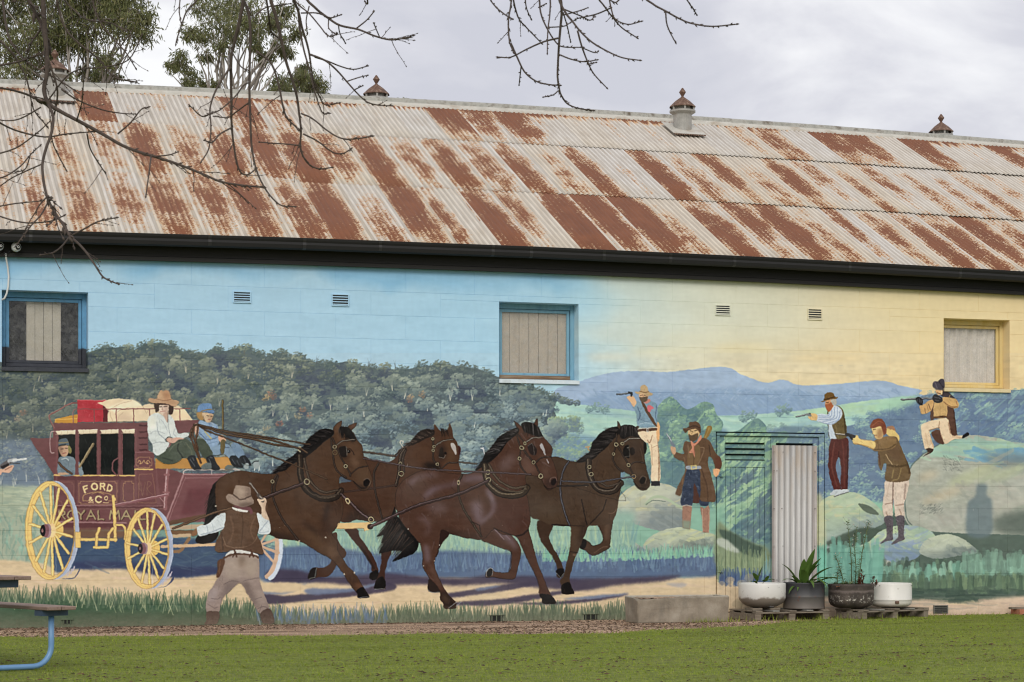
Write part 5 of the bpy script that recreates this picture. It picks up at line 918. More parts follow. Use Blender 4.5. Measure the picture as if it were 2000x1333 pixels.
    P.poly([(112, 1218), (226, 1215), (222, 1290), (195, 1332), (95, 1332), (110, 1290)], (76, 60, 54), grain=8); P.poly([(610, 1232), (696, 1188), (742, 1312), (640, 1322)], (72, 56, 52), grain=8)
    P.poly([(282, 692), (330, 652), (400, 638), (500, 652), (582, 680), (582, 702), (480, 676), (380, 670), (300, 702)], (206, 206, 202)); P.line([(270, 715), (330, 688), (430, 678), (560, 696), (590, 716)], 16, (84, 60, 48), sm=1)
    P.poly([(212, 740), (275, 725), (268, 800), (232, 882), (200, 892), (215, 820)], (86, 60, 46), grain=8); P.line([(240, 740), (226, 860)], 5, (120, 90, 70), .7)
    r = P.poly([(280, 290), (360, 262), (430, 290), (500, 288), (575, 300), (595, 420), (582, 500), (610, 560), (637, 650), (622, 682), (500, 652), (380, 640), (275, 662), (195, 650), (200, 560), (240, 480), (280, 400)], (90, 69, 55), grain=9); P.setclip(r)
    P.line([(440, 300), (448, 420), (430, 620)], 8, (66, 50, 40), .7, sm=1); P.line([(260, 520), (300, 600), (420, 620), (540, 580), (600, 470)], 10, (126, 102, 84), .6, sm=1); P.line([(330, 330), (360, 460), (330, 560)], 16, (108, 84, 68), .5, sm=1); P.line([(560, 330), (520, 460), (560, 560)], 14, (108, 84, 68), .5, sm=1); P.line([(250, 480), (262, 640)], 10, (64, 50, 42), .7); blob(P, [(440, 560), (560, 560), (620, 660), (500, 640)], (74, 56, 46), .6, 4); P.setclip(None)
    r = P.poly([(280, 293), (200, 330), (120, 400), (35, 420), (20, 450), (38, 508), (75, 512), (140, 492), (232, 466), (270, 430), (286, 350)], (204, 213, 216), grain=7); P.setclip(r); P.line([(60, 500), (140, 480), (270, 430)], 12, (150, 160, 170), .8, sm=1); P.line([(110, 410), (130, 490)], 8, (164, 174, 184), .8); P.line([(160, 390), (180, 470)], 7, (170, 180, 188), .7); P.setclip(None)
    r = P.poly([(575, 300), (620, 312), (690, 352), (704, 430), (700, 480), (668, 497), (588, 486), (600, 420)], (204, 213, 216), grain=7); P.setclip(r); P.line([(690, 360), (640, 420), (600, 470)], 9, (160, 170, 180), .8, sm=1); P.line([(600, 480), (690, 470)], 10, (164, 174, 182), .7); P.setclip(None)
    P.poly([(620, 312), (616, 245), (592, 205), (588, 170), (650, 156), (670, 190), (656, 250), (676, 320), (694, 360), (645, 345)], (206, 184, 162)); blob(P, [(640, 200), (665, 190), (660, 320), (690, 350), (660, 340)], (166, 134, 112), .6, 2)
    P.line([(512, 18), (600, 132)], 17, (58, 52, 50)); P.line([(512, 18), (598, 128)], 8, (150, 140, 132)); P.line([(594, 132), (632, 182)], 34, (84, 76, 72)); P.line([(604, 140), (625, 160)], 9, (160, 150, 142)); P.line([(588, 175), (612, 180), (640, 175)], 15, (206, 184, 162), sm=1)
    P.poly([(350, 240), (400, 256), (490, 262), (490, 287), (430, 287), (360, 266)], (214, 214, 208)); P.poly([(360, 225), (500, 240), (530, 262), (540, 295), (520, 310), (500, 275), (420, 262)], (104, 68, 72))
    P.poly([(290, 140), (320, 120), (365, 128), (355, 110), (372, 60), (395, 38), (460, 45), (500, 55), (520, 75), (524, 135), (552, 192), (532, 220), (440, 242), (340, 206), (300, 175)], (142, 124, 112), grain=10); P.line([(362, 130), (430, 172), (525, 140)], 13, (74, 60, 54), sm=1); blob(P, [(390, 60), (450, 60), (450, 140), (390, 130)], (172, 154, 138), .7, 3); blob(P, [(310, 140), (400, 180), (520, 190), (440, 225), (340, 195)], (166, 150, 138), .6, 3); blob(P, [(490, 60), (520, 80), (520, 130), (490, 150)], (100, 84, 76), .6, 2); blob(P, [(400, 215), (530, 200), (530, 222), (440, 242)], (84, 70, 64), .8, 2)
    for x in (365, 520): P.line([(x, 640), (x+10, 665), (x-10, 705)], 14, (76, 54, 44)); P.line([(x+12, 660), (x+25, 705)], 14, (76, 54, 44))
    P.end()
    # ------------------------------------------------ man in the blue shirt behind the last horse
    P.V(1190, 740, 4.1667)
    P.begin('painted_person', 'painted bearded man in a blue shirt and cream trousers aiming a revolver left', 1)
    r = P.poly([(238, 430), (380, 412), (398, 540), (412, 700), (410, 832), (340, 832), (342, 700), (322, 540), (300, 520), (262, 490)], (226, 204, 176), grain=7); P.setclip(r); P.line([(395, 480), (404, 640), (400, 830)], 12, (130, 100, 78), .7, sm=1); P.line([(310, 500), (330, 520), (350, 460)], 7, (150, 116, 92), .8, sm=1); P.line([(345, 540), (350, 700)], 8, (176, 146, 120), .7); P.line([(350, 560), (400, 540)], 5, (160, 126, 102), .7); P.setclip(None)
    P.poly([(340, 833), (410, 833), (412, 872), (342, 872)], (36, 37, 42), 0)
    P.poly([(378, 365), (406, 365), (410, 470), (400, 512), (386, 480)], (216, 168, 122))
    r = P.poly([(190, 232), (222, 180), (250, 188), (300, 180), (372, 195), (392, 260), (388, 350), (372, 386), (300, 402), (232, 382), (222, 300), (205, 250)], (124, 150, 168), grain=7); P.setclip(r); P.line([(230, 230), (250, 300), (235, 340)], 8, (78, 98, 122), .8, sm=1); P.line([(250, 330), (300, 350), (360, 330)], 6, (84, 104, 126), .6, sm=1); P.line([(240, 370), (300, 360), (370, 375)], 6, (170, 190, 200), .6, sm=1); P.line([(385, 210), (375, 300), (388, 350)], 9, (84, 104, 130), .7, sm=1); P.setclip(None)
    P.poly([(140, 150), (190, 140), (220, 190), (205, 228), (188, 222), (165, 185)], (218, 176, 138)); P.line([(64, 128), (180, 116)], 14, (50, 52, 56)); P.line([(66, 126), (170, 112)], 5, (150, 156, 164)); P.line([(158, 112), (180, 126), (178, 140)], 14, (44, 46, 50))
    P.poly([(262, 190), (282, 200), (380, 372), (376, 386), (352, 362), (280, 240)], (84, 62, 48)); P.poly([(308, 228), (330, 215), (362, 240), (340, 250), (330, 275), (312, 262)], (196, 104, 112)); P.poly([(270, 180), (320, 165), (335, 185), (300, 205)], (190, 130, 120)); P.line([(238, 412), (380, 402)], 20, (216, 206, 196), .8); P.line([(240, 420), (378, 412)], 22, (78, 54, 42)); P.line([(310, 408), (312, 428)], 18, (190, 190, 186)); P.line([(312, 412), (314, 426)], 8, (78, 54, 42))
    P.poly([(244, 120), (315, 118), (312, 165), (282, 186), (250, 168)], (206, 168, 134)); P.poly([(244, 150), (262, 155), (280, 150), (312, 145), (306, 180), (276, 192), (252, 176)], (94, 80, 66)); P.line([(252, 136), (268, 137)], 5, (50, 38, 32)); P.line([(284, 136), (300, 134)], 5, (50, 38, 32)); P.line([(276, 138), (274, 152)], 4, (150, 110, 84))
    P.poly([(207, 108), (246, 102), (252, 64), (285, 50), (310, 72), (322, 106), (356, 124), (322, 142), (260, 122), (228, 126)], (186, 160, 124), grain=8); P.line([(246, 102), (285, 112), (322, 106)], 8, (128, 100, 72), sm=1)
    P.end()
    # ------------------------------------------------ man in the long brown coat
    P.begin('painted_person', 'painted man in a long brown coat with a rifle slung behind his shoulder', 2)
    P.poly([(768, 478), (800, 388), (836, 404), (792, 488)], (136, 110, 64)); P.line([(778, 478), (812, 400)], 5, (176, 150, 96), .7)
    P.poly([(700, 840), (740, 870), (740, 1000), (668, 1000), (672, 900)], (78, 52, 46))
    r = P.poly([(630, 738), (735, 738), (752, 940), (748, 965), (735, 975), (692, 850), (680, 960), (668, 1036), (588, 1030), (585, 960), (605, 840)], (54, 62, 80), grain=14); P.setclip(r); P.V(0, 0, 1); P.dabs(80, (1326, 915, 1372, 992), [(110, 122, 142), (86, 98, 120), (28, 32, 44), (34, 38, 52)], 5, 1.3, .8, 1.2, .7); P.V(1190, 740, 4.1667); P.setclip(None)
    P.poly([(735, 988), (805, 990), (800, 1032), (740, 1030)], (54, 62, 80), grain=14)
    P.poly([(594, 1036), (670, 1040), (668, 1090), (656, 1226), (596, 1212)], (152, 116, 100), 0); P.poly([(596, 1150), (660, 1160), (655, 1228), (596, 1214)], (132, 142, 126), 0, rec=False, soft=1); P.poly([(738, 1040), (775, 1055), (806, 1030), (816, 1060), (812, 1255), (760, 1250), (752, 1130)], (152, 116, 100), 0); P.line([(594, 1036), (632, 1030), (670, 1042)], 5, (220, 200, 180)); P.line([(756, 1060), (760, 1240)], 4, (214, 190, 170), .7); P.line([(810, 1060), (810, 1250)], 4, (214, 190, 170), .7)
    r = P.poly([(620, 510), (690, 520), (760, 482), (815, 508), (850, 580), (868, 610), (905, 645), (915, 690), (905, 730), (862, 740), (852, 680), (812, 632), (802, 700), (832, 800), (866, 985), (800, 1002), (738, 988), (742, 880), (728, 740), (640, 722), (602, 850), (580, 948), (540, 942), (560, 870), (608, 770), (612, 684), (570, 665), (526, 632), (542, 598), (604, 612), (598, 560)], (96, 74, 58), grain=8); P.setclip(r)
    P.poly([(650, 560), (735, 550), (720, 720), (640, 712)], (112, 90, 66), rec=False); P.line([(690, 600), (685, 700)], 4, (70, 54, 42)); P.line([(740, 560), (772, 570), (740, 660), (720, 700)], 8, (126, 102, 82), .8, sm=1); P.line([(640, 540), (650, 640)], 8, (126, 102, 82), .8); P.line([(740, 720), (790, 860), (800, 990)], 10, (72, 54, 44), .7, sm=1); P.line([(810, 540), (820, 620)], 8, (62, 48, 40), .8); P.line([(605, 640), (612, 700), (590, 860)], 9, (124, 98, 76), .6, sm=1); blob(P, [(860, 640), (915, 650), (910, 735), (865, 738)], (88, 52, 42), .8, 2); P.setclip(None)
    P.line([(634, 724), (735, 722)], 30, (150, 156, 166), 1); P.line([(665, 708), (706, 706), (706, 734), (668, 736), (665, 708)], 7, (206, 190, 126))
    P.poly([(850, 735), (896, 740), (884, 785), (862, 800), (846, 770)], (218, 168, 128))
    P.poly([(498, 560), (520, 545), (540, 565), (542, 600), (530, 618), (508, 606)], (190, 154, 126)); P.line([(468, 448), (520, 536)], 13, (90, 98, 106)); P.line([(468, 446), (516, 528)], 5, (206, 214, 220)); P.line([(505, 520), (525, 545)], 22, (110, 120, 134))
    P.poly([(640, 410), (722, 405), (735, 445), (720, 480), (690, 505), (652, 480)], (206, 174, 130)); P.poly([(645, 450), (672, 462), (718, 445), (718, 485), (682, 512), (654, 495)], (92, 74, 58)); P.line([(655, 425), (674, 428)], 6, (60, 46, 36)); P.line([(692, 425), (712, 420)], 6, (60, 46, 36)); P.line([(676, 430), (670, 452)], 4, (150, 114, 80))
    P.poly([(660, 505), (700, 525), (740, 460), (750, 490), (700, 545), (690, 560), (696, 640), (680, 610), (650, 600), (672, 560)], (200, 136, 112)); P.line([(690, 545), (688, 620)], 5, (140, 84, 72), .8)
    P.poly([(598, 405), (640, 396), (652, 360), (680, 348), (715, 352), (738, 372), (744, 410), (738, 446), (700, 408), (640, 424), (620, 440), (605, 425)], (86, 63, 48), grain=9); P.line([(640, 396), (690, 385), (740, 400)], 9, (58, 42, 34), .8, sm=1); P.line([(604, 406), (660, 408)], 5, (130, 100, 78), .7)
    P.end()
    # ------------------------------------------------ right hand group
    P.V(1540, 730, 3.92)
    P.begin('painted_person', 'painted man in a waistcoat and striped sleeves with dark red trousers aiming left', 1)
    r = P.poly([(325, 505), (442, 490), (460, 560), (456, 700), (450, 886), (398, 890), (402, 740), (384, 640), (362, 725), (400, 886), (348, 892), (304, 720), (304, 670)], (80, 40, 37), grain=6); P.setclip(r); P.line([(350, 530), (335, 650), (330, 720), (370, 860)], 12, (104, 58, 52), .7, sm=1); P.line([(410, 520), (425, 700), (425, 870)], 12, (100, 54, 48), .6, sm=1); P.line([(384, 600), (386, 700)], 8, (48, 24, 24), .8); P.line([(452, 560), (448, 880)], 8, (44, 22, 24), .7); P.setclip(None)
    P.poly([(314, 925), (345, 893), (402, 888), (390, 912), (345, 932)], (190, 196, 202)); P.poly([(350, 942), (398, 893), (452, 886), (456, 906), (400, 925)], (196, 202, 208)); P.line([(350, 942), (456, 908)], 5, (80, 80, 84))
    P.poly([(302, 385), (345, 385), (368, 498), (318, 502), (308, 440)], (196, 206, 220), 0); P.poly([(296, 280), (304, 285), (304, 440), (316, 500), (306, 470), (296, 350)], (70, 56, 42), 0)
    r = P.poly([(350, 262), (375, 244), (412, 270), (430, 330), (446, 440), (440, 486), (372, 502), (348, 440), (332, 390), (370, 340)], (98, 83, 54), grain=8); P.setclip(r); P.line([(424, 330), (440, 470)], 12, (62, 52, 36), .8); P.line([(360, 400), (380, 490)], 10, (126, 110, 76), .6); P.setclip(None)
    r = P.poly([(214, 318), (255, 306), (302, 312), (330, 252), (362, 244), (400, 268), (412, 310), (392, 350), (330, 390), (240, 372), (214, 358)], (198, 208, 222)); P.setclip(r)
    for q in ([(330, 270), (320, 330), (230, 335)], [(350, 256), (340, 340), (230, 352)], [(375, 260), (365, 340), (260, 366)], [(396, 280), (380, 350), (300, 380)], [(310, 300), (300, 324), (225, 322)]): P.line(q, 4, (124, 142, 178), .9, sm=1)
    P.line([(240, 372), (330, 388), (400, 345)], 9, (130, 146, 176), .6, sm=1); P.setclip(None)
    P.poly([(148, 332), (170, 306), (214, 312), (214, 356), (180, 358), (156, 346)], (222, 184, 128)); P.line([(58, 331), (165, 308)], 11, (70, 72, 76)); P.line([(60, 328), (150, 308)], 4, (170, 176, 180)); P.line([(140, 316), (165, 322)], 18, (120, 124, 128))
    P.poly([(284, 212), (330, 200), (345, 235), (322, 285), (302, 290), (286, 262)], (206, 150, 108)); P.poly([(282, 238), (310, 230), (330, 215), (342, 240), (322, 282), (304, 292), (288, 270)], (158, 92, 62)); P.poly([(320, 205), (362, 192), (366, 235), (340, 240), (330, 225)], (176, 174, 168)); P.line([(290, 222), (304, 221)], 5, (60, 40, 30))
    P.poly([(248, 214), (275, 200), (276, 160), (312, 144), (344, 152), (352, 175), (378, 180), (362, 194), (310, 200), (270, 216)], (110, 82, 46), grain=8); P.line([(275, 198), (315, 190), (352, 178)], 9, (66, 48, 30), sm=1)
    P.end()
    P.begin('painted_person', 'painted man with auburn hair and no hat aiming a pistol with both hands', 3)
    r = P.poly([(750, 812), (912, 808), (905, 930), (882, 1000), (884, 1098), (820, 1098), (806, 1000), (800, 960), (796, 1040), (792, 1098), (734, 1102), (718, 1010), (733, 900)], (212, 194, 180), grain=8); P.setclip(r); P.line([(800, 830), (796, 960), (800, 1040)], 10, (120, 98, 88), .8, sm=1); P.line([(740, 1000), (790, 990)], 8, (140, 112, 100), .7); P.line([(820, 1010), (880, 1000)], 8, (140, 112, 100), .7); P.line([(745, 1060), (760, 1095)], 8, (150, 120, 104), .7); P.line([(895, 850), (885, 960)], 14, (150, 128, 118), .7); P.line([(770, 840), (750, 940)], 10, (190, 168, 154), .6); P.line([(850, 1040), (860, 1090)], 8, (150, 120, 104), .7); P.setclip(None)
    P.poly([(733, 1102), (795, 1100), (796, 1240), (796, 1272), (750, 1284), (704, 1302), (716, 1282), (748, 1255), (748, 1180)], (92, 85, 92), grain=16); P.poly([(824, 1098), (884, 1096), (880, 1230), (888, 1268), (840, 1290), (788, 1310), (800, 1288), (838, 1248), (834, 1170)], (92, 85, 92), grain=16)
    P.V(0, 0, 1); P.dabs(40, (1729, 1012, 1766, 1048), [(52, 46, 54), (150, 144, 150), (60, 54, 60)], 4, 1.2, 1.2, .8, .7); P.V(1540, 730, 3.92)
    P.poly([(748, 420), (790, 425), (842, 470), (842, 520), (800, 500), (740, 455)], (214, 186, 122), grain=8); P.poly([(750, 415), (775, 400), (805, 405), (818, 440), (790, 430)], (156, 116, 90))
    r = P.poly([(655, 525), (740, 490), (812, 482), (842, 520), (880, 610), (925, 720), (932, 790), (905, 822), (805, 832), (738, 812), (752, 700), (728, 692), (710, 742), (684, 690), (684, 600), (650, 580)], (106, 86, 62), grain=8); P.setclip(r); P.line([(742, 620), (800, 706), (830, 700)], 5, (206, 180, 140), .9, sm=1); P.line([(750, 700), (840, 712), (915, 700)], 16, (78, 62, 44), .8, sm=1); P.line([(800, 740), (790, 800)], 10, (150, 130, 88), .7); P.line([(860, 730), (840, 800), (790, 825)], 9, (142, 122, 84), .7, sm=1); P.line([(900, 640), (925, 760)], 14, (72, 56, 42), .8); P.line([(690, 620), (700, 700)], 10, (84, 56, 44), .8); blob(P, [(760, 560), (850, 560), (870, 660), (790, 660)], (96, 74, 58), .7, 4); P.setclip(None)
    r = P.poly([(645, 522), (750, 482), (812, 492), (826, 540), (790, 575), (720, 592), (650, 590)], (130, 104, 72), grain=8); P.setclip(r); P.line([(660, 585), (760, 575), (820, 540)], 10, (92, 72, 50), .8, sm=1); P.line([(680, 520), (690, 580)], 6, (100, 78, 56), .7); P.setclip(None)
    P.poly([(484, 495), (512, 475), (532, 478), (548, 502), (655, 522), (652, 578), (552, 545), (500, 540)], (224, 194, 130)); P.line([(500, 535), (560, 545), (650, 575)], 7, (166, 130, 84), .8, sm=1); P.line([(548, 500), (640, 512)], 5, (170, 134, 90), .7)
    P.line([(360, 462), (446, 468)], 14, (70, 64, 60)); P.line([(362, 460), (444, 465)], 6, (206, 196, 184)); P.line([(444, 466), (500, 482)], 24, (52, 50, 52)); P.line([(470, 480), (486, 500)], 16, (44, 42, 44))
    P.poly([(640, 412), (700, 392), (728, 440), (718, 490), (680, 502), (662, 490), (655, 468), (640, 455)], (224, 196, 140)); blob(P, [(690, 420), (728, 440), (716, 492), (680, 502), (672, 480)], (150, 108, 76), .75, 2); P.line([(648, 430), (666, 426)], 5, (70, 46, 36)); P.line([(644, 440), (640, 460)], 4, (160, 120, 84)); P.line([(655, 476), (672, 474)], 4, (130, 80, 64))
    P.poly([(624, 396), (650, 356), (690, 343), (722, 356), (744, 400), (746, 452), (730, 470), (716, 430), (700, 402), (640, 420), (625, 415)], (118, 66, 48), grain=10); P.line([(640, 400), (690, 365), (726, 380)], 6, (156, 94, 70), .6, sm=1)
    P.end()
    P.V(1740, 730, 7.692)
    P.begin('painted_person', 'painted man kneeling on the big rock and sighting a long rifle', 2)
    P.poly([(608, 880), (730, 850), (802, 1050), (680, 1032), (640, 960)], (86, 60, 50), grain=8)
    r = P.poly([(820, 490), (930, 505), (960, 700), (992, 900), (990, 942), (908, 930), (862, 740), (826, 640)], (84, 60, 50), grain=8); P.poly([(590, 400), (650, 440), (652, 640), (638, 690), (598, 702), (592, 560)], (84, 60, 50), grain=8); P.line([(940, 560), (980, 900)], 16, (54, 38, 34), .8)
    r = P.poly([(445, 785), (500, 745), (600, 708), (700, 690), (840, 672), (880, 800), (908, 920), (1000, 935), (1085, 930), (1072, 972), (940, 992), (832, 1057), (790, 1030), (752, 930), (722, 825), (640, 838), (576, 856), (590, 930), (642, 1132), (512, 1132), (470, 970)], (222, 198, 170), grain=7); P.setclip(r); P.line([(570, 850), (650, 830), (725, 815)], 18, (130, 98, 76), .8, sm=1); P.line([(725, 720), (722, 820), (780, 1000)], 12, (160, 126, 100), .7, sm=1); P.line([(590, 900), (600, 1000), (640, 1120)], 18, (196, 160, 124), .7, sm=1); P.line([(860, 740), (890, 900)], 18, (140, 104, 82), .7); P.line([(520, 900), (560, 1120)], 16, (200, 170, 136), .6); P.line([(920, 950), (1060, 960)], 12, (170, 134, 108), .7); P.setclip(None)
    P.poly([(528, 1128), (638, 1136), (610, 1186), (560, 1210), (470, 1256), (495, 1235), (545, 1180)], (60, 47, 41)); P.line([(520, 1200), (570, 1180)], 8, (190, 170, 150), .7); P.poly([(1080, 928), (1150, 882), (1168, 925), (1080, 975)], (28, 26, 28))
    r = P.poly([(650, 440), (720, 420), (820, 430), (832, 640), (650, 662)], (192, 158, 108), grain=8); P.line([(735, 450), (738, 640)], 6, (130, 100, 66), .8); P.line([(652, 662), (830, 648)], 28, (88, 60, 40)); P.line([(740, 650), (770, 648)], 16, (60, 42, 32))
    r = P.poly([(428, 490), (500, 460), (590, 392), (640, 430), (600, 560), (470, 612), (436, 550)], (196, 156, 106), grain=9); P.setclip(r); P.line([(500, 520), (520, 600)], 12, (120, 88, 60), .8); P.line([(560, 460), (590, 540)], 14, (110, 80, 58), .8); P.line([(540, 480), (560, 560)], 10, (130, 96, 66), .7); P.setclip(None)
    r = P.poly([(768, 365), (880, 352), (965, 382), (1016, 452), (992, 512), (900, 512), (768, 432)], (198, 160, 108), grain=8); P.setclip(r); P.line([(790, 430), (900, 500), (990, 500)], 16, (126, 92, 62), .8, sm=1); P.line([(980, 420), (990, 480)], 10, (140, 90, 70), .8); P.setclip(None)
    P.poly([(760, 250), (800, 240), (842, 262), (900, 320), (955, 375), (870, 362), (770, 345), (745, 310)], (56, 48, 54), grain=12); P.line([(880, 330), (870, 360)], 14, (180, 150, 108), .8)
    P.poly([(668, 250), (762, 238), (775, 300), (745, 320), (700, 322)], (216, 172, 126)); P.line([(752, 250), (765, 300)], 14, (232, 206, 170), .9); P.line([(690, 290), (740, 305)], 14, (60, 42, 36), .8)
    gl = (34, 33, 37)
    P.line([(155, 392), (620, 374)], 26, (56, 56, 60)); P.line([(155, 386), (620, 368)], 11, (150, 150, 156)); P.line([(300, 372), (620, 352)], 6, (110, 112, 118))
    P.poly([(370, 380), (420, 352), (478, 395), (466, 482), (412, 462)], gl); P.poly([(618, 360), (660, 310), (720, 340), (772, 370), (762, 430), (690, 442), (632, 412)], gl)
    for q in ([(390, 385), (400, 430)], [(425, 380), (430, 430)], [(450, 400), (452, 440)], [(650, 350), (690, 370)], [(660, 400), (720, 410)], [(700, 360), (740, 380)]): P.line(q, 9, (104, 104, 110), .8)
    P.poly([(622, 165), (650, 118), (700, 114), (722, 100), (748, 82), (798, 96), (806, 212), (780, 240), (740, 252), (680, 238), (640, 205)], (66, 61, 71), grain=10); P.line([(650, 130), (690, 220)], 12, (110, 104, 116), .7); P.line([(720, 110), (770, 190), (800, 212)], 10, (34, 30, 36), .8, sm=1); P.line([(640, 205), (700, 238), (780, 238)], 10, (96, 90, 84), .8, sm=1)
    P.end()
    # hand with revolver at the far left
    P.V(0, 660, 3.92)
    P.begin('painted_hand', 'painted hand holding a white revolver at the left edge of the mural', 1)
    P.poly([(-60, 1010), (20, 1005), (60, 985), (100, 975), (104, 995), (70, 1035), (20, 1030), (0, 1055), (-60, 1080)], (206, 168, 146)); P.line([(40, 1010), (90, 985)], 8, (130, 90, 76), .7); P.line([(20, 985), (80, 945)], 40, (96, 92, 94)); P.line([(70, 945), (120, 935)], 28, (170, 174, 178)); P.line([(100, 940), (200, 928)], 15, (214, 216, 216)); P.line([(78, 958), (150, 962)], 6, (60, 56, 56)); P.line([(18, 990), (60, 975)], 20, (44, 40, 42))
    P.end()

# ---------------------------------------------------------------- the mural picture, resampled onto the wall (metres)
PAINT = Paint(); paint_background(PAINT); paint_foreground(PAINT); paint_coach(PAINT); paint_horses(PAINT); paint_people(PAINT); PAINT.weather()
WX0, WX1, WZ0, WZ1, RES = -1.2, 24.1, -.05, 4.55, 155
def mural_image():
    W, H = int((WX1-WX0)*RES), int((WZ1-WZ0)*RES)
    X = WX0+(np.arange(W)+.5)/RES; Z = (WZ0+(np.arange(H)+.5)/RES)[:, None]
    # past the traced stretch the landscape carries on as a reflected repeat of its end
    d = np.mod(np.maximum(X-17., 0), 2.8); X = np.where(X > 17., 17.-np.minimum(d, 2.8-d), X); X = np.where(X < .3, .6-X, X)
    dy = DIST; fw = X*SA+dy*CA; r = X*CA-dy*SA
    px = np.broadcast_to(1000+F_PX*r/fw, (H, W))-MX0; py = Y_H-F_PX*(Z-EYE)/fw-MY0
    px = np.clip(px-.5, 0, PAINT.W-1.01); py = np.clip(py-.5, 0, PAINT.H-1.01)
    xi, yi = px.astype(int), py.astype(int); fx, fy = (px-xi)[..., None], (py-yi)[..., None]
    I = np.clip(PAINT.img, 0, 255)/255.
    c = (I[yi, xi]*(1-fx)+I[yi, xi+1]*fx)*(1-fy)+(I[yi+1, xi]*(1-fx)+I[yi+1, xi+1]*fx)*fy
    lin = np.where(c <= .04045, c/12.92, ((c+.055)/1.055)**2.4)/MURAL_K
    # weathering of the paint: faint chalky mottling
    lin = np.clip(lin, .004, .88)
    s = np.where(lin <= .0031308, lin*12.92, 1.055*lin**(1/2.4)-.055)
    out = np.ones((H, W, 4), np.float32); out[..., :3] = s
    im = bpy.data.images.new('mural_paint', W, H, alpha=False); im.pixels.foreach_set(out.ravel()); im.update(); im.pack()
    return im
MURAL_IM = mural_image()
def mural_mat(name, joints):
    m, t, b = mat(name)
    p = wpos(t); sp = N(t, 'ShaderNodeSeparateXYZ'); t.links.new(p, sp.inputs[0])
    u = mth(t, 'DIVIDE', mth(t, 'SUBTRACT', sp.outputs[0], WX0), WX1-WX0); v = mth(t, 'DIVIDE', mth(t, 'SUBTRACT', sp.outputs[2], WZ0), WZ1-WZ0)
    cb = N(t, 'ShaderNodeCombineXYZ'); t.links.new(u, cb.inputs[0]); t.links.new(v, cb.inputs[1])
    im = N(t, 'ShaderNodeTexImage', image=MURAL_IM, extension='EXTEND', interpolation='Linear'); t.links.new(cb.outputs[0], im.inputs[0])
    # dust and weather: a little chalk over the whole wall, splash dirt low down
    n = noise(t, p, 1.1, 6, .6); n2 = noise(t, p, 30, 5, .7)
    c = mixc(t, mth(t, 'MULTIPLY', ramp(t, n, [(.45, (0, 0, 0)), (.75, (1, 1, 1))]), .05), im.outputs[0], (.62, .6, .56))
    low = mth(t, 'MULTIPLY', mth(t, 'SUBTRACT', 1., mth(t, 'DIVIDE', sp.outputs[2], .22), clamp=True), mth(t, 'MULTIPLY', n2, .7))
    c = mixc(t, low, c, (.3, .24, .18))
    t.links.new(c, b.inputs['Base Color']); b.inputs['Roughness'].default_value = .85; b.inputs['Specular IOR Level'].default_value = .06
    h = mth(t, 'ADD', mth(t, 'MULTIPLY', noise(t, p, 90, 4, .6), .5), mth(t, 'MULTIPLY', noise(t, p, 16, 4, .6, (1, 1, 2.2)), .8))
    if joints:
        br = N(t, 'ShaderNodeTexBrick'); br.offset = .5; br.inputs['Scale'].default_value = 1; br.inputs['Brick Width'].default_value = .9; br.inputs['Row Height'].default_value = .3; br.inputs['Mortar Size'].default_value = .002; br.inputs['Mortar Smooth'].default_value = .3
        q = N(t, 'ShaderNodeCombineXYZ'); t.links.new(mth(t, 'SUBTRACT', sp.outputs[0], 3.4122-.45), q.inputs[0]); t.links.new(mth(t, 'SUBTRACT', sp.outputs[2], 4.161-4.2), q.inputs[1]); t.links.new(q.outputs[0], br.inputs['Vector'])
        h = mth(t, 'SUBTRACT', h, mth(t, 'MULTIPLY', br.outputs['Fac'], .8))
    bump(t, b, h, .35, .004)
    return m
M_MURAL = mural_mat('mural_paint_on_block', False); M_FIG = mural_mat('mural_figure_paint', True)
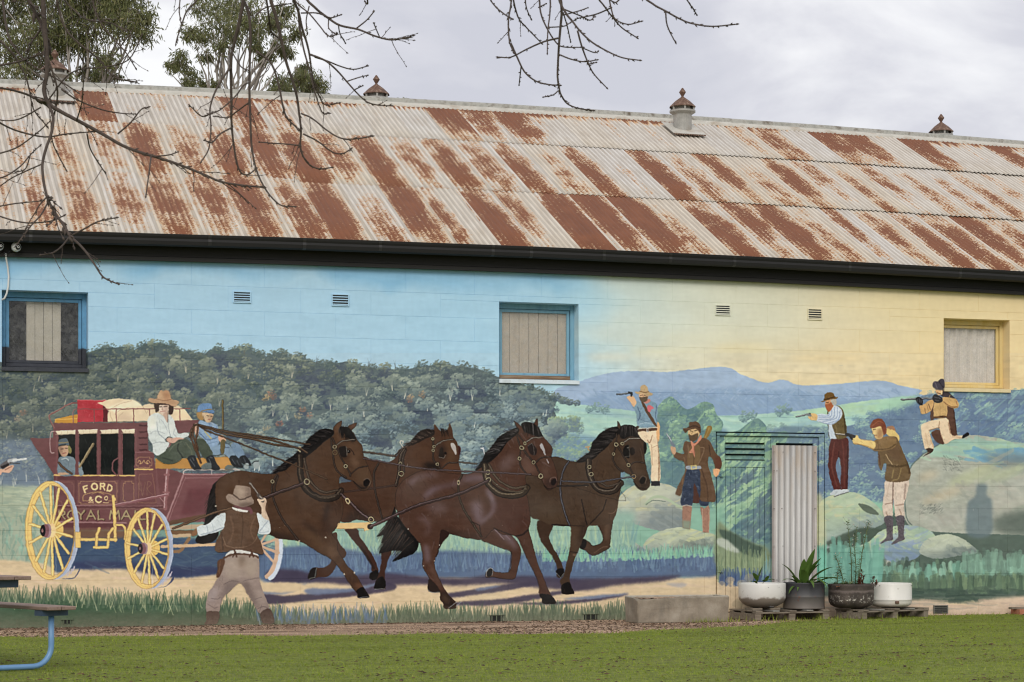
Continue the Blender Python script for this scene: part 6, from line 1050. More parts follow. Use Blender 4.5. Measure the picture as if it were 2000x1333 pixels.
# ---------------------------------------------------------------- building materials
PITCH = .0762
def rust_roof():
    m, t, b = mat('rusty_corrugated_iron'); v = coord(t); oi = N(t, 'ShaderNodeObjectInfo')
    cs = N(t, 'ShaderNodeSeparateColor'); t.links.new(oi.outputs['Color'], cs.inputs[0]); amt, cen, wid = cs.outputs
    off = N(t, 'ShaderNodeVectorMath', operation='ADD'); t.links.new(v, off.inputs[0])
    cb = N(t, 'ShaderNodeCombineXYZ'); t.links.new(mth(t, 'MULTIPLY', oi.outputs['Random'], 37.), cb.inputs[0]); t.links.new(mth(t, 'MULTIPLY', oi.outputs['Random'], 91.), cb.inputs[1]); t.links.new(cb.outputs[0], off.inputs[1])
    vv = off.outputs[0]
    sp = N(t, 'ShaderNodeSeparateXYZ'); t.links.new(v, sp.inputs[0])
    x = mth(t, 'DIVIDE', sp.outputs[0], .5334)
    big = noise(t, vv, 2.2, 3, .5, (1.8, 1, 1)); streak = noise(t, vv, 1, 3, .5, (26, 1.3, 1)); scal = noise(t, vv, 1, 4, .65, (24, 30, 1)); fine = noise(t, vv, 90, 3, .6)
    d = mth(t, 'DIVIDE', mth(t, 'ABSOLUTE', mth(t, 'SUBTRACT', x, cen)), mth(t, 'ADD', wid, .001))
    band = mth(t, 'SUBTRACT', 1.15, mth(t, 'MULTIPLY', d, d))
    e = mth(t, 'MULTIPLY', mth(t, 'SUBTRACT', big, .5), 2.2)
    yc = mth(t, 'ADD', mth(t, 'MULTIPLY', mth(t, 'FRACT', mth(t, 'MULTIPLY', oi.outputs['Random'], 17.3)), 1.3), .55); dy = mth(t, 'DIVIDE', mth(t, 'SUBTRACT', sp.outputs[1], yc), 1.5)
    e = mth(t, 'ADD', e, mth(t, 'SUBTRACT', .22, mth(t, 'MULTIPLY', mth(t, 'MULTIPLY', dy, dy), .75)))
    e = mth(t, 'ADD', e, mth(t, 'MULTIPLY', mth(t, 'SUBTRACT', streak, .5), 1.0))
    e = mth(t, 'ADD', e, mth(t, 'MULTIPLY', mth(t, 'SUBTRACT', scal, .5), 3.3))
    e = mth(t, 'ADD', e, mth(t, 'MULTIPLY', mth(t, 'SUBTRACT', fine, .5), 1.1))
    # valleys hold the damp: rust sits lower in the corrugation
    wv = mth(t, 'MULTIPLY', mth(t, 'SINE', mth(t, 'MULTIPLY', sp.outputs[0], 2*math.pi/.0762)), -.16)
    # crest lines and the sheet's ends
    r = mth(t, 'ADD', mth(t, 'ADD', mth(t, 'MULTIPLY', band, .62), e), mth(t, 'ADD', mth(t, 'MULTIPLY', mth(t, 'SUBTRACT', amt, .74), 2.0), wv))
    topr = mth(t, 'MULTIPLY', mth(t, 'SUBTRACT', sp.outputs[1], N(t, 'ShaderNodeAttribute', attribute_type='OBJECT', attribute_name='rust_top').outputs['Fac']), 3.2)
    topr = mth(t, 'ADD', topr, mth(t, 'MULTIPLY', mth(t, 'SUBTRACT', streak, .5), 3.4))
    r = mth(t, 'MAXIMUM', r, mth(t, 'MINIMUM', topr, .75))
    tone = mixc(t, oi.outputs['Alpha'], (.61, .545, .45), (.60, .575, .54))
    tone = mixc(t, mth(t, 'MULTIPLY', ramp(t, noise(t, vv, 1, 4, .6, (14, 1.6, 1)), [(.4, (0, 0, 0)), (.7, (1, 1, 1))]), .5), tone, (.33, .27, .2))
    tone = mixc(t, mth(t, 'MULTIPLY', ramp(t, noise(t, vv, 60, 3, .7), [(.55, (0, 0, 0)), (.8, (1, 1, 1))]), .35), tone, (.28, .22, .17))
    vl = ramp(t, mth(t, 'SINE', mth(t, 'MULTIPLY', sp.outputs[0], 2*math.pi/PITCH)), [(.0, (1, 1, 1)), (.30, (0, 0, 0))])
    tone = mixc(t, mth(t, 'MULTIPLY', vl, .42), tone, (.25, .215, .18))  # shade of the corrugation valleys painted into the sheet colour
    c = mixc(t, ramp(t, r, [(-.0, (0, 0, 0)), (.36, (1, 1, 1))]), tone, (.55, .345, .185))
    c = mixc(t, ramp(t, r, [(.36, (0, 0, 0)), (.47, (.75, .75, .75)), (.62, (1, 1, 1))]), c, mixc(t, big, (.125, .050, .030), (.25, .100, .050)))
    t.links.new(c, b.inputs['Base Color']); b.inputs['Roughness'].default_value = .72; b.inputs['Specular IOR Level'].default_value = .25
    bump(t, b, mth(t, 'ADD', scal, mth(t, 'MULTIPLY', r, .5)), .25, .004)
    return m
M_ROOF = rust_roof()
M_RIDGE = speckled('ridge_galvanised', (.40, .38, .33), (.52, .50, .45), 3, .55, (.34, .28, .21), .15, 30)
M_ROLL = speckled('ridge_roll_lichen', (.20, .20, .175), (.36, .355, .32), 7, .6, (.10, .075, .05), .2, 40)
M_VENT = speckled('ventilator_galvanised', (.22, .215, .195), (.33, .32, .295), 5, .5, (.28, .25, .21), .15, 30)
M_VRUST = speckled('ventilator_rust', (.075, .042, .030), (.135, .074, .050), 16, .8, (.32, .23, .17), .3, 60)
M_BLACK = speckled('gutter_black_paint', (.004, .0038, .0038), (.007, .0065, .0065), 3, .75, None, .1, 20)
M_FASC = speckled('fascia_black_timber', (.0055, .0048, .0045), (.010, .0085, .0078), 6, .7, None, .3, 14, (.6, 3, 8))
M_BLUE = speckled('window_blue_paint', (.13, .29, .42), (.19, .38, .50), 14, .6, (.15, .32, .44), .3, 40, (1, 1, .2))
M_YEL = speckled('window_yellow_paint', (.62, .44, .14), (.70, .54, .24), 10, .6, (.62, .5, .26), .3, 40, (1, 1, .2))
M_CREAMSILL = speckled('sill_cream_paint', (.66, .54, .30), (.75, .63, .40), 10, .65, None, .3)
M_NAVY = speckled('window_navy_paint', (.014, .018, .03), (.03, .035, .05), 14, .55, (.018, .02, .03), .3)
M_SILL = speckled('sill_pale_blue_paint', (.55, .66, .76), (.66, .74, .80), 9, .65, (.5, .56, .58), .3, 50)
M_BARE = speckled('bare_weathered_timber', (.10, .06, .035), (.22, .14, .08), 14, .85, (.3, .24, .18), .5, 40, (.3, 1, 4))
M_BOARD = speckled('window_board_taupe', (.38, .32, .255), (.46, .40, .325), 5, .7, (.42, .36, .29), .2, 30, (3, 1, .4))
M_BLIND = speckled('pale_blind_fabric', (.40, .37, .31), (.50, .46, .39), 5, .85, None, .15)
M_CURT = speckled('grey_curtain_fabric', (.60, .55, .49), (.70, .65, .59), 4, .9, None, .15)
M_DARKIN = speckled('dark_interior', (.006, .007, .008), (.03, .034, .036), 26, .8, (.010, .011, .013), .2)
def glass(name, dirt):
    m, t, b = mat(name); v = coord(t)
    b.inputs['Base Color'].default_value = (.5, .5, .48, 1); b.inputs['Roughness'].default_value = .6
    tr = N(t, 'ShaderNodeBsdfTransparent'); gl = N(t, 'ShaderNodeBsdfGlossy'); gl.inputs['Roughness'].default_value = .05
    lw = N(t, 'ShaderNodeLayerWeight'); lw.inputs[0].default_value = .2
    m1 = N(t, 'ShaderNodeMixShader'); t.links.new(mth(t, 'ADD', mth(t, 'MULTIPLY', lw.outputs['Fresnel'], .6), .02), m1.inputs[0]); t.links.new(tr.outputs[0], m1.inputs[1]); t.links.new(gl.outputs[0], m1.inputs[2])
    m2 = N(t, 'ShaderNodeMixShader'); t.links.new(mth(t, 'MULTIPLY', ramp(t, noise(t, v, 14, 6, .7), [(.4, (0, 0, 0)), (.75, (1, 1, 1))]), dirt), m2.inputs[0]); t.links.new(m1.outputs[0], m2.inputs[1]); t.links.new(b.outputs[0], m2.inputs[2])
    t.links.new(m2.outputs[0], t.nodes['Material Output'].inputs[0]); return m
M_GLASS = glass('dusty_window_glass', .22); M_GLASS2 = glass('clean_dark_glass', .10)
M_WHITEPL = speckled('white_plastic', (.62, .63, .63), (.68, .68, .67), 8, .35, None, .03); M_LENS = speckled('lens_black', (.01, .01, .012), (.02, .02, .022), 8, .15, None, .02)
M_GALV = speckled('old_galvanised_sheet', (.30, .30, .305), (.44, .43, .42), 9, .5, (.36, .31, .26), .2, 60, (7, 7, .8), .15)
# ---------------------------------------------------------------- the shed
shed = thing('shed', (8, 3, 0), 'long shed with a bushranger mural on its block wall under a rusty corrugated roof', 'building')
def root(name, lab=None):
    o = bpy.data.objects.new(name, None); COL.objects.link(o); o.parent = shed; o.location = -shed.location; o.empty_display_size = .1
    if lab: o['label'] = lab
    return o
BX0, BX1, ZT = -1.1, 24.0, 4.437
WIN = [(1.605, 2.618, 3.095, 4.03), (7.791, 8.862, 3.075, 4.083), (14.13, 15.145, 3.085, 4.055)]
DOOR = (10.776, 12.352, .07, 2.462)
HOLES = WIN+[DOOR]
def cut(rects, hole):
    out = []
    for (x0, x1, z0, z1) in rects:
        a, b, c, d = hole
        if a >= x1 or b <= x0 or c >= z1 or d <= z0: out.append((x0, x1, z0, z1)); continue
        if z0 < c: out.append((x0, x1, z0, c))
        if z1 > d: out.append((x0, x1, d, z1))
        m0, m1 = max(z0, c), min(z1, d)
        if x0 < a: out.append((x0, a, m0, m1))
        if x1 > b: out.append((b, x1, m0, m1))
    return out
wall = root('wall')
mortar = MB(); rects = [(BX0, BX1, -.3, ZT+.1)]
for h in HOLES: rects = cut(rects, h)
for x0, x1, z0, z1 in rects: mortar.box(x0, x1, .0032, .10, z0, z1)
mortar.build('mortar', M_MURAL, wall)
# blocks: 900 x 300 face, chamfered arrises, thin struck joints
def block_mesh(w, h, g=.0009, c=.0013):
    m = MB(); x0, x1, z0, z1 = g, w-g, g, h-g
    m.add([(x0, .003, z0), (x1, .003, z0), (x1, .003, z1), (x0, .003, z1), (x0+c, 0, z0+c), (x1-c, 0, z0+c), (x1-c, 0, z1-c), (x0+c, 0, z1-c)],
          [(4, 5, 6, 7), (0, 1, 5, 4), (1, 2, 6, 5), (2, 3, 7, 6), (3, 0, 4, 7)])
    return m
bcache = {}; farb = MB(); rb = random.Random(3)
for r in range(-1, 14):
    z1 = 4.161-.3*r; z0 = z1-.3
    if r == -1: z1 = ZT+.05
    z0 = max(z0, -.1); ph = 3.4122+(0 if r % 2 == 0 else .45)
    n0 = int(math.floor((BX0-ph)/.9)); n1 = int(math.ceil((BX1-ph)/.9))
    for n in range(n0, n1):
        rs = [(max(ph+.9*n, BX0), min(ph+.9*(n+1), BX1), z0, z1)]
        if rs[0][1]-rs[0][0] < .02: continue
        for h in HOLES: rs = cut(rs, h)
        for (a, b, c, d) in rs:
            if b-a < .012 or d-c < .012: continue
            px0, px1 = proj(a, 0, c)[0], proj(b, 0, c)[0]
            if px1 < -10 or px0 > 2010:
                q = block_mesh(b-a, d-c); farb.add([(v[0]+a, v[1], v[2]+c) for v in q.v], q.f); continue
            k = (round(b-a, 3), round(d-c, 3))
            if k not in bcache: bcache[k] = block_mesh(b-a, d-c).mesh('block', M_MURAL)
            o = link('block', bcache[k], wall); o.location = (a, rb.uniform(-.0004, .0004), c)
tag(farb.build('block', M_MURAL, wall), kind='stuff')
# painted figures: flat coats of paint a hair proud of the block face
seen = {}
for fg in PAINT.figs:
    if not fg['polys'] or fg['label'] is None: continue
    mb = MB()
    for i, p in enumerate(fg['polys']):
        q = [wallp(x, min(max(y, 480), 1222)) for x, y in p]
        q2 = []
        for a in q:
            if not q2 or (a[0]-q2[-1][0])**2+(a[1]-q2[-1][1])**2 > 4e-6: q2.append(a)
        if len(q2) < 3: continue
        ar = sum(q2[j][0]*q2[(j+1) % len(q2)][1]-q2[(j+1) % len(q2)][0]*q2[j][1] for j in range(len(q2)))
        if ar < 0: q2 = q2[::-1]
        y = -.0014-.0012*fg['layer']-.00003*i
        mb.add([(a, y, b) for a, b in q2], [tuple(range(len(q2)))])
    tag(mb.build(fg['name'], M_FIG, wall), fg['label'])
# small louvred air vents set in the wall
def air_vent(x0, x1, z0, z1, m, lab):
    e = bpy.data.objects.new('air_vent', None); COL.objects.link(e); e.parent = shed; e.location = Vector((x0, 0, z0))-shed.location; e['label'] = lab
    w, h = x1-x0, z1-z0
    MB().box(0, w, -.004, -.001, 0, h).build('backing', M_DARKIN, e)
    f = MB(); t = .013
    f.box(-t, 0, -.017, -.0008, -t, h+t, .002); f.box(w, w+t, -.017, -.0008, -t, h+t, .002); f.box(0, w, -.017, -.0008, -t, 0, .002); f.box(0, w, -.017, -.0008, h, h+t, .002); f.build('frame', m, e)
    for i in range(4):
        z = h*(i+.42)/4.1
        MB().add([(0, -.0165, z-.008), (w, -.0165, z-.008), (w, -.006, z-.002), (0, -.006, z-.002), (0, -.0165, z-.001), (w, -.0165, z-.001), (w, -.006, z+.005), (0, -.006, z+.005)], [(0, 1, 2, 3), (4, 7, 6, 5), (0, 4, 5, 1), (3, 2, 6, 7), (0, 3, 7, 4), (1, 5, 6, 2)]).build('louvre', m, e)
for (x0, x1, z0, z1), lab in zip([(4.385, 4.582, 3.972, 4.092), (5.62, 5.818, 3.97, 4.098), (10.776, 10.968, 4.006, 4.122), (12.106, 12.295, 3.986, 4.114)], ['pale blue vent nearest the dark left window', 'pale blue vent near the boarded middle window', 'cream vent nearest the boarded middle window', 'cream vent between the door and the right window']):
    air_vent(x0, x1, z0, z1, M_MURAL, lab)
# sub-floor vents along the foot of the wall
M_HOLE = speckled('subfloor_dark', (.006, .007, .006), (.02, .022, .018), 20, .9, None, .2)
for i, (xa, xb, ya, yb) in enumerate([(121, 141, 1210, 1220), (956, 983, 1201, 1216), (1139, 1168, 1199, 1212)]):
    a = wallp(xa, yb); b = wallp(xb, ya); e = bpy.data.objects.new('subfloor_vent', None); COL.objects.link(e); e.parent = shed; e.location = -shed.location
    MB().box(a[0]+.01, b[0]-.01, -.004, -.001, a[1]+.008, b[1]-.008).build('opening', M_HOLE, e)
    f = MB(); f.box(a[0]-.012, b[0]+.012, -.016, -.0008, b[1]-.008, b[1]+.014, .002)
    for q in range(3): x = a[0]+(b[0]-a[0])*(q+.5)/3.; f.box(x-.006, x+.006, -.010, -.004, a[1], b[1]-.008)
    f.build('grille', M_MURAL, e)
e = bpy.data.objects.new('subfloor_vent', None); COL.objects.link(e); e.parent = shed; e.location = -shed.location
a = wallp(1824, 1199); b = wallp(1849, 1184); M_VGREY = speckled('old_grille_grey', (.10, .10, .085), (.17, .17, .15), 22, .8, None, .3)
MB().box(a[0], b[0], -.006, -.001, a[1], b[1]).build('opening', M_HOLE, e); f = MB(); f.box(a[0]-.012, a[0], -.02, -.0008, a[1], b[1]+.012); f.box(b[0], b[0]+.012, -.02, -.0008, a[1], b[1]+.012); f.box(a[0], b[0], -.02, -.0008, b[1], b[1]+.012)
for q in range(4): f.box(a[0], b[0], -.014, -.007, a[1]+(b[1]-a[1])*(q+.2)/4, a[1]+(b[1]-a[1])*(q+.55)/4)
f.build('grille', M_VGREY, e)
# ---------------------------------------------------------------- windows
def window(i, rect, fm, fm2, inner, sillm, lab):
    x0, x1, z0, z1 = rect; D = .17
    e = bpy.data.objects.new('window', None); COL.objects.link(e); e.parent = shed; e.location = -shed.location; e['label'] = lab
    rv = MB(); rv.add([(x0+.002, -.0002, z0), (x0+.002, .3, z0), (x0+.002, .3, z1), (x0+.002, -.0002, z1)], [(0, 3, 2, 1)]); rv.add([(x1-.002, -.0002, z0), (x1-.002, .3, z0), (x1-.002, .3, z1), (x1-.002, -.0002, z1)], [(0, 1, 2, 3)]); rv.add([(x0, -.0002, z1-.002), (x1, -.0002, z1-.002), (x1, .3, z1-.002), (x0, .3, z1-.002)], [(0, 1, 2, 3)]); rv.add([(x0, .101, z0+.003), (x1, .101, z0+.003), (x1, .3, z0+.003), (x0, .3, z0+.003)], [(0, 3, 2, 1)])
    rv.build('reveal', [M_MURAL, fm][0], e)
    s = MB(); s.add([(x0-.004, -.03, z0-.03), (x1+.004, -.03, z0-.03), (x1+.004, -.03, z0+.016), (x0-.004, -.03, z0+.016), (x0-.004, D-.02, z0-.03), (x1+.004, D-.02, z0-.03), (x1+.004, D-.02, z0+.034), (x0-.004, D-.02, z0+.034)], [(0, 1, 2, 3), (3, 2, 6, 7), (0, 3, 7, 4), (1, 5, 6, 2), (0, 4, 5, 1), (4, 7, 6, 5)])
    s.build('sill', sillm, e)
    t = .055
    o = MB(); o.box(x0+.003, x0+t, D, D+.07, z0+.035, z1-.002, .004); o.box(x1-t, x1-.003, D, D+.07, z0+.035, z1-.002, .004); o.box(x0+t, x1-t, D, D+.07, z1-t-.012, z1-.002, .004); o.box(x0+t, x1-t, D, D+.07, z0+.035, z0+.035+t*.8, .004)
    o.build('frame', fm, e)
    # sash
    a, b, c, d = x0+t+.004, x1-t-.004, z0+.035+t*.8+.003, z1-t-.016; u = .038
    q = MB(); q.box(a, a+u, D+.022, D+.056, c, d, .003); q.box(b-u, b, D+.022, D+.056, c, d, .003); q.box(a+u, b-u, D+.022, D+.056, d-u, d, .003); q.box(a+u, b-u, D+.022, D+.056, c, c+u*.9, .003)
    q.build('sash', fm2, e)
    MB().box(a+u-.003, b-u+.003, D+.036, D+.039, c+u*.9-.003, d-u+.003).build('pane', M_GLASS2 if inner == 'blind' else M_GLASS, e)
    A, B, Cc, Dd = a+u, b-u, c+u*.9, d-u
    if inner == 'boards':
        n = 7; wv = (B-A+.04)/n
        for k in range(n): MB().box(A-.02+wv*k+.0022, A-.02+wv*(k+1)-.0022, D+.062+.001*(k % 2), D+.075, Cc-.02, Dd+.02, .003).build('board', M_BOARD, e)
    elif inner == 'curtain':
        m = MB(); n = 60; pts = []
        for k in range(n+1):
            x = A-.02+(B-A+.04)*k/n; pts.append((x, D+.085+.016*math.sin(k*.62)+.009*math.sin(k*1.7+1)))
        m.add([(x, y, Cc-.03) for x, y in pts]+[(x, y+.004*math.sin(i), Dd+.03) for i, (x, y) in enumerate(pts)], [(k, k+1, n+2+k, n+1+k) for k in range(n)]); m.build('curtain', M_CURT, e, True)
    else:
        n = 4; x = A+.205; wv = .103
        for k in range(n): MB().box(x+wv*k+.003, x+wv*(k+1)-.002, D+.085+.004*(k % 2), D+.088+.004*(k % 2), Cc-.03, Dd+.02).build('blind_slat', M_BLIND, e)
    MB().box(A-.06, B+.06, D+.35, D+.36, Cc-.06, Dd+.06).build('room_dark', M_DARKIN, e)
    return e
def low_dark(name, base_rng, z, blue):
    m, t, b = mat(name); p = wpos(t); sp = N(t, 'ShaderNodeSeparateXYZ'); t.links.new(p, sp.inputs[0])
    n = noise(t, p, 14, 5, .6)
    f = ramp(t, mth(t, 'ADD', mth(t, 'MULTIPLY', mth(t, 'SUBTRACT', sp.outputs[2], z), 12.), mth(t, 'MULTIPLY', n, .5)), [(.2, (0, 0, 0)), (.4, (1, 1, 1))])
    c = mixc(t, f, ramp(t, n, [(.3, (.012, .015, .026)), (.7, (.03, .035, .05))]), ramp(t, n, [(.3, blue), (.7, tuple(x*1.35 for x in blue))]))
    t.links.new(c, b.inputs['Base Color']); b.inputs['Roughness'].default_value = .55; bump(t, b, n, .2, .004); return m
M_WIN1 = low_dark('window_two_tone_paint', None, 3.36, (.09, .25, .42))
window(0, WIN[0], M_WIN1, M_WIN1, 'blind', M_NAVY, 'window with pale blinds in a blue frame whose foot is painted navy')
w2 = window(1, WIN[1], M_BLUE, M_BLUE, 'boards', M_SILL, 'window boarded with taupe planks in a blue frame')
MB().box(WIN[1][0]+.05, WIN[1][1]-.06, .160, .1695, WIN[1][2]+.037, WIN[1][2]+.085, .003).build('worn_rail', M_BARE, w2)
window(2, WIN[2], M_YEL, M_YEL, 'curtain', M_CREAMSILL, 'window with a grey curtain in a peeling yellow frame')
# ---------------------------------------------------------------- painted door
door = root('door', 'double door painted over by the mural, its right leaf behind upright corrugated iron')
dx0, dx1, dz0, dz1 = DOOR; DY = .022
M_LINE = speckled('dark_door_gap', (.01, .014, .014), (.02, .026, .026), 10, .9, None, .1)
MB().box(dx0, dx1, .075, .1, dz0, dz1).build('door_backing', M_LINE, door)
def dp(x, y): return wallp(x, y, DY)
Xd = lambda x: wallp(x, 1000, DY)[0]; Zd = lambda y: wallp(1460, y, DY)[1]
def panel(nm, xa, xb, za, zb, y=DY, b=.004, th=.04): return MB().box(xa, xb, y, y+th, za, zb, b).build(nm, M_MURAL, door)
jl, jr = dx0+.014, dx1-.014
panel('jamb', dx0+.015, Xd(1405)-.002, dz0, dz1-.055, -.004); panel('jamb', Xd(1598), dx1-.013, dz0, dz1-.055, -.004); panel('lintel', dx0+.015, dx1-.013, dz1-.052, dz1-.016, -.012)
lx0, lx1 = Xd(1405), Xd(1505)
panel('stile', lx0, Xd(1417)-.002, dz0+.012, dz1-.058); panel('stile', Xd(1494)+.002, lx1-.002, dz0+.012, dz1-.058)
panel('rail', Xd(1417), Xd(1494), Zd(866)+.005, dz1-.058); panel('rail', Xd(1417), Xd(1494), Zd(913), Zd(900))
bx = [1417.4, 1426.8, 1437.6, 1449.6, 1461.3, 1472.7, 1484.7, 1493.8]
for k in range(7): panel('board', Xd(bx[k])+.002, Xd(bx[k+1])-.002, dz0+.012, Zd(913)-.004, DY+.006+.0015*(k % 2), .004, .025)
lz0, lz1 = Zd(899), Zd(866)
for k in range(3):
    z = lz0+(lz1-lz0)*(k+.55)/3.
    MB().add([(Xd(1417), DY-.002, z-.034), (Xd(1494), DY-.002, z-.034), (Xd(1494), DY+.045, z+.014), (Xd(1417), DY+.045, z+.014), (Xd(1417), DY-.002, z-.027), (Xd(1494), DY-.002, z-.027), (Xd(1494), DY+.045, z+.021), (Xd(1417), DY+.045, z+.021)], [(0, 1, 2, 3), (4, 7, 6, 5), (0, 4, 5, 1), (3, 2, 6, 7), (0, 3, 7, 4), (1, 5, 6, 2)]).build('louvre_slat', M_MURAL, door)
rx0, rx1 = lx1+.002, Xd(1598)-.002
panel('stile', rx0, Xd(1516), dz0+.012, dz1-.058); panel('stile', Xd(1589), rx1, dz0+.012, dz1-.058); panel('rail', Xd(1516), Xd(1589), Zd(866)+.005, dz1-.058); panel('board', Xd(1516)+.002, Xd(1589)-.002, dz0+.012, Zd(872)-.02, DY+.008)
for (x, y) in ((1404, 1112), (1404, 925)):
    h = MB(); a, b = dp(x, y); h.box(a-.03, a+.05, -.012, -.004+.0015, b-.045, b+.045, .003)
    for q in (-.03, 0, .03): h.tube([(a+.003, -.014, b+q-.012), (a+.003, -.014, b+q+.012)], .008, 6)
    h.build('hinge', M_MURAL, door)
a, b = dp(1604, 890); MB().box(a-.012, a+.012, -.016, -.004, b-.07, b+.05, .003).build('latch', M_MURAL, door)
M_NAIL = speckled('nail_rust', (.03, .02, .015), (.06, .035, .02), 30, .8, None, .1)
cp = MB(); n = 8*8; X0c, X1c, Z0c, Z1c = 11.56, 12.215, .30, 2.29
pts = [(X0c+(X1c-X0c)*k/n, -.030-.0135*math.cos(k/8*2*math.pi+.6)) for k in range(n+1)]
cp.add([(x, y, Z0c) for x, y in pts]+[(x, y, Z1c) for x, y in pts]+[(x, y+.0015, Z0c) for x, y in pts]+[(x, y+.0015, Z1c) for x, y in pts], [(k, k+1, n+2+k, n+1+k) for k in range(n)]+[(2*n+2+k, 3*n+3+k, 3*n+4+k, 2*n+3+k) for k in range(n)]+[(n+1+k, n+2+k, 3*n+4+k, 3*n+3+k) for k in range(n)])
def galv_panel():
    m, t, b = mat('door_corrugated_iron'); p = wpos(t); sp = N(t, 'ShaderNodeSeparateXYZ'); t.links.new(p, sp.inputs[0])
    n = noise(t, p, 1, 5, .6, (30, 1, 1.2)); n2 = noise(t, p, 120, 3, .6)
    c = ramp(t, n, [(.3, (.34, .335, .33)), (.5, (.56, .55, .53)), (.7, (.45, .44, .44))]); c = mixc(t, mth(t, 'MULTIPLY', n2, .3), c, (.28, .27, .27))
    gv = mth(t, 'MULTIPLY', mth(t, 'ADD', sp.outputs[1], .030), 74., clamp=True); c = mixc(t, mth(t, 'MULTIPLY', gv, .62), c, (.16, .15, .145))  # groove shade painted into the iron so the ribs stand out
    e = mth(t, 'MULTIPLY', ramp(t, mth(t, 'ABSOLUTE', mth(t, 'SUBTRACT', sp.outputs[0], (X0c+X1c)/2)), [(.24, (0, 0, 0)), (.33, (1, 1, 1))]), noise(t, p, 6, 5, .7)); c = mixc(t, e, c, (.20, .12, .085))
    c = mixc(t, mth(t, 'MULTIPLY', ramp(t, sp.outputs[2], [(0.0, (0, 0, 0)), (1, (1, 1, 1))]), 0.), c, (.4, .3, .2))
    c = mixc(t, mth(t, 'MULTIPLY', mth(t, 'SUBTRACT', sp.outputs[2], 1.2, clamp=True), ramp(t, noise(t, p, 3, 4, .6, (4, 1, .7)), [(.45, (0, 0, 0)), (.7, (.6, .6, .6))])), c, (.44, .33, .22))
    t.links.new(c, b.inputs['Base Color']); b.inputs['Roughness'].default_value = .5; b.inputs['Metallic'].default_value = .12; bump(t, b, n2, .15, .003); return m
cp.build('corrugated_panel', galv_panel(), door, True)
nl = MB()
for z in (.5, .95, 1.45, 1.95, 2.2):
    for x in (X0c+.03, X0c+.12+.05*math.sin(z*9), X1c-.03): nl.lathe([(.001, -.003), (.008, -.002), (.008, .003), (.001, .004)], (x, -.045, z), 6)
nl.build('nails', M_NAIL, door)
# ---------------------------------------------------------------- roof
roof = root('roof'); TH = .4590; ZE, YE = 4.7364, -.2; ct, st = math.cos(TH), math.sin(TH); SAG = lambda X: .085*(1-((X-10.4)/8.4)**2)-.043; SAGE = lambda X: .055*(1-((X-8.)/6.6)**2)-.026
ROWS = [(-.03, 2.5), (2.36, 4.9), (4.77, 6.60)]
PIT, AMP, CW = .0762, .0088, .5334
def sheet_mesh(L):
    n = 7*6+3; m = MB(); seg = [0, .3, .7, 1]
    xs = [k*CW/(7*6) for k in range(n+1)]; zs = [AMP*math.sin(2*math.pi*x/PIT) for x in xs]
    for s_ in seg: m.v += [(x, L*s_, z) for x, z in zip(xs, zs)]
    for j in range(3): m.f += [(j*(n+1)+k, j*(n+1)+k+1, (j+1)*(n+1)+k+1, (j+1)*(n+1)+k) for k in range(n)]
    o = len(m.v); m.v += [(x, 0, z-.0012) for x, z in zip(xs, zs)]; m.f += [(k, o+k, o+k+1, k+1) for k in range(n)]; m.mi = [0]*len(m.f)
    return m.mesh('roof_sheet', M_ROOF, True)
# rust on each sheet as seen: (amount, centre, half width)
RUST = [
 {-13: (.4, .5, .6), -12: (.4, .6, .5), -11: (.56, .45, .45), -10: (.62, .4, .5), -9: (.54, .5, .5), -8: (.72, .5, .5), -7: (.68, .5, .5), -6: (.82, .5, .5), -5: (.74, .55, .45), -4: (.92, .3, .5), -3: (.55, .45, .5), -2: (.9, .45, .5), -1: (.66, .12, .35), 0: (.92, .45, .45), 1: (.62, .25, .4), 2: (1.02, .6, .5), 3: (.95, .5, .45), 4: (1.02, .55, .5), 5: (.52, .3, .4), 6: (.84, .5, .5), 7: (.76, .6, .45), 8: (.88, .55, .5), 9: (.54, .4, .5), 10: (.66, .45, .28), 11: (.64, .45, .38), 12: (.84, .55, .4), 13: (.8, .45, .5), 14: (.86, .5, .5), 15: (.6, .5, .5), 16: (.5, .4, .4)},
 {-12: (.3, .5, .4), -11: (.42, .3, .5), -10: (.46, .4, .5), -9: (.5, .5, .5), -8: (.84, .5, .42), -7: (.6, .5, .45), -6: (.76, .5, .45), -5: (.8, .5, .5), -4: (.95, .45, .45), -3: (.62, .4, .5), -2: (.86, .4, .45), -1: (.54, .5, .5), 0: (.8, .45, .45), 1: (.64, .45, .5), 2: (.76, .35, .45), 3: (.46, .5, .5), 4: (.8, .35, .4), 5: (.26, .4, .3), 6: (.92, .45, .42), 7: (.58, .5, .45), 8: (.74, .5, .4), 9: (.54, .45, .45), 10: (.78, .5, .42), 11: (.5, .4, .5), 12: (.66, .4, .28), 13: (.58, .5, .4), 14: (.52, .5, .4), 15: (.56, .5, .35), 16: (.6, .45, .4), 17: (.36, .5, .4), 18: (.4, .5, .4)},
 {-9: (.84, .55, .6), -7: (.26, .3, .3), -6: (.3, .1, .25), -5: (.82, .55, .6), -4: (.5, .5, .5), -3: (.22, .3, .3), -2: (.2, .4, .3), 1: (.9, .6, .7), 2: (.76, .5, .6), 3: (.84, .5, .7), 4: (.28, .2, .3), 6: (.26, .4, .3), 7: (.28, .6, .3), 8: (.24, .5, .3), 10: (.42, .6, .4), 11: (.68, .5, .5), 13: (.8, .5, .7), 14: (.82, .5, .7), 16: (.88, .5, .7), 18: (.22, .3, .3)}]
rr = random.Random(11)
